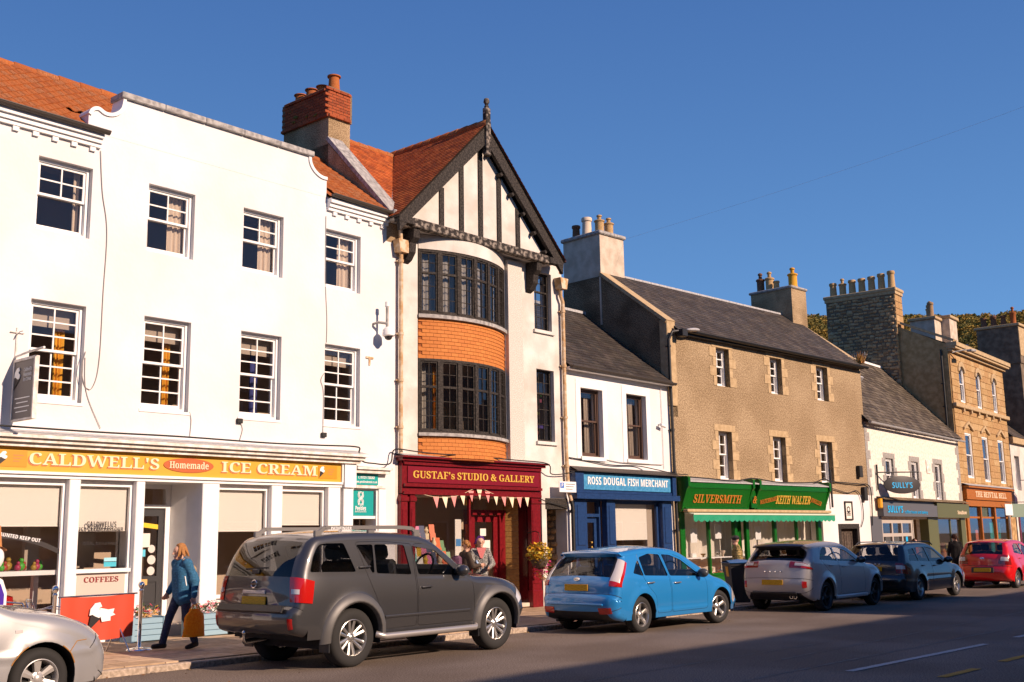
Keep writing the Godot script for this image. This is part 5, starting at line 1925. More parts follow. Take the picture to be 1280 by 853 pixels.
	# tuft of dry weeds on the gutter end
	var wd := nb()
	wd.colored = true
	for k in 130:
		var a := rnd(0, TAU)
		var l := rnd(0.15, 0.5)
		wd.col = Color(rnd(0.25, 0.5), rnd(0.16, 0.26), rnd(0.03, 0.07))
		var b0 := V(11.1 + rnd(-0.12, 0.12), 7.6, 0.12 + rnd(-0.1, 0.1))
		var tp := b0 + V(cos(a) * l * 0.5, l, sin(a) * l * 0.5)
		var sd := V(-sin(a), 0, cos(a)) * 0.015
		wd.tri(b0 - sd, b0 + sd, tp)
	var wm := mat("dry_weed", Color.WHITE, 0.9)
	wm.vertex_color_use_as_albedo = true
	wd.done("dry_weeds", wm, H)
	# white lower part at the far end: door, framed plaque
	var df := nb()
	df.box(V(8.98, -0.1, -0.25), V(9.13, 1.96, 0.02))
	df.box(V(10.22, -0.1, -0.25), V(10.37, 1.96, 0.02))
	df.box(V(9.13, 1.80, -0.25), V(10.22, 1.96, 0.02))
	df.done("door_frame", mats.black_wood, H)
	var dl := panel_door(H, "door", 9.13, 0.15, 10.22, 1.80, -0.16, mats.soffit_brown, [[9.25, 0.9, 9.62, 1.65], [9.74, 0.9, 10.1, 1.65], [9.25, 0.3, 10.1, 0.78]])
	var fr := nb()
	fr.wall(9.46, 9.98, 2.08, 2.72, 0.04, 0.002, [[9.51, 2.13, 9.93, 2.67]])
	fr.done("plaque_frame", mats.black_wood, H)
	var fp := nb()
	fp.box(V(9.51, 2.13, 0.004), V(9.93, 2.67, 0.014))
	fp.done("plaque", mats.blind_cream, H)
	var em := nb()
	for k in 3:
		em.box(V(9.60, 2.24 + k * 0.06, 0.014), V(9.84, 2.275 + k * 0.06, 0.02))
	em.lathe([[0.11, 0], [0.11, 0.004], [0.07, 0.004]], 16, V(9.72, 2.44, 0.014), V(0, 0, 1))
	em.done("plaque_emblem", mats.letter_black, H)
	var rp := nb()
	rp.tube([V(8.55, 3.75, 0.08), V(8.56, 2.5, 0.08)], 0.035, 8)
	rp.done("iron_bar", mats.black_iron, H)
	cable(H, [V(0.0, 3.30, 0.16), V(1.2, 3.26, 0.3), V(2.6, 3.22, 0.3), V(3.6, 3.32, 0.3), V(5.0, 3.24, 0.3), V(7.0, 3.28, 0.3), V(7.8, 3.42, 0.25), V(8.6, 3.36, 0.08), V(10.4, 3.32, 0.08), V(11.1, 3.30, 0.06), V(11.3, 3.0, 0.06), V(11.25, 1.9, 0.05)], 0.02)
	cable(H, [V(8.2, 3.20, 0.06), V(9.0, 3.08, 0.05), V(9.7, 3.0, 0.05), V(10.3, 3.08, 0.05), V(10.6, 2.8, 0.05), V(10.65, 2.2, 0.05), V(10.45, 1.85, 0.05)], 0.016)
	for b in [[10.46, 3.55, 3.95], [10.70, 2.75, 3.22]]:
		var bx := nb()
		bx.cbox(V(b[0], b[1], 0.01), V(b[0] + 0.22, b[2], 0.14), 0.01)
		bx.done("junction_box", mats.cable_black, H)
	silversmith_shopfront(H)

func silversmith_shopfront(H: Node3D) -> void:
	var S := part("shopfront", H)
	var gm: Material = mats.shop_green
	var z := 0.20
	# sloping fascia in two parts with consoles
	var f := nb()
	for r in [[0.28, 3.42], [3.86, 7.86]]:
		f.quad(V(r[0], 2.42, 0.16), V(r[1], 2.42, 0.16), V(r[1], 2.98, 0.34), V(r[0], 2.98, 0.34), V(0, 0, 1))
		f.box(V(r[0], 2.98, 0.002), V(r[1], 3.16, 0.36))
		f.quad(V(r[0], 2.42, 0.16), V(r[0], 2.98, 0.34), V(r[0], 2.98, 0.0), V(r[0], 2.42, 0.0), V(-1, 0, 0))
		f.quad(V(r[1], 2.42, 0.16), V(r[1], 2.98, 0.34), V(r[1], 2.98, 0.0), V(r[1], 2.42, 0.0), V(1, 0, 0))
		f.box(V(r[0] + 0.02, 2.40, 0.10), V(r[1] - 0.02, 2.44, 0.20))
	f.box(V(0.2, 2.30, 0.002), V(7.95, 2.40, 0.14))
	f.done("fascia", gm, S)
	var sl := deg_to_rad(-17.8)
	var bs := Basis(Vector3.RIGHT, -sl)
	for u in [0.20, 3.42, 3.78, 7.86]:
		var k := nb()
		k.xf = Transform3D(Basis(Vector3.UP, -PI / 2), V(u + 0.09, 0, 0))
		k.prism(PackedVector2Array([U(0.0, 2.40), U(0.17, 2.40), U(0.20, 2.55), U(0.36, 2.95), U(0.42, 3.02), U(0.42, 3.26), U(0.36, 3.30), U(0.0, 3.30)]), 0.0, 0.10)
		k.done("console", gm, S)
	var rf := nb()
	rf.quad(V(0.20, 3.17, 0.40), V(7.95, 3.17, 0.40), V(7.95, 3.28, 0.003), V(0.20, 3.28, 0.003), Vector3.UP)
	rf.box(V(0.20, 3.14, 0.36), V(7.95, 3.168, 0.40))
	rf.done("fascia_capping", mats.lead_flashing, S)
	var fs := font("Droid Serif", 700)
	letters("SILVERSMITH", S, V(1.80, 2.68, 0.255), 0.24, 2.35, mats.letter_gold_dark, fs, 0.02, bs)
	letters("&", S, V(3.64, 2.68, 0.30), 0.22, 0.20, mats.letter_gold_dark, fs, 0.02, bs)
	letters("KEITH WALTER", S, V(5.86, 2.70, 0.262), 0.26, 2.0, mats.letter_gold, fs, 0.02, bs)
	letters("WATCHMAKER", S, V(4.48, 2.68, 0.255), 0.13, 0.95, mats.letter_gold_dark, fs, 0.015, bs * Basis(V(0, 0, 1), 0.16))
	letters("JEWELLER", S, V(7.24, 2.66, 0.25), 0.13, 0.72, mats.letter_gold_dark, fs, 0.015, bs * Basis(V(0, 0, 1), -0.20))
	var pl := nb()
	pl.box(V(3.50, 2.44, 0.04), V(3.80, 2.96, 0.26))
	pl.done("number_panel", gm, S)
	# awning: cassette, short canopy, scalloped valance
	var cs := nb()
	cs.cbox(V(0.22, 2.30, 0.16), V(8.02, 2.385, 0.34), 0.02)
	cs.done("awning_cassette", mats.dressed_stone, S)
	var ca := nb()
	ca.quad(V(0.30, 2.30, 0.22), V(8.0, 2.30, 0.22), V(8.0, 2.245, 0.46), V(0.30, 2.245, 0.46), Vector3.UP)
	ca.box(V(0.30, 2.225, 0.45), V(8.0, 2.26, 0.475))
	ca.done("awning_front_rail", mats.awning_stripe, S)
	var va := nb()
	var n := 31
	for i in n:
		var u0 := 0.30 + 7.7 * i / n
		var u1 := 0.30 + 7.7 * (i + 1) / n
		var ps := [U(u0, 2.225), U(u1, 2.225)]
		for k in 7:
			var t := 1.0 - k / 6.0
			ps.append(U(lerpf(u0, u1, t), 2.075 - 0.05 * sin(t * PI)))
		var pv := PackedVector2Array(ps)
		var ix := Geometry2D.triangulate_polygon(pv)
		for j in range(0, ix.size(), 3):
			var q := []
			for e in 3:
				var pp := pv[ix[j + e]]
				q.append(V(pp.x, pp.y, 0.462 + 0.012 * sin(pp.x * 9.0) * (2.225 - pp.y) / 0.15))
			va.tri(q[0], q[1], q[2], V(0, 0, 1))
	va.done("awning_valance", mats.awning_green, S)
	# posts, door panel, windows, stallriser
	for p in [[0.22, 0.44], [1.56, 1.63], [2.86, 3.0], [3.46, 3.62], [5.00, 5.14], [6.30, 6.36], [7.60, 7.80]]:
		var m := nb()
		m.cbox(V(p[0], -0.1, -0.05), V(p[1], 2.30, 0.06), 0.012)
		m.done("post", gm, S)
	var dr := nb()
	panel_door(S, "door", 3.0, 0.14, 3.46, 2.28, -0.12, gm, [[3.08, 1.2, 3.38, 2.15], [3.08, 0.3, 3.38, 1.1]])
	for r in [[0.44, 2.86], [3.62, 7.60]]:
		var m := nb()
		m.box(V(r[0], -0.1, -0.04), V(r[1], 0.52, 0.03))
		m.box(V(r[0], 0.52, -0.05), V(r[1], 0.58, 0.06))
		m.done("stallriser", gm, S)
		mi("pane", pane_mesh(r[1] - r[0], 1.72), mats.window_glass, S, V((r[0] + r[1]) / 2, 1.44, -0.01))
		var fl := nb()
		fl.box(V(r[0], 0.50, -0.75), V(r[1], 0.57, -0.05))
		fl.done("window_floor", mat("shelf_orange", lin(0.50, 0.16, 0.03), 0.6), S)
		var sh := nb()
		sh.box(V(r[0], 1.00, -0.45), V(r[1], 1.03, -0.06))
		sh.done("glass_shelf", mats.white_paint, S)
		mi("backdrop_drape", wavy(r[1] - r[0] + 0.75, 1.75, (r[1] - r[0]) * 2.2, 0.04, 0.0, 90).mesh(), mats.net_curtain, S, V(r[0], 2.30, -0.55))
	var so := nb()
	so.box(V(0.2, 2.28, -0.8), V(7.9, 2.30, 0.0))
	so.done("window_ceiling", mats.white_paint, S)
	# wares on the shelves
	for k in 44:
		var u := rnd(0.55, 7.5)
		if u > 2.8 and u < 3.7:
			continue
		var y: float = [1.03, 0.57, 1.03][k % 3]
		var it := nb()
		var h := rnd(0.10, 0.30)
		if k % 4 == 0:
			it.lathe([[0, 0], [0.05, 0], [0.07, h * 0.4], [0.03, h * 0.8], [0.045, h], [0, h]], 10, V(u, y, rnd(-0.35, -0.12)))
		elif k % 4 == 1:
			it.cbox(V(u - 0.10, y, -0.30), V(u + 0.10, y + h * 0.8, -0.26), 0.006)
		else:
			it.lathe([[0, 0], [0.03, 0], [0.02, 0.04], [0.07, h * 0.6], [0.075, h * 0.8], [0.06, h * 0.8], [0, h * 0.5]], 10, V(u, y, rnd(-0.35, -0.12)))
		it.done("silverware", [mats.steel, mats.white_paint, mats.curtain_cream, mats.wood_gold][k % 4], S)
	var hp := nb()   # hanging boards in the window
	for q in [[1.0, 1.45], [2.2, 1.55], [4.3, 1.5]]:
		hp.box(V(q[0], q[1], -0.2), V(q[0] + 0.30, q[1] + 0.40, -0.18))
	stuff(hp.done("display_board", mats.white_paint, S))
	var al := nb()
	al.cbox(V(8.1, 2.62, 0.005), V(8.30, 2.95, 0.09), 0.02)
	al.done("alarm_box", mats.white_paint, S)

# ---------------------------------------------------------------- the houses beyond: painted stone house, sandstone house, white house, dark gable
func build_far_houses() -> void:
	build_painted_house()
	build_sandstone_house()
	build_end_houses()

func build_painted_house() -> void:
	var H := thing("painted_stone_house", "white painted stone house with grey quoins and long lichened slate roof", "house", V(37.68, 0, 0.88), deg_to_rad(2.8))
	var win := [[1.90, 3.10, 2.70, 4.34], [4.68, 2.90, 5.46, 4.34], [7.50, 2.90, 8.30, 4.37]]
	var w := nb()
	w.wall(0.0, 10.86, -0.4, 5.55, 0.0, -0.45, win + [[1.07, 0.0, 4.36, 2.14], [4.4, 0.0, 6.1, 2.14], [7.30, 0.0, 10.25, 2.14]])
	w.done("wall", noisy("painted_stone", lin(0.64, 0.58, 0.49), lin(0.80, 0.75, 0.66), 0.9, 0.03, 0.9, 0.4, 0.06, 1.8, 61), H)
	var gq := noisy("grey_quoin", lin(0.26, 0.24, 0.22), lin(0.38, 0.36, 0.33), 1.0, 0.03, 0.8, 0.2, 0.06, 1.5, 62)
	for v in win:
		var o := sash_window(H, v[0], v[1], v[2], v[3], -0.10, 1, 1, 1, 0.5, mats.white_paint, 0.05)
		quoin_margin(o, 0, 0, v[2] - v[0], v[3] - v[1], gq, 0.11, false, 0.34)
	var bl := nb()
	bl.box(V(6.43, 3.95, 0.002), V(6.90, 4.48, 0.03))
	bl.done("blind_panel", mats.old_white_paint, H)
	for s in 2:
		for k in 8:
			var l := 0.25 if k % 2 else 0.45
			var q := nb()
			var a := 0.0 if s == 0 else 10.86 - l
			q.cbox(V(a, 2.95 + k * 0.32, -0.05), V(a + l, 2.95 + k * 0.32 + 0.31, 0.014), 0.006)
			q.done("corner_quoin", gq, H)
	room_shell(H, 0.0, 10.86, 2.4, [0.16, 2.7, 5.5], 5.5)
	var R := part("roof", H)
	var p := deg_to_rad(47)
	var up := V(0, sin(p), -cos(p))
	var dk := nb()
	var L := 4.7
	dk.quad(V(-0.1, 5.52, 0.14), V(11.0, 5.52, 0.14), V(11.0, 5.52, 0.14) + up * L, V(-0.1, 5.52, 0.14) + up * L, Vector3.UP)
	dk.quad(V(-0.1, 5.52, 0.14) + up * L, V(11.0, 5.52, 0.14) + up * L, V(11.0, 5.5, -6.4), V(-0.1, 5.5, -6.4), V(0, 1, -1))
	dk.done("roof_deck", mats.soffit_brown, R)
	roof_cover("slate_covering", R, mats.slate, V(-0.1, 5.54, 0.22), Vector3.RIGHT, up, PackedVector2Array([U(0, 0), U(11.0, 0), U(11.0, L + 0.04), U(0, L + 0.04)]), 0.30, 0.19, [Color(0.19, 0.155, 0.115), Color(0.15, 0.122, 0.092), Color(0.24, 0.20, 0.15), Color(0.12, 0.10, 0.08)], 0.016, 0.008)
	var rf := nb()
	rf.box(V(-0.1, 5.52 + sin(p) * L - 0.02, 0.02 - cos(p) * L), V(10.9, 5.52 + sin(p) * L + 0.07, 0.28 - cos(p) * L))
	rf.done("ridge_capping", mats.white_paint, R)
	gutter(R, V(-0.05, 5.52, 0.26), V(10.95, 5.46, 0.26), 0.06, mats.lead_flashing)
	var sk := nb()
	sk.bar(V(2.0, 7.25, -1.10), V(2.6, 7.25, -1.10), 0.7, 0.08, up)
	sk.done("skylight", mats.lead_flashing, R)
	# two shopfronts
	var S := part("shopfront", H)
	var gr := mat("fascia_grey", lin(0.10, 0.10, 0.105), 0.5)
	var f := nb()
	f.box(V(0.75, 2.22, 0.002), V(6.70, 2.66, 0.22))
	f.box(V(0.75, 2.66, 0.002), V(6.70, 2.80, 0.12))
	f.box(V(0.0, -0.1, -0.02), V(1.02, 2.22, 0.03))
	f.done("fascia", gr, S)
	var cpp := nb()
	cpp.quad(V(0.75, 2.81, 0.30), V(11.0, 2.81, 0.30), V(11.0, 2.93, 0.003), V(0.75, 2.93, 0.003), Vector3.UP)
	cpp.done("pent_flashing", mats.roughcast_dark, S)
	letters("SULLY'S", S, V(1.95, 2.47, 0.226), 0.24, 1.55, mats.letter_cyan, font("Droid Sans", 700), 0.02)
	letters("coffee house and bakery", S, V(4.2, 2.39, 0.226), 0.11, 2.6, mats.letter_cyan, font("Droid Sans", 400), 0.012)
	var wf := nb()
	wf.wall(1.07, 4.34, 0.10, 2.14, -0.02, -0.09, [[1.22, 1.62, 2.12, 1.98], [2.24, 1.62, 3.14, 1.98], [3.26, 1.62, 4.18, 1.98], [1.22, 0.5, 2.12, 1.50], [2.24, 0.5, 3.14, 1.50], [3.26, 0.5, 4.18, 1.50]])
	wf.done("window_frame", mat("frame_stone", lin(0.42, 0.37, 0.32), 0.6), S)
	mi("pane", pane_mesh(3.1, 1.7), mats.window_glass, S, V(2.7, 1.25, -0.06))
	for q in [[1.9, 0.75, 0.22, 0.5, "letter_white"], [2.55, 1.05, 0.3, 0.25, "letter_white"], [3.62, 0.65, 0.2, 0.85, "letter_cyan"], [1.4, 1.15, 0.1, 0.2, "letter_white"]]:
		var k := nb()
		k.box(V(q[0], q[1], -0.052), V(q[0] + q[2], q[1] + q[3], -0.048))
		k.done("window_poster", mats[q[4]], S)
	var S2 := part("shopfront", H)
	var ol := mat("olive_paint", lin(0.105, 0.105, 0.030), 0.45)
	var f2 := nb()
	f2.box(V(6.72, 2.20, 0.002), V(10.95, 2.78, 0.22))
	f2.box(V(6.05, -0.1, -0.3), V(7.25, 2.20, 0.04))
	f2.box(V(10.2, -0.1, -0.06), V(10.80, 2.20, 0.06))
	f2.box(V(7.25, -0.1, -0.06), V(10.2, 0.5, 0.03))
	f2.box(V(8.9, 0.5, -0.06), V(9.0, 2.2, 0.0))
	f2.done("fascia", ol, S2)
	letters("SouBow", S2, V(9.9, 2.42, 0.226), 0.15, 1.25, mats.letter_cream, font("Droid Serif", 700), 0.012)
	mi("pane", pane_mesh(2.95, 1.7), mats.window_glass, S2, V(8.72, 1.35, -0.03))
	for k in 9:
		var it := nb()
		var u := 7.4 + k * 0.3
		it.lathe([[0, 0], [0.12, 0], [0.14, 0.3], [0.08, 0.5], [0.1, 0.65], [0, 0.7]], 8, V(u, 0.5, rnd(-0.7, -0.3)))
		it.done("window_ware", [mats.letter_cream, mats.moss, mats.clay_c][k % 3], S2)
	var en := nb()
	en.box(V(4.4, 0.1, -1.2), V(6.05, 2.2, -1.1))
	en.done("entrance_back", gr, S)

func build_sandstone_house() -> void:
	var H := thing("sandstone_house", "golden sandstone house with arched upper windows over an orange shopfront", "house", V(48.5, 0, 0.35), deg_to_rad(2.8))
	var ss: Material = mats.sandstone
	var up_w := [[1.12, 7.28, 1.86, 8.90], [3.66, 7.22, 4.40, 8.90], [6.26, 7.22, 7.0, 8.90]]
	var lo_w := [[1.22, 3.95, 2.20, 5.94], [3.78, 3.85, 4.74, 5.92], [6.40, 3.85, 7.36, 5.92]]
	var w := nb()
	w.wall(0.0, 8.38, -0.4, 9.46, -0.02, -0.45, up_w + lo_w + [[0.42, 0.0, 7.3, 2.95]])
	w.done("wall", mats.sandstone, H)
	# ashlar blocks, joints recessed
	var tones := [noisy("ashlar_a", lin(0.34, 0.205, 0.083), lin(0.48, 0.31, 0.145), 1.0, 0.03, 0.9, 0.4, 0.06, 1.8, 63), noisy("ashlar_b", lin(0.33, 0.19, 0.08), lin(0.48, 0.30, 0.14), 1.0, 0.03, 0.9, 0.4, 0.06, 1.8, 64), noisy("ashlar_c", lin(0.40, 0.255, 0.115), lin(0.52, 0.365, 0.19), 1.0, 0.03, 0.9, 0.4, 0.06, 1.8, 65)]
	for j in 19:
		var y := 3.75 + j * 0.298
		var u := 0.0 - (0.35 if j % 2 else 0.0)
		while u < 8.38:
			var l := rnd(0.55, 0.95)
			var a := maxf(u, 0.0)
			var b := minf(u + l, 8.38)
			u += l
			var segs := [[a, b]]
			for h in up_w + lo_w:
				if y + 0.29 > h[1] - 0.02 and y < h[3] + 0.12:
					var ns := []
					for s in segs:
						if s[1] <= h[0] - 0.02 or s[0] >= h[2] + 0.02:
							ns.append(s)
						else:
							if s[0] < h[0] - 0.08:
								ns.append([s[0], h[0] - 0.02])
							if s[1] > h[2] + 0.08:
								ns.append([h[2] + 0.02, s[1]])
					segs = ns
			for s in segs:
				if s[1] - s[0] > 0.06:
					var q := nb()
					q.cbox(V(s[0] + 0.006, y + 0.005, -0.06), V(s[1] - 0.006, y + 0.290, rnd(0.0, 0.008)), 0.008)
					q.done("ashlar_block", tones[rng.randi() % 3], H)
	for v in up_w:
		var o := sash_window(H, v[0], v[1], v[2], v[3], -0.07, 1, 1, 1, 0.5, mats.white_paint, 0.07)
		var ar := nb()
		var cx: float = (v[2] - v[0]) / 2
		var ps := PackedVector2Array([U(-0.16, v[3] - v[1] - 0.25)])
		for k in 13:
			var a := PI - PI * k / 12.0
			ps.append(U(cx + (cx + 0.16) * cos(a), v[3] - v[1] - 0.25 + 0.46 * sin(a)))
		ps.append(U(cx * 2 + 0.16, v[3] - v[1] - 0.25))
		ps.append(U(cx * 2, v[3] - v[1] - 0.25))
		for k in 13:
			var a := PI * k / 12.0
			ps.append(U(cx + cx * cos(a), v[3] - v[1] - 0.25 + 0.25 * sin(a)))
		ar.prism(ps, -0.02, 0.12)
		ar.done("arch_stone", mats.dressed_stone, o)
	for v in lo_w:
		var o := sash_window(H, v[0], v[1], v[2], v[3], -0.07, 1, 1, 1, 0.5, mats.white_paint, 0.07)
		var hd := nb()
		var ww: float = v[2] - v[0]
		var hh: float = v[3] - v[1]
		hd.prism(PackedVector2Array([U(-0.22, hh + 0.1), U(-0.22, hh + 0.22), U(ww / 2, hh + 0.52), U(ww + 0.22, hh + 0.22), U(ww + 0.22, hh + 0.1), U(ww + 0.12, hh + 0.14), U(ww / 2, hh + 0.40), U(-0.12, hh + 0.14)]), 0.05, 0.15)
		hd.done("hood_mould", mats.dressed_stone, o)
	var st := nb()
	st.cbox(V(-0.06, 6.98, -0.02), V(8.44, 7.16, 0.14), 0.02)
	st.done("string_course", mats.dressed_stone, H)
	for k in 6:
		var cb := nb()
		cb.cbox(V(1.05 + k * 1.14, 6.82, 0.0), V(1.2 + k * 1.14, 6.98, 0.12), 0.01)
		cb.done("corbel", mats.dressed_stone, H)
	var co := nb()
	co.box(V(-0.05, 9.40, -0.1), V(8.45, 9.52, 0.14))
	co.box(V(-0.10, 9.52, -0.1), V(8.55, 9.62, 0.30))
	co.box(V(-0.12, 9.62, -0.1), V(8.60, 9.80, 0.36))
	co.done("cornice", mats.dressed_stone, H)
	room_shell(H, 0.05, 8.38, 2.4, [0.16, 3.4, 6.9, 9.4], 9.4)
	# gable towards the painted house
	var g := nb()
	g.xf = Transform3D(Basis(Vector3.UP, -PI / 2), V(-0.06, 0, 0))
	g.prism(PackedVector2Array([U(-0.05, 0.0), U(-0.05, 9.72), U(-2.2, 10.82), U(-5.4, 10.6), U(-7.2, 9.6), U(-7.2, 0.0)]), 0.0, -0.40)
	g.done("gable_wall", noisy("brown_harl", lin(0.33, 0.215, 0.095), lin(0.47, 0.32, 0.155), 0.5, 0.02, 0.95, 0.4, 0.09, 1.8, 66), H)
	var skw := nb()
	skw.bar(V(0.10, 9.86, 0.25), V(0.10, 10.92, -2.0), 0.46, 0.10, V(0, 1, 0.4))
	skw.done("skew_stone", mats.dressed_stone, H)
	downpipe(H, [V(-0.12, 9.5, -0.32), V(-0.12, 6.6, -0.32), V(-0.12, 5.8, -0.32)], 0.05, mats.black_iron, [8.0, 7.0])
	var rf := nb()
	rf.quad(V(0.0, 9.70, 0.1), V(8.4, 9.70, 0.1), V(8.4, 10.8, -2.2), V(0.0, 10.8, -2.2), Vector3.UP)
	rf.quad(V(0.0, 10.8, -2.2), V(8.4, 10.8, -2.2), V(8.4, 9.4, -6.0), V(0.0, 9.4, -6.0), Vector3.UP)
	rf.done("roof", mats.soffit_brown, H)
	# rubble stack: each stone a piece
	var C := part("chimney", H)
	var core := nb()
	core.box(V(-0.20, 6.0, -5.35), V(0.70, 12.42, -2.12))
	core.done("mortar_core", mats.mortar, C)
	var sm := stone_meshes()
	for j in 37:
		var y := 6.75 + j * 0.155
		var z := -2.22 - (0.1 if j % 2 else 0.0)
		while z > -5.3:
			var s := rnd(0.8, 1.5)
			if not (y < 9.6 and z < -4.2) and rng.randf() < 0.95:
				mi("rubble_stone", sm[rng.randi() % 6], [mats.rubble_a, mats.rubble_a, mats.rubble_b, mats.dressed_stone][rng.randi() % 4], C, V(-0.20, y + rnd(-0.03, 0.03), z), Basis(Vector3.UP, -PI / 2) * Basis.from_scale(V(s, rnd(0.8, 1.35), 1.2)))
			z -= 0.205 * s
		for k in 2:
			var b := nb()
			var l := 0.45 if (j + k) % 2 else 0.43
			if j % 2 == 0:
				b.cbox(V(-0.21 + k * 0.46, y - 0.07, -2.2), V(-0.21 + k * 0.46 + 0.44, y + 0.22, -2.10), 0.012)
				b.done("corner_stone", tones[rng.randi() % 3], C)
	var cp := nb()
	cp.cbox(V(-0.30, 12.42, -5.45), V(0.80, 12.58, -2.02), 0.03)
	cp.box(V(-0.25, 12.28, -5.40), V(0.75, 12.42, -2.07))
	cp.done("cap", mats.dressed_stone, C)
	for k in 7:
		chimney_pot(C, V(0.2, 12.57, -2.35 - k * 0.46), 0.165, [0.86, 0.80, 0.74, 0.72, 0.72, 0.74, 0.70][k], mats.pot_buff, 0 if k != 5 else 1)
	# stack at the far gable
	var D := part("chimney", H)
	var d := nb()
	d.box(V(7.3, 9.8, -3.4), V(8.5, 12.25, -2.0))
	d.box(V(6.2, 9.8, -3.6), V(7.2, 12.1, -2.4))
	d.done("stack", mats.render_grey, D)
	var dc := nb()
	dc.cbox(V(7.2, 12.25, -3.5), V(8.6, 12.40, -1.9), 0.02)
	dc.cbox(V(6.1, 12.1, -3.7), V(7.18, 12.24, -2.3), 0.02)
	dc.done("cap", mats.dressed_stone, D)
	for k in 4:
		chimney_pot(D, V(6.4 + k * 0.3, 12.23, -2.6 - 0.12 * k), 0.15, 0.75, mats.pot_buff if k > 1 else mats.rubble_b, k % 2)
	# shopfront
	var S := part("shopfront", H)
	var og := noisy("orange_paint", lin(0.30, 0.095, 0.012), lin(0.42, 0.14, 0.022), 1.0, 0.03, 0.5, 0.0, 0.05, 1.5, 67)
	var f := nb()
	f.box(V(0.20, 3.0, 0.002), V(7.35, 3.50, 0.16))
	f.box(V(0.20, 2.72, 0.002), V(7.35, 2.98, 0.10))
	f.box(V(0.15, 3.50, 0.002), V(7.45, 3.58, 0.28))
	for p in [[0.30, 0.62], [2.4, 2.55], [4.6, 4.8], [6.9, 7.25]]:
		f.box(V(p[0], -0.1, -0.06), V(p[1], 2.72, 0.06))
	f.box(V(0.62, -0.1, -0.05), V(6.9, 0.55, 0.02))
	f.box(V(0.62, 2.2, -0.05), V(6.9, 2.28, 0.0))
	f.done("fascia", og, S)
	var cl := nb()
	cl.quad(V(0.1, 3.585, 0.32), V(7.5, 3.585, 0.32), V(7.5, 3.70, 0.003), V(0.1, 3.70, 0.003), Vector3.UP)
	cl.done("cornice_flashing", mats.lead_flashing, S)
	letters("THE REIVTAL BELL", S, V(3.9, 3.24, 0.166), 0.24, 4.9, mats.letter_cream, font("Droid Serif", 700), 0.012)
	mi("pane", pane_mesh(6.3, 2.1), mats.window_glass, S, V(3.75, 1.62, -0.03))
	for q in [[5.0, 0.7, 1.7, 1.4, lin(0.01, 0.26, 0.24)], [3.4, 0.8, 0.5, 1.3, lin(0.6, 0.6, 0.55)], [2.7, 0.7, 0.4, 1.0, lin(0.5, 0.12, 0.05)], [0.8, 0.7, 0.9, 0.8, lin(0.55, 0.08, 0.05)], [1.4, 1.2, 0.5, 0.5, lin(0.6, 0.5, 0.35)]]:
		var k := nb()
		k.box(V(q[0], q[1], -0.35), V(q[0] + q[2], q[1] + q[3], -0.33))
		k.done("window_poster", mat("far_poster_%.1f" % q[0], q[4], 0.6), S)
	var lamp := nb()
	lamp.tube([V(0.05, 9.35, 0.1), V(0.4, 9.45, 0.45), V(0.9, 9.50, 0.8)], 0.03, 6)
	lamp.xf = Transform3D(Basis(V(0, 0, 1), 0.1), V(0.5, 9.42, 0.75))
	lamp.cbox(V(-0.2, -0.06, -0.12), V(0.5, 0.05, 0.12), 0.03)
	lamp.done("wall_lamp", mats.grey_coping, H)

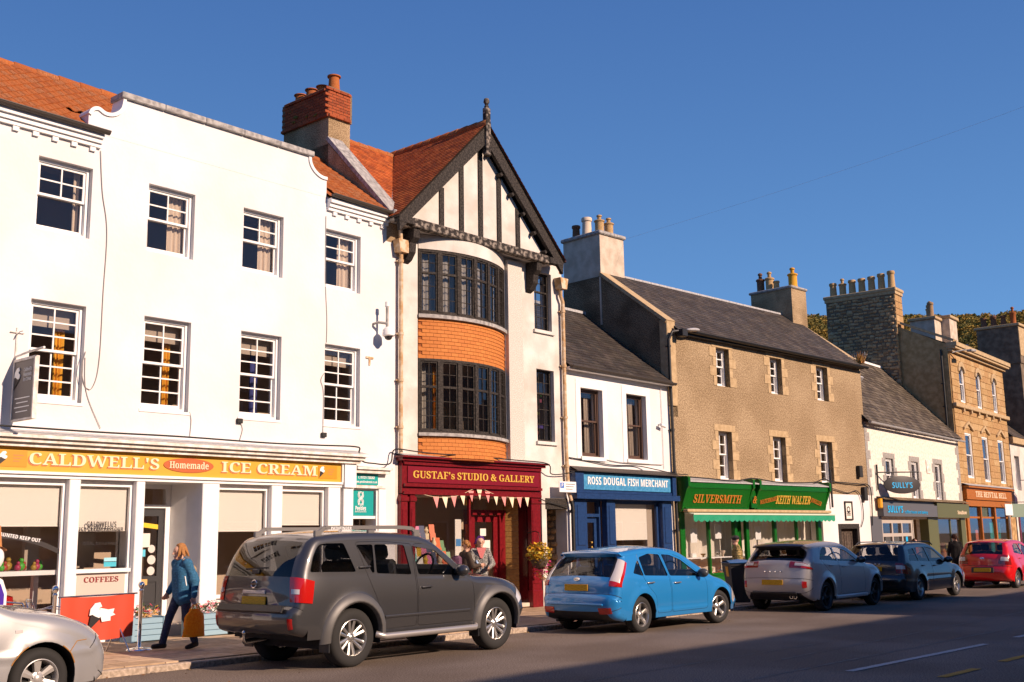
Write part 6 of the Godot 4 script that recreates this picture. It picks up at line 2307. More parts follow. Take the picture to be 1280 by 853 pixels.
func build_end_houses() -> void:
	var H := thing("white_end_house", "small white house with slate roof beyond the golden sandstone house", "house", V(57.1, 0, -0.1), deg_to_rad(2.8))
	var w := nb()
	w.wall(0.0, 8.0, -0.5, 5.9, 0.0, -0.4, [[0.6, 3.6, 1.5, 5.3], [3.0, 3.6, 3.9, 5.3], [0.5, 0.0, 3.4, 2.4]])
	w.done("wall", mats.cream_harl, H)
	sash_window(H, 0.6, 3.6, 1.5, 5.3, -0.2, 1, 1, 1, 0.5, mats.white_paint)
	sash_window(H, 3.0, 3.6, 3.9, 5.3, -0.2, 1, 1, 1, 0.5, mats.white_paint)
	room_shell(H, 0.0, 8.0, 5.0, [0.16, 3.0, 5.8], 5.9)
	var r := nb()
	r.box(V(0.0, 5.9, -0.2), V(8.0, 6.2, 0.18))
	r.done("cornice", mats.dressed_stone, H)
	var p := deg_to_rad(42)
	var up := V(0, sin(p), -cos(p))
	roof_cover("slate_covering", H, mats.slate, V(0, 6.2, 0.2), Vector3.RIGHT, up, PackedVector2Array([U(0, 0), U(8, 0), U(8, 3.6), U(0, 3.6)]), 0.30, 0.20, [Color(0.15, 0.12, 0.095), Color(0.12, 0.10, 0.08)])
	var dk := nb()
	dk.quad(V(0, 6.18, 0.18), V(8, 6.18, 0.18), V(8, 6.18, 0.18) + up * 3.6, V(0, 6.18, 0.18) + up * 3.6, Vector3.UP)
	dk.done("roof_deck", mats.soffit_brown, H)
	var S := part("shopfront", H)
	var f := nb()
	f.box(V(0.3, 2.4, 0.002), V(3.6, 2.9, 0.15))
	f.box(V(0.3, -0.1, -0.05), V(0.5, 2.4, 0.05))
	f.box(V(0.5, -0.1, -0.05), V(3.4, 0.6, 0.03))
	f.done("fascia", mats.wine_red, S)
	mi("pane", pane_mesh(2.9, 1.8), mats.window_glass, S, V(1.95, 1.5, -0.03))
	var G := thing("dark_gable_house", "dark harled gable with broad chimney rising behind the golden sandstone house", "house", V(60.0, 0, -0.6), 0.0)
	var g := nb()
	g.xf = Transform3D(Basis(Vector3.UP, -PI / 2), Vector3.ZERO)
	g.prism(PackedVector2Array([U(0.55, 0.0), U(0.55, 8.6), U(0.55, 10.35), U(-1.5, 10.6), U(-4.6, 9.0), U(-4.6, 0.0)]), 0.0, -9.0)
	g.done("wall", noisy("dark_harl", lin(0.13, 0.098, 0.068), lin(0.23, 0.178, 0.125), 0.4, 0.02, 0.95, 0.3, 0.08, 1.8, 68), G)
	var C := part("chimney", G)
	var c := nb()
	c.box(V(-0.06, 10.2, -1.5), V(1.2, 12.16, 0.60))
	c.done("stack", mats.dark_harl, C)
	var ff := nb()
	ff.box(V(-0.03, 10.6, 0.602), V(1.18, 12.1, 0.62))
	ff.done("stack_front", mats.dressed_stone, C)
	var cp := nb()
	cp.cbox(V(-0.14, 12.16, -1.6), V(1.28, 12.3, 0.70), 0.02)
	cp.done("cap", mats.dressed_stone, C)
	for k in 4:
		chimney_pot(C, V(0.5, 12.28, 0.25 - k * 0.5), 0.15, [0.85, 0.6, 0.65, 0.6][k], mats.pot_dark if k else mats.clay_b, 0 if k else 1)
	var C2 := part("chimney", G)
	var d := nb()
	d.box(V(-0.05, 9.2, -3.6), V(0.9, 10.5, -2.0))
	d.done("stack", mats.dark_harl, C2)
	for k in 3:
		chimney_pot(C2, V(0.4, 10.5, -2.2 - k * 0.5), 0.15, 0.9, mats.lead_flashing, 1)

# ---------------------------------------------------------------- the row behind the camera, which shades the road and shows in the glass
func build_opposite_side() -> void:
	var pv := nb()
	pv.box(V(-60, -0.1, 22.0), V(160, 0.12, 34.0))
	structure(pv.done("opposite_pavement", mats.paving, self))
	var rows := [[-22.0, 0.0, 7.4, 10.9, "cream_harl", "cream rendered terraced house across the road with wide slate roof"], [0.1, 27.4, 7.8, 10.95, "sandstone", "long sandstone terrace across the road with slate roof"], [27.5, 34.6, 9.6, 13.6, "roughcast_grey", "tall grey harled house across the road with steep roof"], [34.7, 72.0, 8.0, 11.5, "dressed_stone", "long pale stone terrace across the road beyond the tall grey house"]]
	for r in rows:
		var H := thing("terraced_house", r[5], "house", V(r[0], 0, 24.0))
		var L: float = r[1] - r[0]
		var w := nb()
		var holes := []
		var n := int(L / 2.6)
		for i in n:
			var u := (i + 0.5) * L / n
			holes.append([u - 0.5, 3.9, u + 0.5, 5.6])
			holes.append([u - 0.9, 0.6, u + 0.9, 2.6])
			if r[2] > 8.0:
				holes.append([u - 0.5, 6.6, u + 0.5, 8.2])
		w.xf = Transform3D(Basis(Vector3.UP, PI), V(L, 0, 0))
		w.wall(0, L, 0, r[2], 0.0, -0.4, holes)
		w.done("wall", mats[r[4]], H)
		var b := nb()
		b.prism(PackedVector2Array([U(-L, 0), U(0, 0), U(0, 0.01), U(-L, 0.01)]), 0, 0.01)
		var rf := nb()
		rf.quad(V(-0.1, r[2] - 0.1, -0.3), V(L + 0.1, r[2] - 0.1, -0.3), V(L + 0.1, r[3], 5.0), V(-0.1, r[3], 5.0), Vector3.UP)
		rf.quad(V(-0.1, r[3], 5.0), V(L + 0.1, r[3], 5.0), V(L + 0.1, r[2] - 0.1, 10.0), V(-0.1, r[2] - 0.1, 10.0), Vector3.UP)
		rf.done("roof", mats.soffit_brown, H)
		var bk := nb()
		bk.box(V(0, 0, 9.6), V(L, r[2], 9.9))
		for s in [0.0, L - 0.3]:
			bk.xf = Transform3D(Basis(Vector3.UP, -PI / 2), V(s + 0.3, 0, 0))
			bk.prism(PackedVector2Array([U(0.4, 0), U(9.6, 0), U(9.6, r[2]), U(5.0, r[3] - 0.08), U(0.4, r[2])]), 0.0, 0.3)
		bk.xf = Transform3D()
		bk.done("back_wall", mats.room_wall, H)
		for h in holes:
			var f := nb()
			f.xf = w.xf
			f.wall(h[0], h[2], h[1], h[3], -0.12, -0.18, [[h[0] + 0.08, h[1] + 0.08, h[2] - 0.08, h[3] - 0.08]])
			f.done("window_frame", mats.white_paint, H)
			mi("pane", pane_mesh(h[2] - h[0], h[3] - h[1]), mats.leaded_glass, H, V(L - (h[0] + h[2]) / 2, (h[1] + h[3]) / 2, 0.15))

# ---------------------------------------------------------------- car bodies
# A body is a shell over its side outline: a ribbon that follows the outline over bumper, tailgate, roof, windscreen and bonnet,
# rounded edges, and side panels whose half-width varies with x (length, from the tail) and y (height). z is across, +z the driver's side.
class Shell:
	var L := 4.4
	var hw := 0.9
	var sill := 0.22
	var axles := [0.8, 3.4]
	var arch := 0.36
	var wy := 0.32
	var belt := []          # [[x, y], ...]
	var tumble := 0.3
	var flare := 0.02
	var front_in := 0.16
	var rear_in := 0.08
	var front_len := 1.0
	var rear_len := 0.9
	var crease := 0.0
	var P := []             # silhouette points
	var N := []             # outward normals
	var Rr := []            # edge radius
	var T := []             # tag of the piece from this point on
	var C := []             # crown
	func belt_y(x: float) -> float:
		for i in belt.size() - 1:
			if x <= belt[i + 1][0]:
				return lerpf(belt[i][1], belt[i + 1][1], clampf((x - belt[i][0]) / (belt[i + 1][0] - belt[i][0]), 0, 1))
		return belt[-1][1]
	func W(x: float, y: float) -> float:
		var b := belt_y(x)
		var w := hw
		var mid := sill + (b - sill) * 0.55
		if y < mid:
			w -= 0.055 * pow((mid - y) / (mid - sill + 0.12), 2.0)
		else:
			w -= 0.05 * pow((minf(y, b) - mid) / maxf(0.1, b - mid), 2.0)
		if crease > 0.0:
			w += 0.012 * exp(-pow((y - crease) / 0.025, 2.0))
		if y > b:
			var t := y - b
			w -= tumble * t + 0.10 * t * t
		var fx := (x - (L - front_len)) / front_len
		if fx > 0.0:
			w -= front_in * pow(fx, 2.2)
		var rx := (rear_len - x) / rear_len
		if rx > 0.0:
			w -= rear_in * pow(rx, 2.2)
		for a in axles:
			var d := Vector2(x - a, y - wy).length()
			if d < arch + 0.35:
				var e := (d - arch) / (0.05 if d < arch else 0.10)
				w += flare * exp(-e * e)
		return w
	func normal(x: float, y: float) -> Vector3:
		var h := 0.01
		return Vector3(-(W(x + h, y) - W(x - h, y)) / (2 * h), -(W(x, y + h) - W(x, y - h)) / (2 * h), 1.0).normalized()
	func set_outline(pts: Array) -> void:   # [x, y, radius, crown, tag]
		var c := Curve2D.new()
		c.bake_interval = 0.035
		var n := pts.size()
		for i in n:
			var p := Vector2(pts[i][0], pts[i][1])
			var a := Vector2(pts[maxi(i - 1, 0)][0], pts[maxi(i - 1, 0)][1])
			var b := Vector2(pts[mini(i + 1, n - 1)][0], pts[mini(i + 1, n - 1)][1])
			var d := (b - a).normalized()
			var la := (p - a).length()
			var lb := (b - p).length()
			c.add_point(p, -d * la * 0.32, d * lb * 0.32)
		for i in n - 1:
			var steps := maxi(2, int(Vector2(pts[i][0], pts[i][1]).distance_to(Vector2(pts[i + 1][0], pts[i + 1][1])) / 0.045))
			for k in steps:
				var t := float(k) / steps
				P.append(c.sample(i, t))
				Rr.append(lerpf(pts[i][2], pts[i + 1][2], t))
				C.append(lerpf(pts[i][3], pts[i + 1][3], t))
				T.append(pts[i][4])
		P.append(Vector2(pts[n - 1][0], pts[n - 1][1]))
		Rr.append(pts[n - 1][2])
		C.append(pts[n - 1][3])
		T.append("")
		for i in P.size():
			var d: Vector2 = (P[mini(i + 1, P.size() - 1)] - P[maxi(i - 1, 0)]).normalized()
			N.append(Vector2(-d.y, d.x))
	func near(x: float, y: float) -> int:
		var best := 0
		for i in P.size():
			if P[i].distance_squared_to(Vector2(x, y)) < P[best].distance_squared_to(Vector2(x, y)):
				best = i
		return best
	func off(i: int) -> Vector2:
		return P[i] - N[i] * Rr[i]
	# lateral parameter u: 0 middle .. 1 edge of the ribbon .. 2 side .. 2 + metres along the side panel
	func at(s: float, u: float, lift := 0.0) -> Vector3:
		var i := clampi(int(s), 0, P.size() - 1)
		var j := mini(i + 1, P.size() - 1)
		return pt(i, u, lift).lerp(pt(j, u, lift), clampf(s - i, 0, 1))
	func pt(i: int, u: float, lift := 0.0) -> Vector3:
		var o := off(i)
		var w := W(o.x, o.y)
		var n: Vector2 = N[i]
		var r: float = Rr[i]
		if u <= 1.0:
			var zz := (w - r) * u
			var q: Vector2 = P[i] + n * (C[i] * (1.0 - u * u) + lift)
			return Vector3(q.x, q.y, zz)
		if u <= 2.0:
			var f := (u - 1.0) * PI / 2
			var q := o + n * (r + lift) * cos(f)
			return Vector3(q.x, q.y, w - r + (r + lift) * sin(f))
		var q2 := o - n * (u - 2.0)
		return Vector3(q2.x, q2.y, W(q2.x, q2.y) + lift)

func mirror_add(m: MB, pts: Array, sides: Array) -> void:   # rows of points, drawn for each side
	for s in sides:
		var rows := []
		for r in pts:
			var q := []
			for p in r:
				q.append(Vector3(p.x, p.y, p.z * s))
			rows.append(q)
		m.grid(rows)

func shell_patch(sh: Shell, s0: float, s1: float, u0: float, u1: float, lift: float, sides: Array, ns := 8, nu := 6) -> MB:
	var m := MB.new()
	var rows := []
	for i in ns + 1:
		var r := []
		for j in nu + 1:
			r.append(sh.at(lerpf(s0, s1, float(i) / ns), lerpf(u0, u1, float(j) / nu), lift))
		rows.append(r)
	mirror_add(m, rows, sides)
	var rim := []
	var rim0 := []
	for e in 4:
		var cnt := ns if e % 2 == 0 else nu
		for k in cnt + 1:
			var t := float(k) / cnt
			var s := [lerpf(s0, s1, t), s1, lerpf(s1, s0, t), s0][e] as float
			var u := [u0, lerpf(u0, u1, t), u1, lerpf(u1, u0, t)][e] as float
			rim.append(sh.at(s, u, lift))
			rim0.append(sh.at(s, u, -0.012))
	mirror_add(m, [rim, rim0], sides)
	return m

# the side panel inside a region, less some holes, as a mesh on both sides
func side_mesh(sh: Shell, regions: Array, holes: Array, lift := 0.0, sides := [1.0, -1.0], cell := 0.06) -> MB:
	var m := MB.new()
	var tris := []
	for reg in regions:
		var lo: Vector2 = reg[0]
		var hi: Vector2 = reg[0]
		for p in reg:
			lo = lo.min(p)
			hi = hi.max(p)
		var nx := int(ceil((hi.x - lo.x) / cell))
		var ny := int(ceil((hi.y - lo.y) / cell))
		var edge := {}
		for poly in [reg] + holes:
			for k in poly.size():
				var a: Vector2 = poly[k]
				var b: Vector2 = poly[(k + 1) % poly.size()]
				var steps := maxi(1, int(a.distance_to(b) / (cell * 0.25)))
				for t in steps + 1:
					var q := (a.lerp(b, float(t) / steps) - lo) / cell
					var ci := int(floor(q.x))
					var cj := int(floor(q.y))
					for di in [-1, 0, 1]:
						for dj in [-1, 0, 1]:
							if (di == 0 or absf(q.x - ci - (0.0 if di < 0 else 1.0)) < 0.3) and (dj == 0 or absf(q.y - cj - (0.0 if dj < 0 else 1.0)) < 0.3):
								edge[Vector2i(ci + di, cj + dj)] = true
		for i in nx:
			for j in ny:
				var a := lo + Vector2(i, j) * cell
				var sq := PackedVector2Array([a, a + Vector2(cell, 0), a + Vector2(cell, cell), a + Vector2(0, cell)])
				if not edge.has(Vector2i(i, j)):
					var c := a + Vector2(cell, cell) * 0.5
					if not Geometry2D.is_point_in_polygon(c, reg):
						continue
					var skip := false
					for h in holes:
						if Geometry2D.is_point_in_polygon(c, h):
							skip = true
							break
					if skip:
						continue
					tris.append([sq[0], sq[1], sq[2]])
					tris.append([sq[0], sq[2], sq[3]])
					continue
				var pcs := Geometry2D.intersect_polygons(sq, reg)
				for h in holes:
					var nx2 := []
					for pc in pcs:
						nx2.append_array(Geometry2D.clip_polygons(pc, h))
					pcs = []
					for q in nx2:
						pcs.append(q)
				for pc in pcs:
					if Geometry2D.is_polygon_clockwise(pc) and pcs.size() > 1:
						pass
					var ix := Geometry2D.triangulate_polygon(pc)
					for k in range(0, ix.size(), 3):
						tris.append([pc[ix[k]], pc[ix[k + 1]], pc[ix[k + 2]]])
	for t in tris:
		var v := []
		var nn := []
		for p in t:
			v.append(Vector3(p.x, p.y, sh.W(p.x, p.y) + lift))
			nn.append(sh.normal(p.x, p.y))
		for s in sides:
			var k := Vector3(1, 1, s)
			m.stri(v[0] * k, v[1] * k, v[2] * k, nn[0] * k, nn[1] * k, nn[2] * k)
	# turned-in edges give the sheet its thickness
	return m

func rim_of(sh: Shell, poly: PackedVector2Array, depth: float, lift := 0.0, sides := [1.0, -1.0]) -> MB:
	var m := MB.new()
	var a := []
	var b := []
	for k in poly.size() + 1:
		var p := poly[k % poly.size()]
		var w := sh.W(p.x, p.y) + lift
		a.append(Vector3(p.x, p.y, w))
		b.append(Vector3(p.x, p.y, w - depth))
	for k in poly.size():
		for s in sides:
			var q := Vector3(1, 1, s)
			m.quad(a[k] * q, a[k + 1] * q, b[k + 1] * q, b[k] * q)
	return m

func poly(a: Array) -> PackedVector2Array:
	var r := PackedVector2Array()
	for p in a:
		r.append(Vector2(p[0], p[1]))
	return r

func rounded(p: PackedVector2Array, r: float) -> PackedVector2Array:
	var out := PackedVector2Array()
	var n := p.size()
	for i in n:
		var c := p[i]
		var a := p[(i - 1 + n) % n]
		var b := p[(i + 1) % n]
		var rr := minf(r, 0.4 * minf(c.distance_to(a), c.distance_to(b)))
		var q0 := c + (a - c).normalized() * rr
		var q1 := c + (b - c).normalized() * rr
		for k in 5:
			var t := k / 4.0
			out.append(q0.lerp(c, t).lerp(c.lerp(q1, t), t))
	return out

func inset(p: PackedVector2Array, d: float) -> PackedVector2Array:
	var r := Geometry2D.offset_polygon(p, -d)
	return r[0] if r.size() else p

var wheel_cache := {}
func make_wheel(R: float, wd: float, rimr: float, style: String, rim_m: Material) -> Node3D:   # axis along z, outer face towards +z
	var o := Node3D.new()
	o.name = "wheel"
	var t := MB.new()
	var h := wd / 2
	t.lathe([[rimr - 0.01, -h + 0.01], [rimr + 0.02, -h], [R - 0.05, -h - 0.008], [R - 0.015, -h + 0.02], [R, -h + 0.05], [R, h - 0.05], [R - 0.015, h - 0.02], [R - 0.05, h + 0.008], [rimr + 0.02, h], [rimr - 0.01, h - 0.012], [rimr - 0.015, h - 0.05]], 36, Vector3.ZERO, Vector3(0, 0, 1), 0.5)
	for k in 3:
		t.lathe([[R + 0.001, -0.055 + k * 0.05], [R - 0.006, -0.051 + k * 0.05], [R + 0.001, -0.047 + k * 0.05]], 36, Vector3.ZERO, Vector3(0, 0, 1))
	t.done("tyre", mat("tyre_rubber", lin(0.018, 0.017, 0.016), 0.85), o)
	var b := MB.new()
	b.lathe([[rimr, h - 0.012], [rimr - 0.012, h - 0.006], [rimr - 0.02, h - 0.02], [rimr - 0.03, h - 0.09], [rimr - 0.04, -h + 0.02]], 36, Vector3.ZERO, Vector3(0, 0, 1), 0.3)
	b.done("rim_barrel", rim_m, o)
	var d := MB.new()
	d.lathe([[0.0, h - 0.14], [rimr - 0.05, h - 0.14], [rimr - 0.05, h - 0.15]], 24, Vector3.ZERO, Vector3(0, 0, 1))
	d.done("brake_disc", mat("brake_dark", lin(0.03, 0.028, 0.026), 0.6, 0.3), o)
	var s := MB.new()
	var zc := h - 0.03
	s.lathe([[0.0, zc - 0.012], [0.035, zc - 0.012], [0.04, zc - 0.02], [0.075, zc - 0.028], [0.08, zc - 0.06]], 20, Vector3.ZERO, Vector3(0, 0, 1), 0.4)
	var n := {"double": 6, "five": 5, "star": 5, "multi": 7, "cap": 6, "twist": 5}[style] as int
	for k in n:
		var a := TAU * k / n + 0.3
		var pairs := [[0.0, 0.0, 0.05, 0.06]]
		if style == "double":
			pairs = [[-0.25, -0.20, 0.036, 0.046], [0.25, 0.20, 0.036, 0.046]]
		elif style == "star":
			pairs = [[-0.30, -0.06, 0.028, 0.020], [0.30, 0.06, 0.028, 0.020]]
		elif style == "twist":
			pairs = [[-0.25, -0.20, 0.024, 0.020], [0.05, 0.22, 0.024, 0.02]]
		elif style == "cap":
			pairs = [[0.0, 0.0, 0.05, 0.085]]
		elif style == "five":
			pairs = [[0.0, 0.0, 0.05, 0.075]]
		for q in pairs:
			var i0 := Vector3(cos(a + q[0]) * 0.06, sin(a + q[0]) * 0.06, zc - 0.03)
			var i1 := Vector3(cos(a + q[1]) * (rimr - 0.015), sin(a + q[1]) * (rimr - 0.015), zc - 0.008)
			var dr := (i1 - i0).normalized()
			var sd := dr.cross(Vector3(0, 0, 1)).normalized()
			for face in [[0.0, 1.0]]:
				var a0: Vector3 = i0 + sd * q[2] * 0.5
				var a1: Vector3 = i0 - sd * q[2] * 0.5
				var b0: Vector3 = i1 + sd * q[3] * 0.5
				var b1: Vector3 = i1 - sd * q[3] * 0.5
				var dn := Vector3(0, 0, -0.05)
				var m0 := (a0 + a1) * 0.5 + Vector3(0, 0, 0.008)
				var m1 := (b0 + b1) * 0.5 + Vector3(0, 0, 0.008)
				s.quad(a0, b0, m1, m0, Vector3(0, 0, 1))
				s.quad(m0, m1, b1, a1, Vector3(0, 0, 1))
				s.quad(a0, b0, b0 + dn, a0 + dn, sd)
				s.quad(a1, b1, b1 + dn, a1 + dn, -sd)
	for k in 5:
		var a := TAU * k / 5.0
		s.lathe([[0.008, zc - 0.03], [0.008, zc - 0.01], [0, zc - 0.008]], 6, Vector3(cos(a) * 0.055, sin(a) * 0.055, 0), Vector3(0, 0, 1))
	s.done("rim", rim_m, o)
	return o

# spec -> a car whose tail is at the node's origin, pointing along +x
func make_car(called: String, label: String, at: Vector3, turn: float, sp: Dictionary) -> Array:
	var car := thing(called, label, "car", at, turn, "cars parked along the kerb")
	var sh := Shell.new()
	for k in ["L", "hw", "sill", "axles", "arch", "wy", "belt", "tumble", "flare", "front_in", "rear_in", "front_len", "rear_len", "crease"]:
		if sp.has(k):
			sh.set(k, sp[k])
	sh.set_outline(sp.outline)
	var pm: Material = sp.paint
	var glassm: Material = glass("car_glass", Color(0.035, 0.04, 0.045), 0.30)
	var rearglass: Material = sp.get("rear_glass", glassm)
	var black := mat("trim_black", lin(0.014, 0.014, 0.015), 0.45)
	# ribbon, one mesh per tagged piece
	var zs := [-1.0, -0.97, -0.94, -0.9, -0.75, -0.6, -0.4, -0.2, 0.0, 0.2, 0.4, 0.6, 0.75, 0.9, 0.94, 0.97, 1.0]
	var i := 0
	while i < sh.P.size() - 1:
		var j := i
		while j < sh.P.size() - 1 and sh.T[j] == sh.T[i]:
			j += 1
		var tg: String = sh.T[i]
		var is_glass := tg == "windscreen" or tg == "rear_window"
		var lim: float = sp.get("glass_edge", 0.94)
		var rows := []
		for k in range(i, j + 1):
			var r := []
			for z in zs:
				var p := sh.pt(k, absf(z))
				p.z *= signf(z)
				r.append(p)
			rows.append(r)
		if is_glass:
			var gl := []
			var pl := [[], []]
			for r in rows:
				var g := []
				var a := []
				var b := []
				for q in zs.size():
					if absf(zs[q]) <= lim + 0.001:
						g.append(r[q])
					if zs[q] <= -lim + 0.001:
						a.append(r[q])
					if zs[q] >= lim - 0.001:
						b.append(r[q])
				gl.append(g)
				pl[0].append(a)
				pl[1].append(b)
			var gm := MB.new()
			gm.grid(gl)
			gm.done(tg, rearglass if tg == "rear_window" else glassm, car)
			var pp := MB.new()
			pp.grid(pl[0])
			pp.grid(pl[1])
			pp.done("pillar_trim", black if tg == "rear_window" and sp.get("dark_rear", false) else pm, car)
		else:
			var m := MB.new()
			m.grid(rows)
			m.done(tg, black if tg.contains("skirt") or tg.contains("spoiler_dark") else sp.get("roof_paint", pm) if tg == "roof" else pm, car)
		i = j
	# shut lines across the body where panels meet
	var sm := MB.new()
	for k in range(1, sh.P.size() - 1):
		if sh.T[k] != sh.T[k - 1] and not (sh.T[k] in ["windscreen", "rear_window", "spoiler", "spoiler_dark"]) and not (sh.T[k - 1] in ["windscreen", "rear_window", "spoiler"]):
			var ln := []
			for z in 31:
				var u := -2.0 + 4.0 * z / 30.0
				var p := sh.pt(k, absf(u), -0.001)
				p.z *= signf(u)
				ln.append(p)
			sm.tube(ln, 0.0055, 5)
	sm.done("panel_seam", black, car)
	# rounded edges
	var ed := MB.new()
	var edk := MB.new()
	for side in [1.0, -1.0]:
		var rows := []
		for k in sh.P.size():
			var r := []
			for q in 6:
				var p := sh.pt(k, 1.0 + q / 5.0)
				p.z *= side
				r.append(p)
			rows.append(r)
		ed.grid(rows)
	ed.done("body_edge", pm, car)
	# side outline with wheel arches
	var out := PackedVector2Array()
	for k in sh.P.size():
		var o := sh.off(k)
		if out.is_empty() or out[-1].distance_to(o) > 0.004:
			out.append(o)
	var body := out
	body.append(Vector2(out[-1].x, sh.sill))
	body.append(Vector2(out[0].x, sh.sill))
	var regs := [body]
	var arches := []
	for a in sh.axles:
		var c := PackedVector2Array()
		for k in 32:
			c.append(Vector2(a + sh.arch * cos(TAU * k / 32), sh.wy + sh.arch * sin(TAU * k / 32)))
		arches.append(c)
	for c in arches:
		var nr := []
		for r in regs:
			for q in Geometry2D.clip_polygons(r, c):
				if not Geometry2D.is_polygon_clockwise(q) or true:
					nr.append(q)
		regs = nr
	var wins := []
	for w in sp.windows:
		wins.append(rounded(poly(w), 0.035))
	var doors := []
	for d in sp.doors:
		doors.append(rounded(poly(d), 0.06))
	side_mesh(sh, regs, wins + doors).done("body", pm, car)
	for d in doors.size():
		for side in [1.0, -1.0]:
			var dm := side_mesh(sh, [inset(doors[d], 0.006)], wins + arches, 0.0, [side])
			var dn := dm.done("door", pm, car)
			var hd: Array = sp.handles[d]
			var hm := MB.new()
			var hz := sh.W(hd[0], hd[1])
			hm.tube([Vector3(hd[0] - 0.10, hd[1], side * (hz - 0.01)), Vector3(hd[0] - 0.085, hd[1], side * (hz + 0.028)), Vector3(hd[0] + 0.085, hd[1] + 0.004, side * (hz + 0.028)), Vector3(hd[0] + 0.10, hd[1] + 0.004, side * (hz - 0.01))], 0.014, 6)
			hm.done("handle", sp.get("handle_paint", pm), dn)
	# door gaps show the dark inner frame
	var gp := MB.new()
	for d in doors:
		var w2: PackedVector2Array = d
		for k in w2.size():
			var a := w2[k]
			var b := w2[(k + 1) % w2.size()]
			for side in [1.0, -1.0]:
				var wa := sh.W(a.x, a.y) - 0.012
				var wb := sh.W(b.x, b.y) - 0.012
				var t := (b - a).normalized() * 0.0
				var nrm := Vector2(-(b - a).y, (b - a).x).normalized() * 0.012
				gp.quad(Vector3(a.x - nrm.x, a.y - nrm.y, wa * side), Vector3(b.x - nrm.x, b.y - nrm.y, wb * side), Vector3(b.x + nrm.x, b.y + nrm.y, wb * side), Vector3(a.x + nrm.x, a.y + nrm.y, wa * side), Vector3(0, 0, side))
	gp.done("door_gap", black, car)
	for w in wins.size():
		for side in [1.0, -1.0]:
			side_mesh(sh, [inset(wins[w], -0.004)], [], -0.012, [side], 0.12).done("side_window", sp.get("side_glass", glassm) if w < sp.get("tinted", 0) else glassm, car)
			rim_of(sh, wins[w], 0.02, 0.0015, [side]).done("window_seal", black, car)
	# underbody, arch liners
	var ub := MB.new()
	ub.box(Vector3(0.30, sh.sill - 0.02, -sh.hw + 0.14), Vector3(sh.L - 0.35, sh.sill + 0.10, sh.hw - 0.14))
	ub.done("underbody", mat("underbody_black", lin(0.008, 0.008, 0.008), 0.8), car)
	for a in sh.axles:
		for side in [1.0, -1.0]:
			var lm := MB.new()
			var rows := []
			for k in 15:
				var an := PI * (k - 1.0) / 12.0
				var r := []
				for e in [0.0, 0.36]:
					r.append(Vector3(a + (sh.arch + 0.004) * cos(an), sh.wy + (sh.arch + 0.004) * sin(an), side * (sh.W(a + sh.arch * cos(an), sh.wy + sh.arch * maxf(0.0, sin(an))) - 0.002 - e)))
				rows.append(r)
			lm.grid(rows)
			var zb: float = side * (sh.hw - 0.34)
			for k in 14:
				var a0 := PI * (k - 1.0) / 12.0
				var a1 := PI * k / 12.0
				lm.tri(Vector3(a, sh.wy, zb), Vector3(a + sh.arch * cos(a0), sh.wy + sh.arch * sin(a0), zb), Vector3(a + sh.arch * cos(a1), sh.wy + sh.arch * sin(a1), zb))
			lm.done("arch_liner", mats["underbody_black"], car)
	# wheels
	var key := "%s_%s" % [sp.wheel[2], sp.paint.resource_name]
	for a in sh.axles.size():
		for side in [1.0, -1.0]:
			var wl := make_wheel(sp.wheel[0], sp.wheel[3], sp.wheel[1], sp.wheel[2], sp.rim)
			car.add_child(wl, true)
			wl.position = Vector3(sh.axles[a], sp.wheel[0] - 0.005, side * (sh.hw - sp.wheel[3] / 2 - sp.get("wheel_in", 0.035)))
			wl.rotation.y = (0.0 if side > 0 else PI) + (sp.get("steer", 0.0) if a == 1 else 0.0)
			wl.rotate_object_local(Vector3(0, 0, 1), rnd(0, 1))
	# seats, dashboard, steering wheel
	var cab: Array = sp.cabin   # [rear seat x, front seat x, dash x, floor y]
	var seat_m := mat("seat_cloth", lin(0.022, 0.022, 0.024), 0.9)
	for q in [[cab[0], -0.38], [cab[0], 0.38], [cab[1], -0.38], [cab[1], 0.38]]:
		var s := MB.new()
		s.xf = Transform3D(Basis(Vector3(0, 0, 1), 0.22), Vector3(q[0], cab[3], q[1]))
		s.cbox(Vector3(-0.08, 0.15, -0.24), Vector3(0.08, 0.78, 0.24), 0.05)
		s.cbox(Vector3(-0.06, 0.80, -0.13), Vector3(0.05, 1.0, 0.13), 0.04)
		s.xf = Transform3D(Basis(), Vector3(q[0], cab[3], q[1]))
		s.cbox(Vector3(0.0, 0.12, -0.25), Vector3(0.52, 0.30, 0.25), 0.05)
		s.done("seat", seat_m, car)
	var ds := MB.new()
	ds.cbox(Vector3(cab[2], cab[3] + 0.2, -sh.hw + 0.14), Vector3(cab[2] + 0.45, cab[3] + 0.66, sh.hw - 0.14), 0.06)
	ds.done("dashboard", seat_m, car)
	var sw := MB.new()
	var ring := []
	var tilt := Basis(Vector3(0, 0, 1), -0.45)
	for k in 25:
		var an := TAU * k / 24.0
		ring.append(Vector3(cab[2] - 0.12, cab[3] + 0.66, 0.37) + tilt * Vector3(0, cos(an) * 0.18, sin(an) * 0.18))
	sw.tube(ring, 0.016, 6, false)
	sw.done("steering_wheel", seat_m, car)
	# mirrors
	for side in [1.0, -1.0]:
		var mx: Array = sp.mirror
		var mm := MB.new()
		var zz := sh.W(mx[0], mx[1])
		mm.xf = Transform3D(Basis(Vector3.UP, 0.12 * side), Vector3(mx[0], mx[1], side * (zz + 0.13)))
		mm.ball(Vector3.ZERO, Vector3(0.085, 0.085, 0.115), 12, 8)
		mm.done("mirror", sp.get("mirror_paint", pm), car)
		var ma := MB.new()
		ma.bar(Vector3(mx[0] + 0.03, mx[1] - 0.05, side * (zz - 0.02)), Vector3(mx[0] + 0.02, mx[1] - 0.04, side * (zz + 0.08)), 0.06, 0.04)
		ma.done("mirror_arm", black, car)
	return [car, sh]

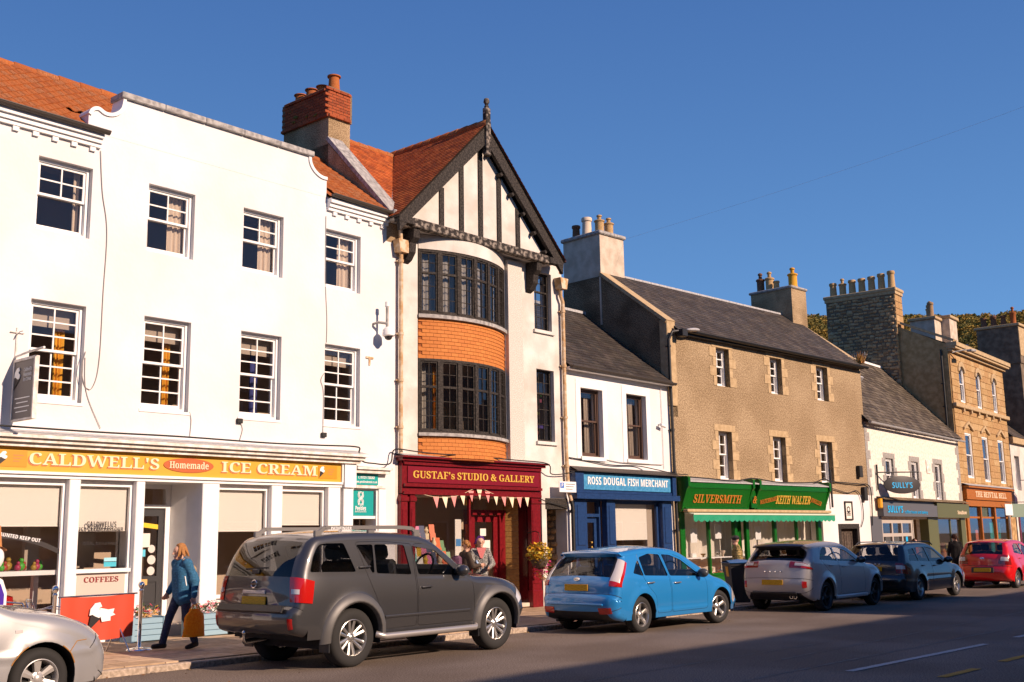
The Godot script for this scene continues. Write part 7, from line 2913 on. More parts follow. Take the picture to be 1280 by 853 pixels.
func plate(car: Node, sh: Shell, x: float, y: float, front := false, yc := 0.0) -> void:
	var i := sh.near(x, y)
	var n: Vector2 = sh.N[i]
	var c: Vector2 = sh.P[i] + n * (sh.C[i] + 0.012)
	var a := atan2(n.y, n.x)
	var m := MB.new()
	m.xf = Transform3D(Basis(Vector3(0, 0, 1), a), Vector3(c.x, c.y, 0))
	m.cbox(Vector3(-0.008, -0.058, -0.26), Vector3(0.008, 0.058, 0.26), 0.004)
	m.done("number_plate", noisy("plate_yellow", lin(0.34, 0.17, 0.008), lin(0.74, 0.43, 0.02), 7.0, 0.03, 0.4, 0.0, 0.05, 2.4), car)

func lamp_mat(key: String, c: Color) -> StandardMaterial3D:
	var m := mat(key, c, 0.12)
	m.clearcoat_enabled = true
	m.clearcoat = 1.0
	m.clearcoat_roughness = 0.02
	return m

# ---------------------------------------------------------------- the parked cars
func ground_y(x: float) -> float:
	return -0.005 * maxf(0.0, x - 11.0)

func build_cars() -> void:
	car_suv()
	car_blue()
	car_crossover()
	car_estate()
	car_red()
	car_silver()

func emblem_ring(car: Node, sh: Shell, x: float, y: float, rx: float, ry: float) -> void:
	var i := sh.near(x, y)
	var n: Vector2 = sh.N[i]
	var c: Vector2 = sh.P[i] + n * (sh.C[i] + 0.01)
	var m := nb()
	m.xf = Transform3D(Basis(V(0, 0, 1), atan2(n.y, n.x)), V(c.x, c.y, 0))
	var ring := []
	for k in 25:
		var a := TAU * k / 24.0
		ring.append(V(0, cos(a) * ry, sin(a) * rx))
	m.tube(ring, 0.008, 6, false)
	m.box(V(-0.006, -0.012, -rx * 1.15), V(0.01, 0.012, rx * 1.15))
	m.done("badge", mats.chrome, car)

func tail_bar(car: Node, sh: Shell, x: float, y: float, hz: float, hy: float, m: Material, called: String, lift := 0.008, dz := 0.0) -> void:   # flat bar across the tail
	var i := sh.near(x, y)
	var n: Vector2 = sh.N[i]
	var c: Vector2 = sh.P[i] + n * (sh.C[i] + lift)
	var b := nb()
	b.xf = Transform3D(Basis(V(0, 0, 1), atan2(n.y, n.x)), V(c.x, c.y, dz))
	b.cbox(V(-0.03, -hy, -hz), V(0.01, hy, hz), 0.008)
	b.done(called, m, car)

func car_suv() -> void:
	var gray := paint("suv_gray", lin(0.056, 0.055, 0.056), 0.5, 0.38)
	var sp := {
		"L": 4.66, "hw": 0.915, "sill": 0.40, "axles": [1.02, 3.88], "arch": 0.44, "wy": 0.40, "belt": [[0.0, 1.24], [1.1, 1.22], [3.4, 1.10], [4.7, 1.0]], "tumble": 0.15, "flare": 0.05, "front_in": 0.14, "rear_in": 0.05, "front_len": 0.7, "rear_len": 0.6,
		"outline": [[0.22, 0.44, 0.10, 0.0, "bumper"], [0.05, 0.50, 0.12, 0.02, "bumper"], [0.0, 0.62, 0.13, 0.03, "bumper"], [0.01, 0.78, 0.13, 0.03, "bumper"], [0.075, 0.83, 0.10, 0.03, "tailgate"], [0.09, 1.00, 0.12, 0.05, "tailgate"], [0.12, 1.20, 0.13, 0.06, "rear_window"], [0.20, 1.42, 0.13, 0.06, "rear_window"], [0.34, 1.64, 0.12, 0.05, "roof"], [0.48, 1.72, 0.11, 0.04, "roof"], [1.2, 1.765, 0.11, 0.05, "roof"], [2.1, 1.74, 0.11, 0.05, "roof"], [2.55, 1.66, 0.11, 0.05, "windscreen"], [3.0, 1.38, 0.11, 0.06, "windscreen"], [3.36, 1.13, 0.12, 0.06, "bonnet"], [3.8, 1.09, 0.14, 0.05, "bonnet"], [4.3, 1.00, 0.18, 0.05, "bonnet"], [4.52, 0.88, 0.26, 0.06, "front_panel"], [4.63, 0.70, 0.30, 0.06, "front_panel"], [4.66, 0.52, 0.30, 0.06, "front_panel"], [4.56, 0.38, 0.24, 0.04, "front_panel"], [4.4, 0.34, 0.2, 0.02, "front_panel"]],
		"windows": [[[0.29, 1.26], [1.07, 1.24], [0.90, 1.625], [0.42, 1.625]], [[1.12, 1.60], [1.36, 1.22], [1.40, 1.22], [1.42, 1.60]], [[1.45, 1.60], [1.44, 1.21], [2.10, 1.17], [2.02, 1.58], [1.95, 1.59]], [[2.16, 1.57], [2.24, 1.17], [3.10, 1.13], [2.62, 1.50]]],
		"doors": [[[1.10, 1.64], [1.32, 1.05], [1.46, 0.75], [1.50, 0.46], [2.17, 0.46], [2.17, 1.60], [1.6, 1.645]], [[2.19, 1.60], [2.19, 0.46], [3.36, 0.46], [3.34, 1.09], [2.66, 1.54], [2.4, 1.60]]],
		"handles": [[1.22, 1.30], [2.36, 0.99]], "paint": gray, "wheel": [0.385, 0.245, "double", 0.25], "rim": mat("alloy_silver", lin(0.52, 0.50, 0.47), 0.28, 0.85), "cabin": [1.25, 2.15, 2.95, 0.62], "mirror": [3.02, 1.20], "tinted": 2,
		"side_glass": glass("privacy_glass", Color(0.012, 0.013, 0.015), 0.75), "rear_glass": glass("privacy_glass", Color(0.012, 0.013, 0.015), 0.75), "handle_paint": mats.dark_metal,
	}
	var r := make_car("parked_suv", "dark grey four-wheel-drive car with roof rails beside the red gallery", V(9.02, 0.0, 4.64), 0.0, sp)
	var car: Node3D = r[0]
	var sh: Shell = r[1]
	var black: Material = mats.trim_black
	var red := lamp_mat("lamp_red", lin(0.42, 0.008, 0.006))
	var clear := lamp_mat("lamp_clear", lin(0.55, 0.52, 0.50))
	var s0 := float(sh.near(0.07, 0.86))
	var s1 := float(sh.near(0.13, 1.20))
	for side in [1.0, -1.0]:
		shell_patch(sh, s0, s1, 0.93, 2.10, 0.012, [side], 12, 8).done("tail_lamp", red, car)
		shell_patch(sh, lerpf(s0, s1, 0.30), lerpf(s0, s1, 0.50), 0.97, 1.5, 0.016, [side]).done("reversing_lamp", clear, car)
		var rf := float(sh.near(0.0, 0.64))
		shell_patch(sh, rf - 1.2, rf + 1.2, 1.1, 1.45, 0.006, [side], 4, 4).done("reflector", red, car)
		var hl0 := float(sh.near(4.40, 0.95))
		shell_patch(sh, hl0, hl0 + 5.0, 1.0, 2.06, 0.008, [side]).done("headlight", clear, car)
		# roof rails
		var rl := nb()
		var pts := []
		for k in 13:
			var t := k / 12.0
			var x := lerpf(0.52, 2.45, t)
			var e := minf(t, 1.0 - t)
			pts.append(V(x, 1.735 - 0.05 * maxf(0, t - 0.8) * 3.0 + 0.10 * smoothstep(0.0, 0.09, e), side * 0.66))
		for k in pts.size() - 1:
			rl.bar(pts[k], pts[k + 1], 0.045, 0.05)
		for x in [0.56, 1.5, 2.38]:
			rl.cbox(V(x - 0.06, 1.70, side * 0.66 - 0.025), V(x + 0.06, 1.80, side * 0.66 + 0.025), 0.01)
		rl.done("roof_rail", mat("rail_gray", lin(0.20, 0.19, 0.18), 0.45, 0.4), car)
		if side > 0:
			letters("PATHFINDER", car, V(0.95, 1.825, 0.686), 0.035, 0.36, mats.letter_white, font("Droid Sans", 700), 0.003)
		# wheel arch flares
		for a in sh.axles:
			var fl := nb()
			var rows := []
			for k in 19:
				var an := lerpf(-0.12, PI + 0.12, k / 18.0)
				var rr := []
				for e in [[0.0, -0.05], [0.0, 0.022], [0.03, 0.032], [0.09, 0.028], [0.125, 0.004], [0.128, -0.02]]:
					var x: float = a + (sh.arch + e[0]) * cos(an)
					var y: float = sh.wy + (sh.arch + e[0]) * sin(an)
					rr.append(V(x, y, side * (sh.W(x, y) + e[1])))
				rows.append(rr)
			fl.grid(rows)
			fl.done("arch_flare", mat("flare_gray", lin(0.11, 0.105, 0.10), 0.5, 0.3), car)
			var fp := nb()
			fp.cbox(V(a - 0.46, 0.22, side * 0.82 - 0.1), V(a - 0.43, 0.50, side * 0.82 + 0.1), 0.008)
			fp.done("mud_flap", black, car)
		var st := nb()
		st.tube([V(1.42, 0.40, side * 0.88), V(1.5, 0.37, side * 0.97), V(3.30, 0.37, side * 0.97), V(3.40, 0.40, side * 0.88)], 0.045, 10)
		st.done("side_step", mat("step_silver", lin(0.50, 0.47, 0.44), 0.35, 0.7), car)
		var rb := nb()
		var rows2 := []
		for k in 10:
			var x := lerpf(1.55, 3.25, k / 9.0)
			rows2.append([V(x, 0.60, side * (sh.W(x, 0.60) - 0.002)), V(x, 0.605, side * (sh.W(x, 0.60) + 0.014)), V(x, 0.635, side * (sh.W(x, 0.635) + 0.014)), V(x, 0.64, side * (sh.W(x, 0.64) - 0.002))])
		rb.grid(rows2)
		rb.done("rubbing_strip", gray, car)
	# tail details
	tail_bar(car, sh, 0.10, 1.01, 0.25, 0.026, mats.step_silver, "tailgate_trim", 0.0)
	plate(car, sh, 0.08, 0.895)
	emblem_ring(car, sh, 0.11, 1.11, 0.055, 0.05)
	tail_bar(car, sh, 0.0, 0.76, 0.70, 0.05, black, "bumper_step", 0.02)
	var wp := nb()
	wp.bar(V(0.09, 1.30, -0.25), V(0.10, 1.32, 0.22), 0.02, 0.02)
	wp.cbox(V(0.04, 1.24, -0.06), V(0.12, 1.30, 0.06), 0.01)
	wp.done("rear_wiper", black, car)
	var tb := nb()
	tb.tube([V(0.25, 0.38, 0.0), V(-0.08, 0.36, 0.0), V(-0.10, 0.40, 0.0), V(-0.10, 0.46, 0)], 0.02, 8)
	tb.ball(V(-0.10, 0.49, 0), V(0.03, 0.03, 0.03))
	tb.done("tow_hitch", mats.steel, car)
	var sp2 := nb()
	sp2.tube([V(0.5, 0.36, -0.35), V(0.15, 0.34, -0.35)], 0.035, 8)
	sp2.box(V(0.7, 0.24, -0.75), V(0.9, 0.40, 0.75))
	sp2.done("rear_axle", mats.underbody_black, car)

func car_blue() -> void:
	var blue := paint("blue_paint", lin(0.018, 0.225, 0.55), 0.25, 0.30)
	var sp := {
		"L": 4.34, "hw": 0.895, "sill": 0.24, "axles": [0.82, 3.46], "arch": 0.365, "wy": 0.325, "belt": [[0.0, 1.02], [1.0, 0.98], [3.2, 0.90], [4.4, 0.75]], "tumble": 0.40, "flare": 0.022, "front_in": 0.20, "rear_in": 0.10, "front_len": 0.8, "rear_len": 0.7, "crease": 0.36,
		"outline": [[0.32, 0.22, 0.08, 0.0, "bumper_skirt"], [0.10, 0.28, 0.12, 0.02, "bumper_skirt"], [0.02, 0.40, 0.20, 0.03, "bumper"], [0.0, 0.52, 0.22, 0.04, "bumper"], [0.02, 0.66, 0.20, 0.04, "bumper"], [0.07, 0.69, 0.16, 0.04, "tailgate"], [0.08, 0.86, 0.16, 0.05, "tailgate"], [0.14, 0.98, 0.15, 0.05, "rear_window"], [0.36, 1.22, 0.13, 0.05, "rear_window"], [0.46, 1.33, 0.11, 0.05, "spoiler"], [0.40, 1.385, 0.06, 0.03, "roof"], [0.62, 1.425, 0.09, 0.03, "roof"], [1.3, 1.475, 0.10, 0.04, "roof"], [2.0, 1.455, 0.10, 0.04, "roof"], [2.38, 1.38, 0.10, 0.05, "windscreen"], [2.85, 1.14, 0.10, 0.06, "windscreen"], [3.30, 0.92, 0.12, 0.07, "bonnet"], [3.6, 0.85, 0.15, 0.06, "bonnet"], [4.05, 0.72, 0.22, 0.06, "bonnet"], [4.22, 0.62, 0.30, 0.07, "front_panel"], [4.32, 0.46, 0.32, 0.07, "front_panel"], [4.32, 0.30, 0.30, 0.06, "front_panel"], [4.2, 0.20, 0.2, 0.03, "front_panel"]],
		"windows": [[[0.62, 1.04], [0.86, 0.99], [0.92, 0.99], [0.90, 1.27], [0.80, 1.20]], [[0.95, 0.99], [1.70, 0.96], [1.66, 1.35], [1.30, 1.37], [0.97, 1.31]], [[1.77, 0.96], [2.84, 0.92], [2.32, 1.24], [2.0, 1.335], [1.74, 1.35]]],
		"doors": [[[0.93, 1.37], [0.88, 0.98], [1.02, 0.78], [1.22, 0.62], [1.26, 0.31], [1.73, 0.31], [1.71, 1.39], [1.3, 1.415]], [[1.75, 1.39], [1.75, 0.31], [2.96, 0.31], [2.98, 0.86], [2.34, 1.28], [2.02, 1.375]]],
		"handles": [[1.08, 0.86], [1.95, 0.83]], "paint": blue, "wheel": [0.318, 0.215, "five", 0.21], "rim": mats.alloy_silver, "cabin": [1.0, 1.85, 2.55, 0.38], "mirror": [2.74, 0.98], "handle_paint": mats.alloy_silver, "steer": -0.18, "dark_rear": true, "glass_edge": 0.94, "mirror_paint": mat("mirror_dark", lin(0.05, 0.055, 0.06), 0.35),
	}
	var r := make_car("parked_hatchback", "bright blue hatchback in front of the dark blue fish shop", V(15.90, ground_y(17.5), 4.72), deg_to_rad(-0.3), sp)
	var car: Node3D = r[0]
	var sh: Shell = r[1]
	var red: Material = mats.lamp_red
	var clear: Material = mats.lamp_clear
	var s0 := float(sh.near(0.12, 0.95))
	var s1 := float(sh.near(0.44, 1.30))
	for side in [1.0, -1.0]:
		shell_patch(sh, s0, s1, 1.02, 1.72, 0.012, [side]).done("tail_lamp", clear, car)
		shell_patch(sh, s0, s1, 1.72, 1.98, 0.012, [side]).done("tail_lamp", red, car)
		shell_patch(sh, s0 - 1.5, s0, 1.0, 1.98, 0.012, [side], 3).done("tail_lamp", red, car)
		var rf := float(sh.near(0.02, 0.43))
		shell_patch(sh, rf - 0.9, rf + 1.1, 0.78, 1.35, 0.008, [side], 4, 5).done("reflector", red, car)
		var h0 := float(sh.near(3.95, 0.76))
		shell_patch(sh, h0, h0 + 7.0, 0.95, 2.12, 0.008, [side]).done("headlight", clear, car)
		var ff := nb()
		var zz := sh.W(0.66, 0.84)
		if side > 0:
			ff.lathe([[0.085, -0.004], [0.085, 0.004], [0.078, 0.006], [0.0, 0.006]], 20, V(0.66, 0.80, zz), V(-0.1, 0.1, 1).normalized())
			ff.done("fuel_flap", blue, car)
	plate(car, sh, 0.08, 0.78)
	emblem_ring(car, sh, 0.10, 0.91, 0.06, 0.028)
	tail_bar(car, sh, 0.0, 0.54, 0.62, 0.018, blue, "bumper_strip", 0.012)
	var wp := nb()
	wp.bar(V(0.14, 1.03, -0.05), V(0.20, 1.07, 0.38), 0.02, 0.02)
	wp.done("rear_wiper", mats.trim_black, car)
	var ax := nb()
	ax.box(V(0.7, 0.18, -0.7), V(0.95, 0.30, 0.7))
	ax.tube([V(0.6, 0.22, -0.5), V(0.08, 0.22, -0.5)], 0.03, 8)
	ax.done("rear_axle", mats.underbody_black, car)

func car_crossover() -> void:
	var grey := paint("warm_grey_paint", lin(0.42, 0.39, 0.36), 0.05, 0.35)
	var sp := {
		"L": 4.20, "hw": 0.90, "sill": 0.27, "axles": [0.82, 3.41], "arch": 0.385, "wy": 0.345, "belt": [[0.0, 1.08], [0.9, 1.08], [3.0, 1.0], [4.2, 0.88]], "tumble": 0.42, "flare": 0.04, "front_in": 0.20, "rear_in": 0.13, "front_len": 0.8, "rear_len": 0.7, "crease": 0.0,
		"outline": [[0.34, 0.24, 0.08, 0.0, "bumper_skirt"], [0.16, 0.32, 0.12, 0.02, "bumper_skirt"], [0.06, 0.42, 0.22, 0.03, "bumper"], [0.0, 0.60, 0.25, 0.05, "bumper"], [0.02, 0.74, 0.24, 0.05, "tailgate"], [0.06, 0.92, 0.22, 0.06, "tailgate"], [0.10, 1.06, 0.20, 0.05, "tailgate"], [0.16, 1.10, 0.16, 0.05, "rear_window"], [0.44, 1.36, 0.12, 0.04, "spoiler_dark"], [0.30, 1.44, 0.06, 0.03, "roof"], [0.6, 1.49, 0.09, 0.03, "roof"], [1.3, 1.535, 0.10, 0.04, "roof"], [1.95, 1.51, 0.10, 0.04, "roof"], [2.28, 1.44, 0.10, 0.05, "windscreen"], [2.72, 1.22, 0.10, 0.06, "windscreen"], [3.05, 1.04, 0.12, 0.07, "bonnet"], [3.5, 0.98, 0.16, 0.06, "bonnet"], [3.9, 0.88, 0.24, 0.06, "bonnet"], [4.12, 0.74, 0.30, 0.07, "front_panel"], [4.20, 0.54, 0.32, 0.07, "front_panel"], [4.16, 0.34, 0.28, 0.05, "front_panel"], [4.0, 0.26, 0.2, 0.03, "front_panel"]],
		"windows": [[[0.66, 1.14], [1.52, 1.09], [1.49, 1.40], [1.1, 1.41], [0.92, 1.34]], [[1.59, 1.09], [2.72, 1.04], [2.22, 1.31], [1.86, 1.39], [1.57, 1.40]]],
		"doors": [[[0.90, 1.42], [0.72, 1.12], [1.02, 0.86], [1.24, 0.70], [1.28, 0.34], [1.55, 0.34], [1.53, 1.44], [1.2, 1.45]], [[1.57, 1.44], [1.57, 0.34], [2.84, 0.34], [2.84, 0.98], [2.26, 1.35], [1.9, 1.43]]],
		"handles": [[1.12, 1.0], [1.78, 0.96]], "paint": grey, "roof_paint": paint("black_roof", lin(0.012, 0.012, 0.013), 0.0, 0.3), "wheel": [0.335, 0.245, "star", 0.215], "rim": mat("alloy_dark", lin(0.06, 0.06, 0.062), 0.35, 0.7), "cabin": [1.05, 1.85, 2.45, 0.44], "mirror": [2.58, 1.10], "handle_paint": grey, "dark_rear": true, "rear_glass": mats.privacy_glass, "mirror_paint": mats.black_roof, "wheel_in": 0.02,
	}
	var r := make_car("parked_crossover", "warm grey crossover car with black roof in front of the green silversmith", V(23.06, ground_y(24.5), 4.80), deg_to_rad(-0.5), sp)
	var car: Node3D = r[0]
	var sh: Shell = r[1]
	var red: Material = mats.lamp_red
	var s0 := float(sh.near(0.06, 0.95))
	var s1 := float(sh.near(0.12, 1.08))
	for side in [1.0, -1.0]:
		shell_patch(sh, s0, s1, 0.62, 1.98, 0.012, [side], 5, 8).done("tail_lamp", lamp_mat("lamp_dark_red", lin(0.22, 0.01, 0.012)), car)
		shell_patch(sh, lerpf(s0, s1, 0.35), lerpf(s0, s1, 0.8), 0.82, 1.7, 0.016, [side], 4, 6).done("tail_lamp", mats.lamp_clear, car)
		shell_patch(sh, s0, lerpf(s0, s1, 0.35), 1.1, 1.9, 0.016, [side], 4, 6).done("tail_lamp", red, car)
		var rf := float(sh.near(0.0, 0.60))
		shell_patch(sh, rf - 1.6, rf + 1.8, 1.22, 1.50, 0.006, [side], 4, 4).done("reflector", red, car)
		var h0 := float(sh.near(3.75, 0.92))
		shell_patch(sh, h0, h0 + 5.0, 1.2, 2.15, 0.008, [side]).done("headlight", mats.lamp_clear, car)
		var cl := nb()
		for a in sh.axles:
			var rows := []
			for k in 19:
				var an := lerpf(-0.1, PI + 0.1, k / 18.0)
				var rr := []
				for e in [[0.0, -0.04], [0.0, 0.010], [0.03, 0.012], [0.045, -0.006]]:
					var x: float = a + (sh.arch + e[0]) * cos(an)
					var y: float = sh.wy + (sh.arch + e[0]) * sin(an)
					rr.append(V(x, y, side * (sh.W(x, y) + e[1])))
				rows.append(rr)
			cl.grid(rows)
		cl.done("arch_trim", grey, car)
		var ss := nb()
		ss.cbox(V(1.28, 0.24, side * 0.86 - 0.05), V(2.95, 0.32, side * 0.86 + 0.05), 0.02)
		ss.done("sill_trim", grey, car)
	tail_bar(car, sh, 0.10, 0.40, 0.55, 0.10, mats.trim_black, "diffuser", 0.02)
	plate(car, sh, 0.01, 0.64)
	for k in 4:
		tail_bar(car, sh, 0.04, 0.86, 0.022, 0.018, mats.chrome, "badge_letter", 0.004, -0.19 + k * 0.13)
	var ex := nb()
	for z in [0.40, 0.50]:
		ex.lathe([[0.035, 0], [0.04, 0], [0.04, 0.12], [0.03, 0.12], [0.03, 0.02]], 14, V(0.16, 0.33, z), V(-1, 0, 0))
	ex.done("exhaust_tip", mats.steel, car)

func car_estate() -> void:
	var blk := paint("black_paint", lin(0.008, 0.009, 0.011), 0.1, 0.3)
	var sp := {
		"L": 4.57, "hw": 0.885, "sill": 0.23, "axles": [1.02, 3.60], "arch": 0.36, "wy": 0.32, "belt": [[0.0, 0.98], [1.0, 0.96], [3.3, 0.90], [4.6, 0.75]], "tumble": 0.33, "flare": 0.02, "front_in": 0.18, "rear_in": 0.08, "front_len": 0.8, "rear_len": 0.6, "crease": 0.52,
		"outline": [[0.32, 0.24, 0.08, 0.0, "bumper"], [0.06, 0.32, 0.14, 0.03, "bumper"], [0.0, 0.48, 0.20, 0.04, "bumper"], [0.03, 0.62, 0.18, 0.04, "bumper"], [0.09, 0.66, 0.14, 0.04, "tailgate"], [0.12, 0.92, 0.14, 0.05, "tailgate"], [0.17, 1.0, 0.13, 0.05, "rear_window"], [0.36, 1.30, 0.12, 0.05, "rear_window"], [0.44, 1.40, 0.09, 0.04, "roof"], [0.8, 1.45, 0.10, 0.04, "roof"], [1.6, 1.47, 0.10, 0.04, "roof"], [2.1, 1.45, 0.10, 0.04, "roof"], [2.42, 1.38, 0.10, 0.05, "windscreen"], [2.9, 1.14, 0.10, 0.06, "windscreen"], [3.36, 0.93, 0.12, 0.06, "bonnet"], [3.8, 0.86, 0.16, 0.06, "bonnet"], [4.3, 0.74, 0.24, 0.06, "bonnet"], [4.48, 0.62, 0.30, 0.07, "front_panel"], [4.57, 0.44, 0.32, 0.06, "front_panel"], [4.5, 0.26, 0.26, 0.04, "front_panel"], [4.36, 0.20, 0.2, 0.03, "front_panel"]],
		"windows": [[[0.50, 1.02], [1.10, 1.0], [1.06, 1.33], [0.68, 1.30]], [[1.16, 1.0], [1.84, 0.97], [1.80, 1.35], [1.3, 1.35], [1.12, 1.33]], [[1.91, 0.97], [2.96, 0.94], [2.38, 1.28], [2.1, 1.34], [1.87, 1.35]]],
		"doors": [[[1.12, 1.38], [1.12, 0.96], [1.26, 0.78], [1.44, 0.60], [1.46, 0.30], [1.87, 0.30], [1.85, 1.39], [1.4, 1.40]], [[1.89, 1.39], [1.89, 0.30], [3.1, 0.30], [3.1, 0.88], [2.44, 1.31], [2.1, 1.38]]],
		"handles": [[1.30, 0.88], [2.08, 0.86]], "paint": blk, "wheel": [0.316, 0.215, "five", 0.205], "rim": mats.alloy_silver, "cabin": [1.1, 1.95, 2.6, 0.38], "mirror": [2.86, 1.0], "handle_paint": blk, "tinted": 0,
	}
	var r := make_car("parked_estate", "black estate car with roof rails in front of the painted stone house", V(28.14, ground_y(30.0), 4.92), deg_to_rad(-0.5), sp)
	var car: Node3D = r[0]
	var sh: Shell = r[1]
	var red: Material = mats.lamp_red
	var s0 := float(sh.near(0.10, 0.70))
	var s1 := float(sh.near(0.15, 0.98))
	for side in [1.0, -1.0]:
		shell_patch(sh, s0, s1, 0.86, 2.14, 0.012, [side]).done("tail_lamp", lamp_mat("lamp_deep_red", lin(0.16, 0.008, 0.008)), car)
		shell_patch(sh, lerpf(s0, s1, 0.4), lerpf(s0, s1, 0.75), 0.88, 1.6, 0.016, [side]).done("tail_lamp", mats.lamp_clear, car)
		var h0 := float(sh.near(4.2, 0.78))
		shell_patch(sh, h0, h0 + 6.0, 0.95, 2.2, 0.008, [side]).done("headlight", mats.lamp_clear, car)
		var rl := nb()
		var pts := []
		for k in 11:
			var t := k / 10.0
			var e := minf(t, 1.0 - t)
			pts.append(V(lerpf(0.6, 2.5, t), 1.42 - 0.06 * maxf(0.0, t - 0.7) + 0.075 * smoothstep(0.0, 0.08, e), side * 0.66))
		rl.tube(pts, 0.016, 6)
		rl.done("roof_rail", mats.dark_metal, car)
	plate(car, sh, 0.10, 0.80)
	for k in 5:
		tail_bar(car, sh, 0.11, 0.93, 0.03, 0.02, mats.chrome, "badge_letter", 0.004, -0.25 + k * 0.11)
	tail_bar(car, sh, 0.01, 0.55, 0.6, 0.015, mats.trim_black, "bumper_strip", 0.01)

func car_red() -> void:
	var red := paint("red_paint", lin(0.60, 0.003, 0.003), 0.0, 0.3)
	var sp := {
		"L": 3.96, "hw": 0.85, "sill": 0.22, "axles": [0.72, 3.24], "arch": 0.345, "wy": 0.305, "belt": [[0.0, 1.02], [1.0, 1.0], [3.0, 0.92], [4.0, 0.78]], "tumble": 0.38, "flare": 0.02, "front_in": 0.20, "rear_in": 0.12, "front_len": 0.8, "rear_len": 0.7, "crease": 0.40,
		"outline": [[0.30, 0.22, 0.08, 0.0, "bumper"], [0.08, 0.30, 0.16, 0.03, "bumper"], [0.0, 0.46, 0.24, 0.05, "bumper"], [0.02, 0.62, 0.24, 0.05, "bumper"], [0.06, 0.70, 0.22, 0.05, "tailgate"], [0.09, 0.92, 0.20, 0.06, "tailgate"], [0.16, 1.04, 0.16, 0.06, "rear_window"], [0.36, 1.30, 0.12, 0.05, "rear_window"], [0.42, 1.40, 0.09, 0.04, "roof"], [0.75, 1.46, 0.10, 0.04, "roof"], [1.4, 1.49, 0.10, 0.04, "roof"], [1.95, 1.45, 0.10, 0.04, "roof"], [2.2, 1.38, 0.10, 0.05, "windscreen"], [2.65, 1.14, 0.10, 0.06, "windscreen"], [3.0, 0.95, 0.12, 0.06, "bonnet"], [3.4, 0.86, 0.18, 0.06, "bonnet"], [3.75, 0.74, 0.26, 0.06, "bonnet"], [3.9, 0.58, 0.30, 0.06, "front_panel"], [3.96, 0.42, 0.32, 0.06, "front_panel"], [3.88, 0.24, 0.24, 0.03, "front_panel"]],
		"windows": [[[0.70, 1.10], [1.46, 1.02], [1.44, 1.37], [1.1, 1.38], [0.9, 1.32]], [[1.53, 1.02], [2.6, 0.97], [2.14, 1.26], [1.8, 1.37], [1.51, 1.38]]],
		"doors": [[[0.90, 1.40], [0.76, 1.08], [0.96, 0.80], [1.14, 0.62], [1.16, 0.28], [1.49, 0.28], [1.47, 1.42], [1.1, 1.42]], [[1.51, 1.42], [1.51, 0.28], [2.72, 0.28], [2.72, 0.92], [2.2, 1.30], [1.8, 1.41]]],
		"handles": [[1.06, 0.92], [1.72, 0.90]], "paint": red, "wheel": [0.30, 0.195, "cap", 0.20], "rim": mats.alloy_silver, "cabin": [0.95, 1.7, 2.35, 0.38], "mirror": [2.46, 1.02], "handle_paint": red,
	}
	var r := make_car("parked_hatchback", "small bright red hatchback in front of the orange shopfront", V(36.45, ground_y(38.0), 4.96), deg_to_rad(-0.5), sp)
	var car: Node3D = r[0]
	var sh: Shell = r[1]
	var s0 := float(sh.near(0.07, 0.76))
	var s1 := float(sh.near(0.15, 1.02))
	for side in [1.0, -1.0]:
		shell_patch(sh, s0, s1, 0.80, 1.85, 0.012, [side]).done("tail_lamp", mats.lamp_dark_red, car)
		shell_patch(sh, lerpf(s0, s1, 0.3), lerpf(s0, s1, 0.7), 0.92, 1.55, 0.016, [side]).done("tail_lamp", mats.lamp_clear, car)
		var h0 := float(sh.near(3.6, 0.80))
		shell_patch(sh, h0, h0 + 6.0, 0.95, 2.1, 0.008, [side]).done("headlight", mats.lamp_clear, car)
	plate(car, sh, 0.0, 0.56)
	emblem_ring(car, sh, 0.09, 0.90, 0.06, 0.03)
	tail_bar(car, sh, 0.02, 0.56, 0.34, 0.085, mats.trim_black, "plate_recess", 0.0)
	var wp := nb()
	wp.bar(V(0.14, 1.08, 0.02), V(0.26, 1.22, 0.22), 0.02, 0.02)
	wp.done("rear_wiper", mats.trim_black, car)

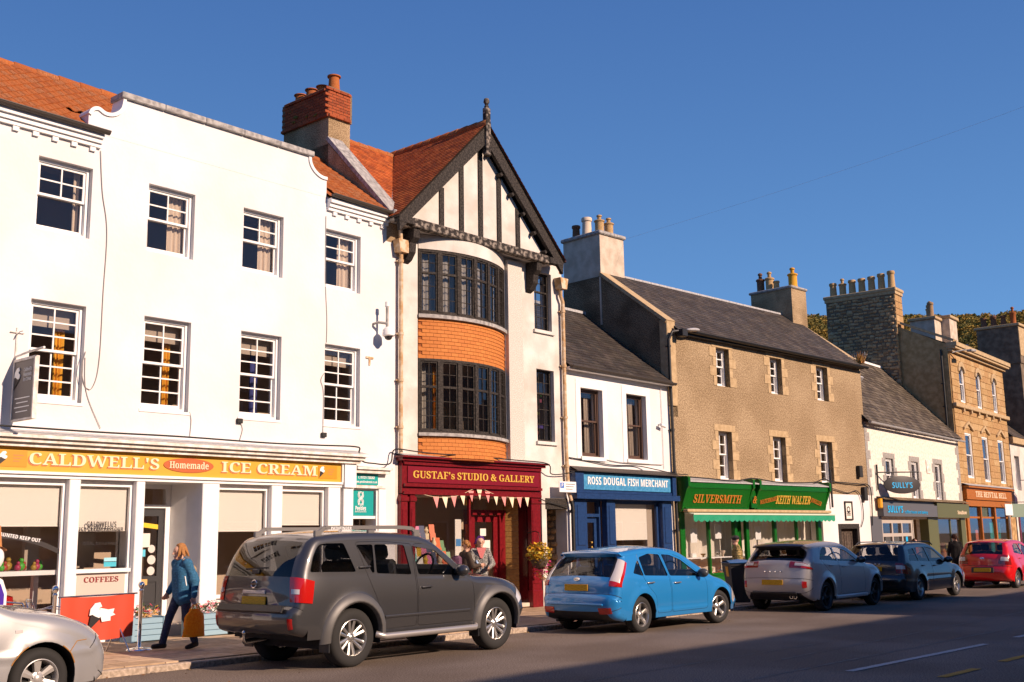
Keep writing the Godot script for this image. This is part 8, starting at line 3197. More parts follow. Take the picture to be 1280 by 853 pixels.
func car_silver() -> void:
	var sil := paint("silver_paint", lin(0.35, 0.345, 0.34), 0.35, 0.42)
	var sp := {
		"L": 4.34, "hw": 0.875, "sill": 0.22, "axles": [0.90, 3.52], "arch": 0.365, "wy": 0.315, "belt": [[0.0, 1.0], [1.0, 0.98], [3.2, 0.96], [4.4, 0.82]], "tumble": 0.36, "flare": 0.028, "front_in": 0.20, "rear_in": 0.10, "front_len": 0.8, "rear_len": 0.7, "crease": 0.55,
		"outline": [[0.32, 0.22, 0.08, 0.0, "bumper"], [0.08, 0.30, 0.14, 0.03, "bumper"], [0.0, 0.46, 0.22, 0.05, "bumper"], [0.03, 0.66, 0.20, 0.05, "tailgate"], [0.12, 0.98, 0.16, 0.05, "rear_window"], [0.40, 1.34, 0.12, 0.05, "roof"], [0.8, 1.43, 0.10, 0.04, "roof"], [1.5, 1.46, 0.10, 0.04, "roof"], [2.1, 1.43, 0.10, 0.04, "roof"], [2.38, 1.37, 0.10, 0.05, "windscreen"], [2.85, 1.17, 0.10, 0.06, "windscreen"], [3.22, 1.01, 0.12, 0.06, "bonnet"], [3.6, 0.95, 0.16, 0.06, "bonnet"], [3.98, 0.85, 0.17, 0.06, "bonnet"], [4.20, 0.72, 0.20, 0.07, "front_panel"], [4.32, 0.55, 0.20, 0.07, "front_panel"], [4.33, 0.38, 0.17, 0.06, "front_panel"], [4.30, 0.26, 0.11, 0.05, "front_skirt"], [4.20, 0.20, 0.08, 0.03, "front_skirt"]],
		"windows": [[[0.62, 1.04], [1.5, 1.02], [1.48, 1.34], [1.1, 1.35], [0.8, 1.26]], [[1.58, 1.02], [2.84, 1.00], [2.36, 1.26], [2.0, 1.33], [1.56, 1.34]]],
		"doors": [[[0.92, 1.37], [0.86, 1.0], [1.1, 0.72], [1.24, 0.60], [1.28, 0.28], [1.53, 0.28], [1.51, 1.38], [1.2, 1.39]], [[1.55, 1.38], [1.55, 0.28], [2.98, 0.28], [2.99, 0.96], [2.40, 1.29], [2.0, 1.375]]],
		"handles": [[1.2, 0.9], [1.8, 0.88]], "paint": sil, "wheel": [0.312, 0.205, "cap", 0.20], "rim": mat("wheel_cover", lin(0.50, 0.48, 0.45), 0.35, 0.5), "cabin": [1.05, 1.85, 2.5, 0.38], "mirror": [2.66, 1.06], "handle_paint": sil, "mirror_paint": mats.mirror_dark,
	}
	var r := make_car("parked_hatchback", "silver hatchback with rusty arch edge beside the red cafe barrier", V(2.14, 0.0, 4.88), 0.0, sp)
	var car: Node3D = r[0]
	var sh: Shell = r[1]
	for side in [1.0, -1.0]:
		var h0 := float(sh.near(4.05, 0.80))
		shell_patch(sh, h0, h0 + 4.0, 0.6, 1.25, 0.008, [side]).done("headlight", mats.lamp_clear, car)
		var rs := nb()   # rust along the arch lip and the bumper seam
		for q in [[0.35, 1.0], [2.05, 2.7]]:
			var line := []
			for k in 12:
				var an := lerpf(q[0], q[1], k / 11.0)
				var x := sh.axles[1] + (sh.arch + 0.004) * cos(an) as float
				var y := sh.wy + (sh.arch + 0.004) * sin(an)
				line.append(V(x, y, side * sh.W(x, y)))
			rs.tube(line, 0.007, 6)
		rs.tube([V(3.80, 0.56, side * sh.W(3.80, 0.56)), V(3.90, 0.66, side * sh.W(3.90, 0.66)), V(4.02, 0.665, side * sh.W(4.02, 0.665))], 0.005, 6)
		rs.done("rust", mat("rust", lin(0.34, 0.16, 0.04), 0.9), car)
		var bs := nb()
		var rows := []
		for k in 10:
			var x := lerpf(1.3, 2.94, k / 9.0)
			rows.append([V(x, 0.53, side * (sh.W(x, 0.53) - 0.002)), V(x, 0.535, side * (sh.W(x, 0.53) + 0.012)), V(x, 0.57, side * (sh.W(x, 0.57) + 0.012)), V(x, 0.575, side * (sh.W(x, 0.575) - 0.002))])
		bs.grid(rows)
		bs.done("rubbing_strip", mat("strip_gray", lin(0.12, 0.115, 0.11), 0.5), car)
		var ri := nb()
		ri.cbox(V(3.22, 0.78, side * (sh.W(3.25, 0.8) - 0.01)), V(3.30, 0.815, side * (sh.W(3.25, 0.8) + 0.006)), 0.004)
		ri.done("side_repeater", mats.lamp_clear, car)

# ---------------------------------------------------------------- people: smooth bodies meshed from tapered bones
# bones: [a, b, ra, rb]; smooth union, surface nets
func flesh(m: MB, bones: Array, cell: float, k := 0.03) -> void:
	var lo := Vector3.INF
	var hi := -Vector3.INF
	for b in bones:
		var r: float = maxf(b[2], b[3]) + cell * 3.0
		lo = lo.min(b[0].min(b[1]) - Vector3.ONE * r)
		hi = hi.max(b[0].max(b[1]) + Vector3.ONE * r)
	var nx := int((hi.x - lo.x) / cell) + 2
	var ny := int((hi.y - lo.y) / cell) + 2
	var nz := int((hi.z - lo.z) / cell) + 2
	var f := PackedFloat32Array()
	f.resize(nx * ny * nz)
	f.fill(1.0)
	for b in bones:
		var a: Vector3 = b[0]
		var d: Vector3 = b[1] - a
		var dd := maxf(d.length_squared(), 1e-9)
		var rm: float = maxf(b[2], b[3]) + k + cell * 2.0
		var p0: Vector3 = (a.min(b[1]) - Vector3.ONE * rm - lo) / cell
		var p1: Vector3 = (a.max(b[1]) + Vector3.ONE * rm - lo) / cell
		for i in range(maxi(0, int(p0.x)), mini(nx, int(p1.x) + 2)):
			for j in range(maxi(0, int(p0.y)), mini(ny, int(p1.y) + 2)):
				for q in range(maxi(0, int(p0.z)), mini(nz, int(p1.z) + 2)):
					var p := lo + V(i, j, q) * cell
					var t := clampf((p - a).dot(d) / dd, 0.0, 1.0)
					var v: float = p.distance_to(a + d * t) - lerpf(b[2], b[3], t)
					var ix := (i * ny + j) * nz + q
					var o := f[ix]
					var h := maxf(k - absf(o - v), 0.0) / k
					f[ix] = minf(o, v) - h * h * k * 0.25
	var vid := {}
	var vs := PackedVector3Array()
	var ns := PackedVector3Array()
	var st := [ny * nz, nz, 1]
	for i in range(1, nx - 2):
		for j in range(1, ny - 2):
			var base := (i * ny + j) * nz
			for q in range(1, nz - 2):
				var ix := base + q
				var s0 := f[ix] < 0.0
				if s0 == (f[ix + 1] < 0.0) and s0 == (f[ix + nz] < 0.0) and s0 == (f[ix + nz + 1] < 0.0):
					var e := ix + ny * nz
					if s0 == (f[e] < 0.0) and s0 == (f[e + 1] < 0.0) and s0 == (f[e + nz] < 0.0) and s0 == (f[e + nz + 1] < 0.0):
						continue
				var sum := Vector3.ZERO
				var cnt := 0
				for c in 8:
					var o := Vector3i(c & 1, (c >> 1) & 1, (c >> 2) & 1)
					var va := f[ix + o.x * st[0] + o.y * st[1] + o.z]
					for ax in 3:
						if o[ax] == 0:
							var vb := f[ix + o.x * st[0] + o.y * st[1] + o.z + st[ax]]
							if (va < 0.0) != (vb < 0.0):
								var p := Vector3(o)
								p[ax] = va / (va - vb)
								sum += p
								cnt += 1
				vid[ix] = vs.size()
				vs.append(lo + (V(i, j, q) + sum / maxi(cnt, 1)) * cell)
				ns.append(V(f[ix + st[0]] - f[ix - st[0]], f[ix + nz] - f[ix - nz], f[ix + 1] - f[ix - 1]).normalized())
	for ix in vid:
		for ax in 3:
			if (f[ix] < 0.0) != (f[ix + st[ax]] < 0.0):
				var u: int = st[(ax + 1) % 3]
				var w: int = st[(ax + 2) % 3]
				if vid.has(ix - u) and vid.has(ix - w) and vid.has(ix - u - w):
					var a: int = vid[ix]
					var b: int = vid[ix - u]
					var c: int = vid[ix - u - w]
					var d: int = vid[ix - w]
					m.stri(vs[a], vs[b], vs[c], ns[a], ns[b], ns[c])
					m.stri(vs[a], vs[c], vs[d], ns[a], ns[c], ns[d])

# pose: points in the person's own axes, facing +x, right hand towards +z, for a height of 1.7 m
func person(label: String, at: Vector3, turn: float, h: float, ps: Dictionary, look: Dictionary, cell: float, pack := false) -> Node3D:
	var P := thing("person", label, "person", at, turn)
	var s := h / 1.7
	P.scale = V(s, s, s)
	var J := {"hip": V(0, 0.93, 0), "chest": V(0.0, 1.27, 0), "neck": V(0.0, 1.43, 0), "head": V(0.035, 1.575, 0),
		"kl": V(0.02, 0.50, -0.10), "kr": V(0.02, 0.50, 0.10), "al": V(-0.02, 0.09, -0.10), "ar": V(-0.02, 0.09, 0.10), "tl": V(0.13, 0.035, -0.11), "tr": V(0.13, 0.035, 0.11),
		"el": V(0.0, 1.10, -0.25), "er": V(0.0, 1.10, 0.25), "hl": V(0.06, 0.86, -0.26), "hr": V(0.06, 0.86, 0.26), "face": V(1, 0, 0)}
	J.merge(ps, true)
	var fd: Vector3 = J.face.normalized()
	var hd: Vector3 = J.head
	var skin := []
	skin.append([hd + V(0, 0.025, 0) - fd * 0.015, hd + V(0, 0.02, 0) + fd * 0.015, 0.088, 0.082])
	skin.append([hd + V(0, -0.05, 0) + fd * 0.01, hd + V(0, -0.085, 0) + fd * 0.055, 0.062, 0.034])
	skin.append([hd + fd * 0.085 + V(0, 0.015, 0), hd + fd * 0.112 + V(0, -0.022, 0), 0.012, 0.016])
	skin.append([J.neck - V(0, 0.04, 0), hd - V(0, 0.05, 0), 0.054, 0.05])
	var sd := fd.cross(Vector3.UP).normalized()
	for e in [-1, 1]:
		skin.append([hd + sd * 0.085 * e + V(0, -0.005, 0), hd + sd * 0.092 * e + V(0, 0.02, 0), 0.014, 0.016])
	skin.append([J.hip, J.neck, 0.09, 0.06])
	for e in ["l", "r"]:
		var z := -1.0 if e == "l" else 1.0
		var sh := V(J.neck.x, J.neck.y - 0.04, z * 0.16)
		skin.append([J.neck, sh, 0.05, 0.045])
		skin.append([sh, J["e" + e], 0.038, 0.032])
		skin.append([J["e" + e], J["h" + e], 0.032, 0.024])
		skin.append([J.hip + V(0, 0, z * 0.08), J["k" + e], 0.06, 0.045])
		skin.append([J["k" + e], J["a" + e], 0.045, 0.032])
	var b := nb()
	flesh(b, skin, cell, 0.025)
	for e in ["l", "r"]:
		var z := -1.0 if e == "l" else 1.0
		var w: Vector3 = J["h" + e]
		var d: Vector3 = (w - J["e" + e]).normalized()
		d = J.get("g" + e, d)
		var acr := d.cross(V(0, 0, z)).normalized()
		if acr.length() < 0.5:
			acr = Vector3.RIGHT
		var pal := acr.cross(d).normalized()
		var hb := [[w - d * 0.02, w + d * 0.07, 0.024, 0.020], [w + d * 0.02 + acr * 0.018, w + d * 0.075 + acr * 0.026, 0.018, 0.014], [w + d * 0.02 - acr * 0.018, w + d * 0.075 - acr * 0.026, 0.018, 0.014]]
		for k in 4:
			var o: Vector3 = w + d * 0.08 + acr * (0.028 - k * 0.019)
			var l: float = [0.062, 0.072, 0.066, 0.05][k]
			var q: Vector3 = o + (d * 0.75 + pal * 0.45) * l * 0.55
			hb.append([o, q, 0.0095, 0.009])
			hb.append([q, q + (d * 0.35 + pal * 0.85).normalized() * l * 0.55, 0.009, 0.0075])
		var tb: Vector3 = w + d * 0.03 + acr * 0.03
		hb.append([tb, tb + (acr + d * 0.6 + pal * 0.3).normalized() * 0.04, 0.012, 0.010])
		hb.append([tb + (acr + d * 0.6 + pal * 0.3).normalized() * 0.04, tb + (acr * 0.4 + d + pal * 0.5).normalized() * 0.07, 0.010, 0.008])
		flesh(b, hb, 0.0065 if cell < 0.016 else 0.009, 0.008)
	b.done("body", mat("skin_tone", lin(0.56, 0.32, 0.22), 0.55), P)
	for e in [-1, 1]:
		var ey := nb()
		ey.ball(hd + fd * 0.086 + sd * 0.033 * e + V(0, 0.022, 0), V(0.011, 0.007, 0.011), 8, 6)
		ey.done("eye", mats.letter_black, P)
	var mo := nb()
	mo.ball(hd + fd * 0.092 + V(0, -0.058, 0), V(0.010, 0.005, 0.02), 8, 5)
	mo.done("mouth", mat("lip_tone", lin(0.34, 0.11, 0.09), 0.5), P)
	# clothes
	var g: float = look.get("bulk", 1.0)
	var tr := []
	for e in ["l", "r"]:
		var z := -1.0 if e == "l" else 1.0
		tr.append([J.hip + V(0, 0.02, z * 0.075), J["k" + e], 0.095, 0.066])
		tr.append([J["k" + e], J["a" + e] + V(0, 0.02, 0), 0.066, 0.058])
	tr.append([J.hip + V(0, 0.1, 0), J.hip - V(0, 0.03, 0), 0.12, 0.11])
	var m := nb()
	flesh(m, tr, cell, 0.02)
	m.done("trousers", look.trousers, P)
	m = nb()
	for e in ["l", "r"]:
		var an: Vector3 = J["a" + e]
		var to: Vector3 = J["t" + e]
		flesh(m, [[an + V(-0.03, -0.03, 0), to, 0.042, 0.036], [an, an + V(0, 0.04, 0), 0.05, 0.052], [an + V(-0.04, -0.05, 0), to - V(0, 0.012, 0), 0.028, 0.026]], 0.012, 0.015)
	m.done("shoes", look.shoes, P)
	var jk := [[J.hip + V(0, look.get("hem", -0.03), 0.05), J.chest + V(0, 0, 0.06), 0.125 * g, 0.122 * g], [J.hip + V(0, look.get("hem", -0.03), -0.05), J.chest + V(0, 0, -0.06), 0.125 * g, 0.122 * g], [J.chest, J.neck - V(0, 0.06, 0), 0.13 * g, 0.10], [J.neck - V(0, 0.05, 0), J.neck + V(0, 0.01, 0), 0.075, 0.066]]
	for e in ["l", "r"]:
		var z := -1.0 if e == "l" else 1.0
		var sh := V(J.neck.x, J.neck.y - 0.05, z * 0.165)
		jk.append([J.neck - V(0, 0.05, 0), sh, 0.07, 0.068 * g])
		jk.append([sh, J["e" + e], 0.068 * g, 0.058 * g])
		jk.append([J["e" + e], J["h" + e] - (J["h" + e] - J["e" + e]).normalized() * 0.02, 0.058 * g, 0.045 * g])
		var f1: Vector3 = J["e" + e].lerp(sh, 0.25)
		jk.append([f1, f1 + V(0.01, -0.05, 0), 0.064 * g, 0.060 * g])
	m = nb()
	flesh(m, jk, cell, 0.03)
	m.done("jacket", look.jacket, P)
	if pack:   # small beige day sack and a pale zip
		m = nb()
		flesh(m, [[J.chest + V(-0.17, 0.02, 0.03), J.chest + V(-0.17, -0.20, 0.03), 0.07, 0.08], [J.chest + V(-0.17, 0.02, -0.03), J.chest + V(-0.17, -0.20, -0.03), 0.07, 0.08], [J.chest + V(-0.12, 0.08, -0.11), J.neck + V(0.04, 0.005, -0.11), 0.022, 0.022]], cell, 0.03)
		m.done("day_sack", cloth("beige_canvas", Color(0.72, 0.62, 0.48)), P)
		m = nb()
		m.bar(J.hip + V(0.06, 0.10, -0.188), J.hip + V(0.09, 0.25, -0.182), 0.012, 0.014)
		m.done("zip", mats.letter_white, P)
	# hair as a ragged cap of locks
	var hr := []
	for k in look.get("locks", 46):
		var a := rnd(0.95, TAU - 0.95) if k % 3 else rnd(0, TAU)
		var el := rnd(0.1, 1.45) if k % 3 else rnd(1.0, 1.5)
		var dir := (fd * cos(a) + sd * sin(a)) * cos(el) + Vector3.UP * sin(el)
		var r0: Vector3 = hd + V(0, 0.03, 0) - fd * 0.015 + dir * 0.088
		var dn: Vector3 = (Vector3.DOWN + (dir - Vector3.UP * dir.y) * 0.5).normalized() * look.get("hair_len", 0.08) * rnd(0.5, 1.1) * (1.2 - sin(el) * 0.6)
		hr.append([r0, r0 + dn + V(rnd(-0.01, 0.01), 0, rnd(-0.01, 0.01)), 0.024, 0.013])
	m = nb()
	flesh(m, hr, 0.010 if cell < 0.016 else 0.014, 0.012)
	m.done("hair", look.hair, P)
	return P

func cloth(key: String, c: Color, dark := 0.75) -> StandardMaterial3D:
	var d := Color(c.r * dark, c.g * dark, c.b * dark)
	return noisy(key, d, c, 3.0, 0.03, 0.85, 0.3, 0.04, 1.8, 70, false)

func build_people() -> void:
	var shoe := mat("black_leather", lin(0.012, 0.011, 0.011), 0.5)
	var navy := cloth("navy_cloth", Color(0.24, 0.27, 0.35))
	# woman walking past the ice cream shop, carrier bag in the hand towards the road
	person("person in a blue jacket striding past with an orange carrier bag in hand", V(9.62, 0.088, 2.06), PI, 1.57, {
		"hip": V(-0.02, 0.92, 0), "chest": V(0.01, 1.25, 0), "neck": V(0.02, 1.42, 0), "head": V(0.075, 1.56, 0), "face": V(1, -0.12, 0.1),
		"kl": V(-0.03, 0.50, -0.10), "al": V(-0.20, 0.11, -0.11), "tl": V(-0.06, 0.035, -0.11), "kr": V(0.16, 0.52, 0.09), "ar": V(0.26, 0.11, 0.10), "tr": V(0.42, 0.075, 0.11),
		"el": V(-0.08, 1.10, -0.25), "hl": V(-0.05, 0.84, -0.27), "gl": V(0, -1, 0), "er": V(-0.05, 1.11, 0.24), "hr": V(0.10, 0.90, 0.25)},
		{"trousers": navy, "shoes": shoe, "jacket": cloth("blue_jacket", Color(0.23, 0.44, 0.58)), "hair": noisy("ginger_hair", lin(0.26, 0.10, 0.03), lin(0.52, 0.26, 0.09), 6.0, 0.05, 0.6, 0.4, 0.1, 1.6, 71, false), "hair_len": 0.14, "hem": -0.10, "bulk": 1.12, "locks": 70}, 0.013, true)
	var bag := thing("carrier_bag", "crumpled orange plastic carrier bag hanging from the walker's hand", "bag", V(9.67, 0.285, 2.34), 0.1)
	var m := nb()
	var rows := []
	for i in 11:
		var t := i / 10.0
		var r := []
		for k in 24:
			var a := TAU * k / 24.0
			var w := lerpf(0.19, 0.16, t) * (1.0 if t < 0.75 else 1.0 - (t - 0.75) * 2.2)
			var cr := 1.0 + 0.07 * sin(k * 2.1 + t * 7.0) + 0.05 * sin(k * 5.0 - t * 11.0)
			r.append(V(cos(a) * w * cr, 0.40 * t, sin(a) * 0.085 * cr * (1.0 - 0.5 * t)))
		rows.append(r)
	m.grid(rows, true)
	m.ball(V(0, 0.015, 0), V(0.185, 0.02, 0.08), 16, 6)
	var op := noisy("orange_plastic", lin(0.90, 0.36, 0.010), lin(0.97, 0.52, 0.03), 3.0, 0.03, 0.35, 0.2, 0.03, 1.8, 72, false)
	op.backlight_enabled = true
	op.backlight = Color(0.9, 0.55, 0.1)
	m.done("bag_body", op, bag)
	m = nb()
	for z in [-0.03, 0.03]:
		m.tube([V(-0.08, 0.38, z), V(-0.03, 0.46, z * 0.4), V(0.0, 0.475, 0), V(0.03, 0.46, z * 0.4), V(0.08, 0.38, z)], 0.008, 5)
	m.done("bag_handle", mats.orange_plastic, bag)
	# two people talking at the gallery door
	var p2 := person("person with ginger hair, brown hoodie and flowered rucksack at the gallery door", V(16.98, 0.08, 1.0), -0.35, 1.54, {"face": V(1, 0, -0.2), "er": V(0.08, 1.12, 0.22), "hr": V(0.30, 1.14, 0.16), "el": V(0.10, 1.12, -0.22), "hl": V(0.30, 1.10, -0.12)},
		{"trousers": navy, "shoes": shoe, "jacket": cloth("brown_hoodie", Color(0.33, 0.28, 0.24)), "hair": mats.ginger_hair, "hair_len": 0.07}, 0.017)
	m = nb()
	m.xf = Transform3D(Basis(), V(-0.20, 1.17, 0))
	m.cbox(V(-0.10, -0.22, -0.15), V(0.07, 0.20, 0.15), 0.06)
	m.cbox(V(-0.15, -0.18, -0.11), V(-0.08, 0.02, 0.11), 0.04)
	m.done("rucksack", noisy("flower_print", Color(0.10, 0.08, 0.16), Color(0.62, 0.42, 0.50), 9.0, 0.05, 0.8, 0.0, 0.05, 3.2, 73, false), p2)
	var p3 := person("person with purple hair, red neckerchief and checked shirt facing the street", V(17.46, 0.08, 0.98), -2.2, 1.62, {"face": V(1, -0.1, 0), "er": V(0.12, 1.12, 0.24), "hr": V(0.28, 1.08, 0.08), "el": V(0.08, 1.10, -0.26), "hl": V(0.26, 1.02, -0.14)},
		{"trousers": cloth("denim", Color(0.30, 0.38, 0.50)), "shoes": shoe, "jacket": noisy("checked_shirt", Color(0.06, 0.06, 0.07), Color(0.80, 0.78, 0.74), 5.0, 0.03, 0.85, 0.0, 0.05, 4.0, 74, false), "hair": noisy("purple_hair", lin(0.05, 0.012, 0.10), lin(0.16, 0.03, 0.26), 6.0, 0.05, 0.6, 0.4, 0.1, 1.6, 75, false), "hair_len": 0.13}, 0.017)
	m = nb()
	m.prism(PackedVector2Array([U(-0.11, 1.46), U(0.11, 1.46), U(0.02, 1.22), U(-0.03, 1.24)]), 0.13, 0.15)
	var kc := m.done("neckerchief", noisy("red_check", lin(0.55, 0.03, 0.03), lin(0.70, 0.45, 0.42), 12.0, 0.05, 0.85, 0.0, 0.05, 3.0, 76, false), p3)
	kc.rotation.y = PI / 2
	m = nb()
	m.cbox(V(-0.06, -0.10, -0.01), V(0.06, 0.10, 0.01), 0.004)
	var bk := m.done("paper", mat("pale_blue_card", lin(0.35, 0.50, 0.72), 0.7), self)
	bk.name = "leaflet"
	bk.position = V(17.26, 1.12, 1.12)
	bk.rotation = V(-0.5, 0.6, 0.4)
	tag(bk, "pale blue leaflet held between the two people at the gallery door", "leaflet")
	# man in camouflage at the silversmith's window
	var p4 := person("person in camouflage jacket and black beret before the silversmith window", V(25.62, 0.02, 2.45), 2.2, 1.60, {"face": V(1, 0, -0.4)},
		{"trousers": mats.letter_black, "shoes": shoe, "jacket": noisy("camouflage", Color(0.20, 0.22, 0.12), Color(0.74, 0.62, 0.40), 3.4, 0.02, 0.9, 0.0, 0.05, 4.5, 77, false), "hair": mats.letter_black, "hair_len": 0.03, "bulk": 1.1}, 0.02)
	m = nb()
	m.lathe([[0.0, 0.10], [0.085, 0.095], [0.115, 0.06], [0.105, 0.03], [0.10, 0.0]], 18, V(0.03, 1.61, 0), V(0.1, 1, -0.15).normalized())
	m.done("beret", mats.letter_black, p4)
	# shoppers farther on
	var p5 := person("person in a dark coat with a shoulder bag beside the black estate car", V(39.75, -0.06, 3.0), 0.5, 1.60, {"face": V(0.6, 0, 0.8), "er": V(0.06, 1.12, 0.25), "hr": V(0.16, 1.0, 0.14)},
		{"trousers": cloth("grey_cloth", Color(0.30, 0.29, 0.30)), "shoes": shoe, "jacket": cloth("dark_coat", Color(0.14, 0.13, 0.13)), "hair": cloth("brown_hair", Color(0.22, 0.12, 0.08)), "hair_len": 0.12, "hem": -0.2}, 0.024)
	m = nb()
	m.cbox(V(-0.22, 0.72, 0.16), V(0.12, 1.0, 0.30), 0.04)
	m.tube([V(-0.18, 1.0, 0.22), V(-0.04, 1.42, 0.18), V(0.08, 1.0, 0.24)], 0.012, 5)
	m.done("shoulder_bag", shoe, p5)
	person("person with dark hair behind the black estate car by the grey cafe", V(36.3, -0.03, 2.9), -1.6, 1.46, {}, {"trousers": navy, "shoes": shoe, "jacket": cloth("rust_top", Color(0.55, 0.30, 0.16)), "hair": mats.brown_hair}, 0.024)

# ---------------------------------------------------------------- signs and street furniture
func flowers(parent: Node, at: Vector3, size: Vector3, n: int, cols: Array, leafc: Color, petal := 0.022) -> void:
	var l := nb()
	l.colored = true
	for k in n:
		var p := at + in_ball() * size
		var q := Basis.from_euler(V(rnd(-1, 1), rnd(0, TAU), rnd(-1, 1)))
		var s := petal * rnd(1.2, 2.2)
		var v := rnd(0.6, 1.3)
		l.col = Color(leafc.r * v, leafc.g * v, leafc.b * v)
		l.quad(p, p + q * V(s * 0.5, 0, s * 0.4), p + q * V(s * 1.3, 0.01, 0), p + q * V(s * 0.5, 0, -s * 0.4))
	var lm := mat("plant_leaf", Color.WHITE, 0.7)
	lm.vertex_color_use_as_albedo = true
	lm.backlight_enabled = true
	lm.backlight = Color(0.4, 0.4, 0.4)
	stuff(l.done("leaves", lm, parent))
	var f := nb()
	f.colored = true
	for k in int(n * 0.45):
		var p := at + in_ball() * size * 1.06
		var c: Color = cols[rng.randi() % cols.size()]
		f.col = c
		var q := Basis.from_euler(V(rnd(-0.8, 0.8), rnd(0, TAU), rnd(-0.8, 0.8)))
		for e in 5:
			var a := TAU * e / 5.0
			var s := petal * rnd(0.8, 1.2)
			f.quad(p, p + q * V(cos(a - 0.5) * s, 0.006, sin(a - 0.5) * s), p + q * V(cos(a) * s * 1.5, 0, sin(a) * s * 1.5), p + q * V(cos(a + 0.5) * s, 0.006, sin(a + 0.5) * s))
	var pm := mat("petal", Color.WHITE, 0.6)
	pm.vertex_color_use_as_albedo = true
	pm.backlight_enabled = true
	pm.backlight = Color(0.5, 0.5, 0.5)
	stuff(f.done("blossoms", pm, parent))

func in_ball() -> Vector3:   # x and z within one, y 0..1, rounded like a mound
	var v := V(rng.randfn(), rng.randfn(), rng.randfn()).normalized() * pow(rng.randf(), 0.40)
	return V(v.x, v.y * 0.5 + 0.5, v.z)

func build_props() -> void:
	var T: Node3D
	var m: MB
	# hanging sign of the ice cream shop
	T = thing("hanging_sign", "grey hanging board with ice cream emblem on the white house", "sign", V(7.8, 3.55, 0.0))
	m = nb()
	m.cbox(V(-0.025, 0.03, 0.06), V(0.025, 0.93, 0.72), 0.006)
	m.done("board", mat("sign_gray", lin(0.13, 0.115, 0.11), 0.5), T)
	m = nb()
	for e in [[0.0, 0.03, 0.03, 0.75], [0.93, 0.97, 0.03, 0.75]]:
		m.box(V(-0.035, e[0], e[2]), V(0.035, e[1], e[3]))
	m.box(V(-0.035, 0.03, 0.03), V(0.035, 0.93, 0.065))
	m.box(V(-0.035, 0.03, 0.715), V(0.035, 0.93, 0.75))
	m.done("board_frame", mats.old_white_paint, T)
	m = nb()
	m.tube([V(0, 1.03, 0.0), V(0, 1.06, 0.45), V(0, 1.07, 0.95)], 0.018, 7)
	m.tube([V(0, 0.9, 0.01), V(0, 1.5, 0.01)], 0.015, 6)
	m.tube([V(0, 1.38, -0.0), V(0, 1.42, 0.1), V(0, 1.42, 0.22)], 0.01, 5)
	m.tube([V(-0.11, 1.42, 0.02), V(0.11, 1.42, 0.02)], 0.01, 5)
	m.done("bracket", mats.old_white_paint, T)
	var face := Basis(Vector3.UP, -PI / 2)
	ice_cone(T, V(-0.03, 0.66, 0.22), 0.17, face)
	for k in 3:
		letters(["Caldwell's", "Homemade", "Ice Cream"][k], T, V(-0.03, 0.78 - k * 0.075, 0.52), 0.055, 0.26, mats.letter_white, font("Droid Serif", 400), 0.003, face)
	for k in 4:
		m = nb()
		m.box(V(-0.029, 0.34 - k * 0.07, 0.14 + 0.05 * (k % 2)), V(-0.0255, 0.355 - k * 0.07, 0.62 - 0.05 * (k % 2)))
		m.done("small_print", mats.letter_white, T)
	# street camera
	T = thing("street_camera", "white dome camera on a bracket high on the white house", "camera", V(15.42, 5.85, 0.0))
	m = nb()
	m.tube([V(-0.14, 0.28, 0), V(-0.12, 0.30, 0.14), V(0.02, 0.28, 0.26)], 0.028, 8)
	m.tube([V(0.02, 0.18, 0.26), V(0.02, 0.62, 0.26)], 0.03, 8)
	m.done("bracket", mats.grey_coping, T)
	m = nb()
	m.lathe([[0, 0.20], [0.06, 0.20], [0.12, 0.14], [0.13, 0.02], [0.11, 0.0], [0, 0]], 16, V(0.04, 0.0, 0.28))
	m.lathe([[0.03, 0.62], [0.05, 0.64], [0.045, 0.74], [0, 0.75]], 10, V(0.02, 0, 0.26))
	m.done("housing", mats.white_paint, T)
	m = nb()
	m.ball(V(0.04, 0.0, 0.28), V(0.085, 0.08, 0.085), 14, 8)
	m.done("dome", mats.door_charcoal, T)
	# cafe barrier: two chrome posts and a printed banner
	for x in [7.78, 9.20]:
		T = thing("barrier_post", "polished steel post holding the %s end of the red cafe banner" % ["silver car's" if x < 8 else "walker's"], "post", V(x, 0.09, 1.62 if x > 8 else 1.75))
		m = nb()
		m.lathe([[0, 0], [0.19, 0], [0.19, 0.012], [0.16, 0.03], [0.035, 0.045], [0.028, 0.06], [0.028, 0.86], [0.036, 0.87], [0.036, 0.89], [0.02, 0.90], [0.045, 0.935], [0.05, 0.96], [0.035, 1.0], [0, 1.01]], 24, Vector3.ZERO, Vector3.UP, 0.5)
		m.done("post", mats.chrome, T)
	T = thing("cafe_banner", "red cafe banner with white ice cream emblem slung between two steel posts", "banner", V(7.82, 0.09, 1.75), 0.092)
	m = nb()
	var rows := []
	for i in 10:
		var r := []
		for j in 30:
			var u := j / 29.0
			var v := i / 9.0
			r.append(V(0.04 + u * 1.22, 0.84 - 0.02 * sin(u * PI) - v * 0.62, 0.02 + 0.014 * sin(u * 9.0 + v * 2.0) * v + 0.008 * sin(u * 23.0)))
		rows.append(r)
	m.grid(rows)
	m.done("cloth", mat("banner_red", lin(0.52, 0.055, 0.02), 0.7), T)
	m = nb()
	m.tube([V(0.0, 0.84, 0.02), V(1.30, 0.84, 0.02)], 0.012, 8)
	for x in [0.5, 1.02]:
		m.tube([V(x, 0.40, -0.02), V(x + 0.06, 0.01, 0.20)], 0.011, 6)
		m.tube([V(x, 0.40, -0.02), V(x - 0.03, 0.01, -0.25)], 0.011, 6)
	m.done("rail", mats.steel, T)
	ice_cone(T, V(0.62, 0.54, 0.045), 0.20, Basis())
	m = nb()
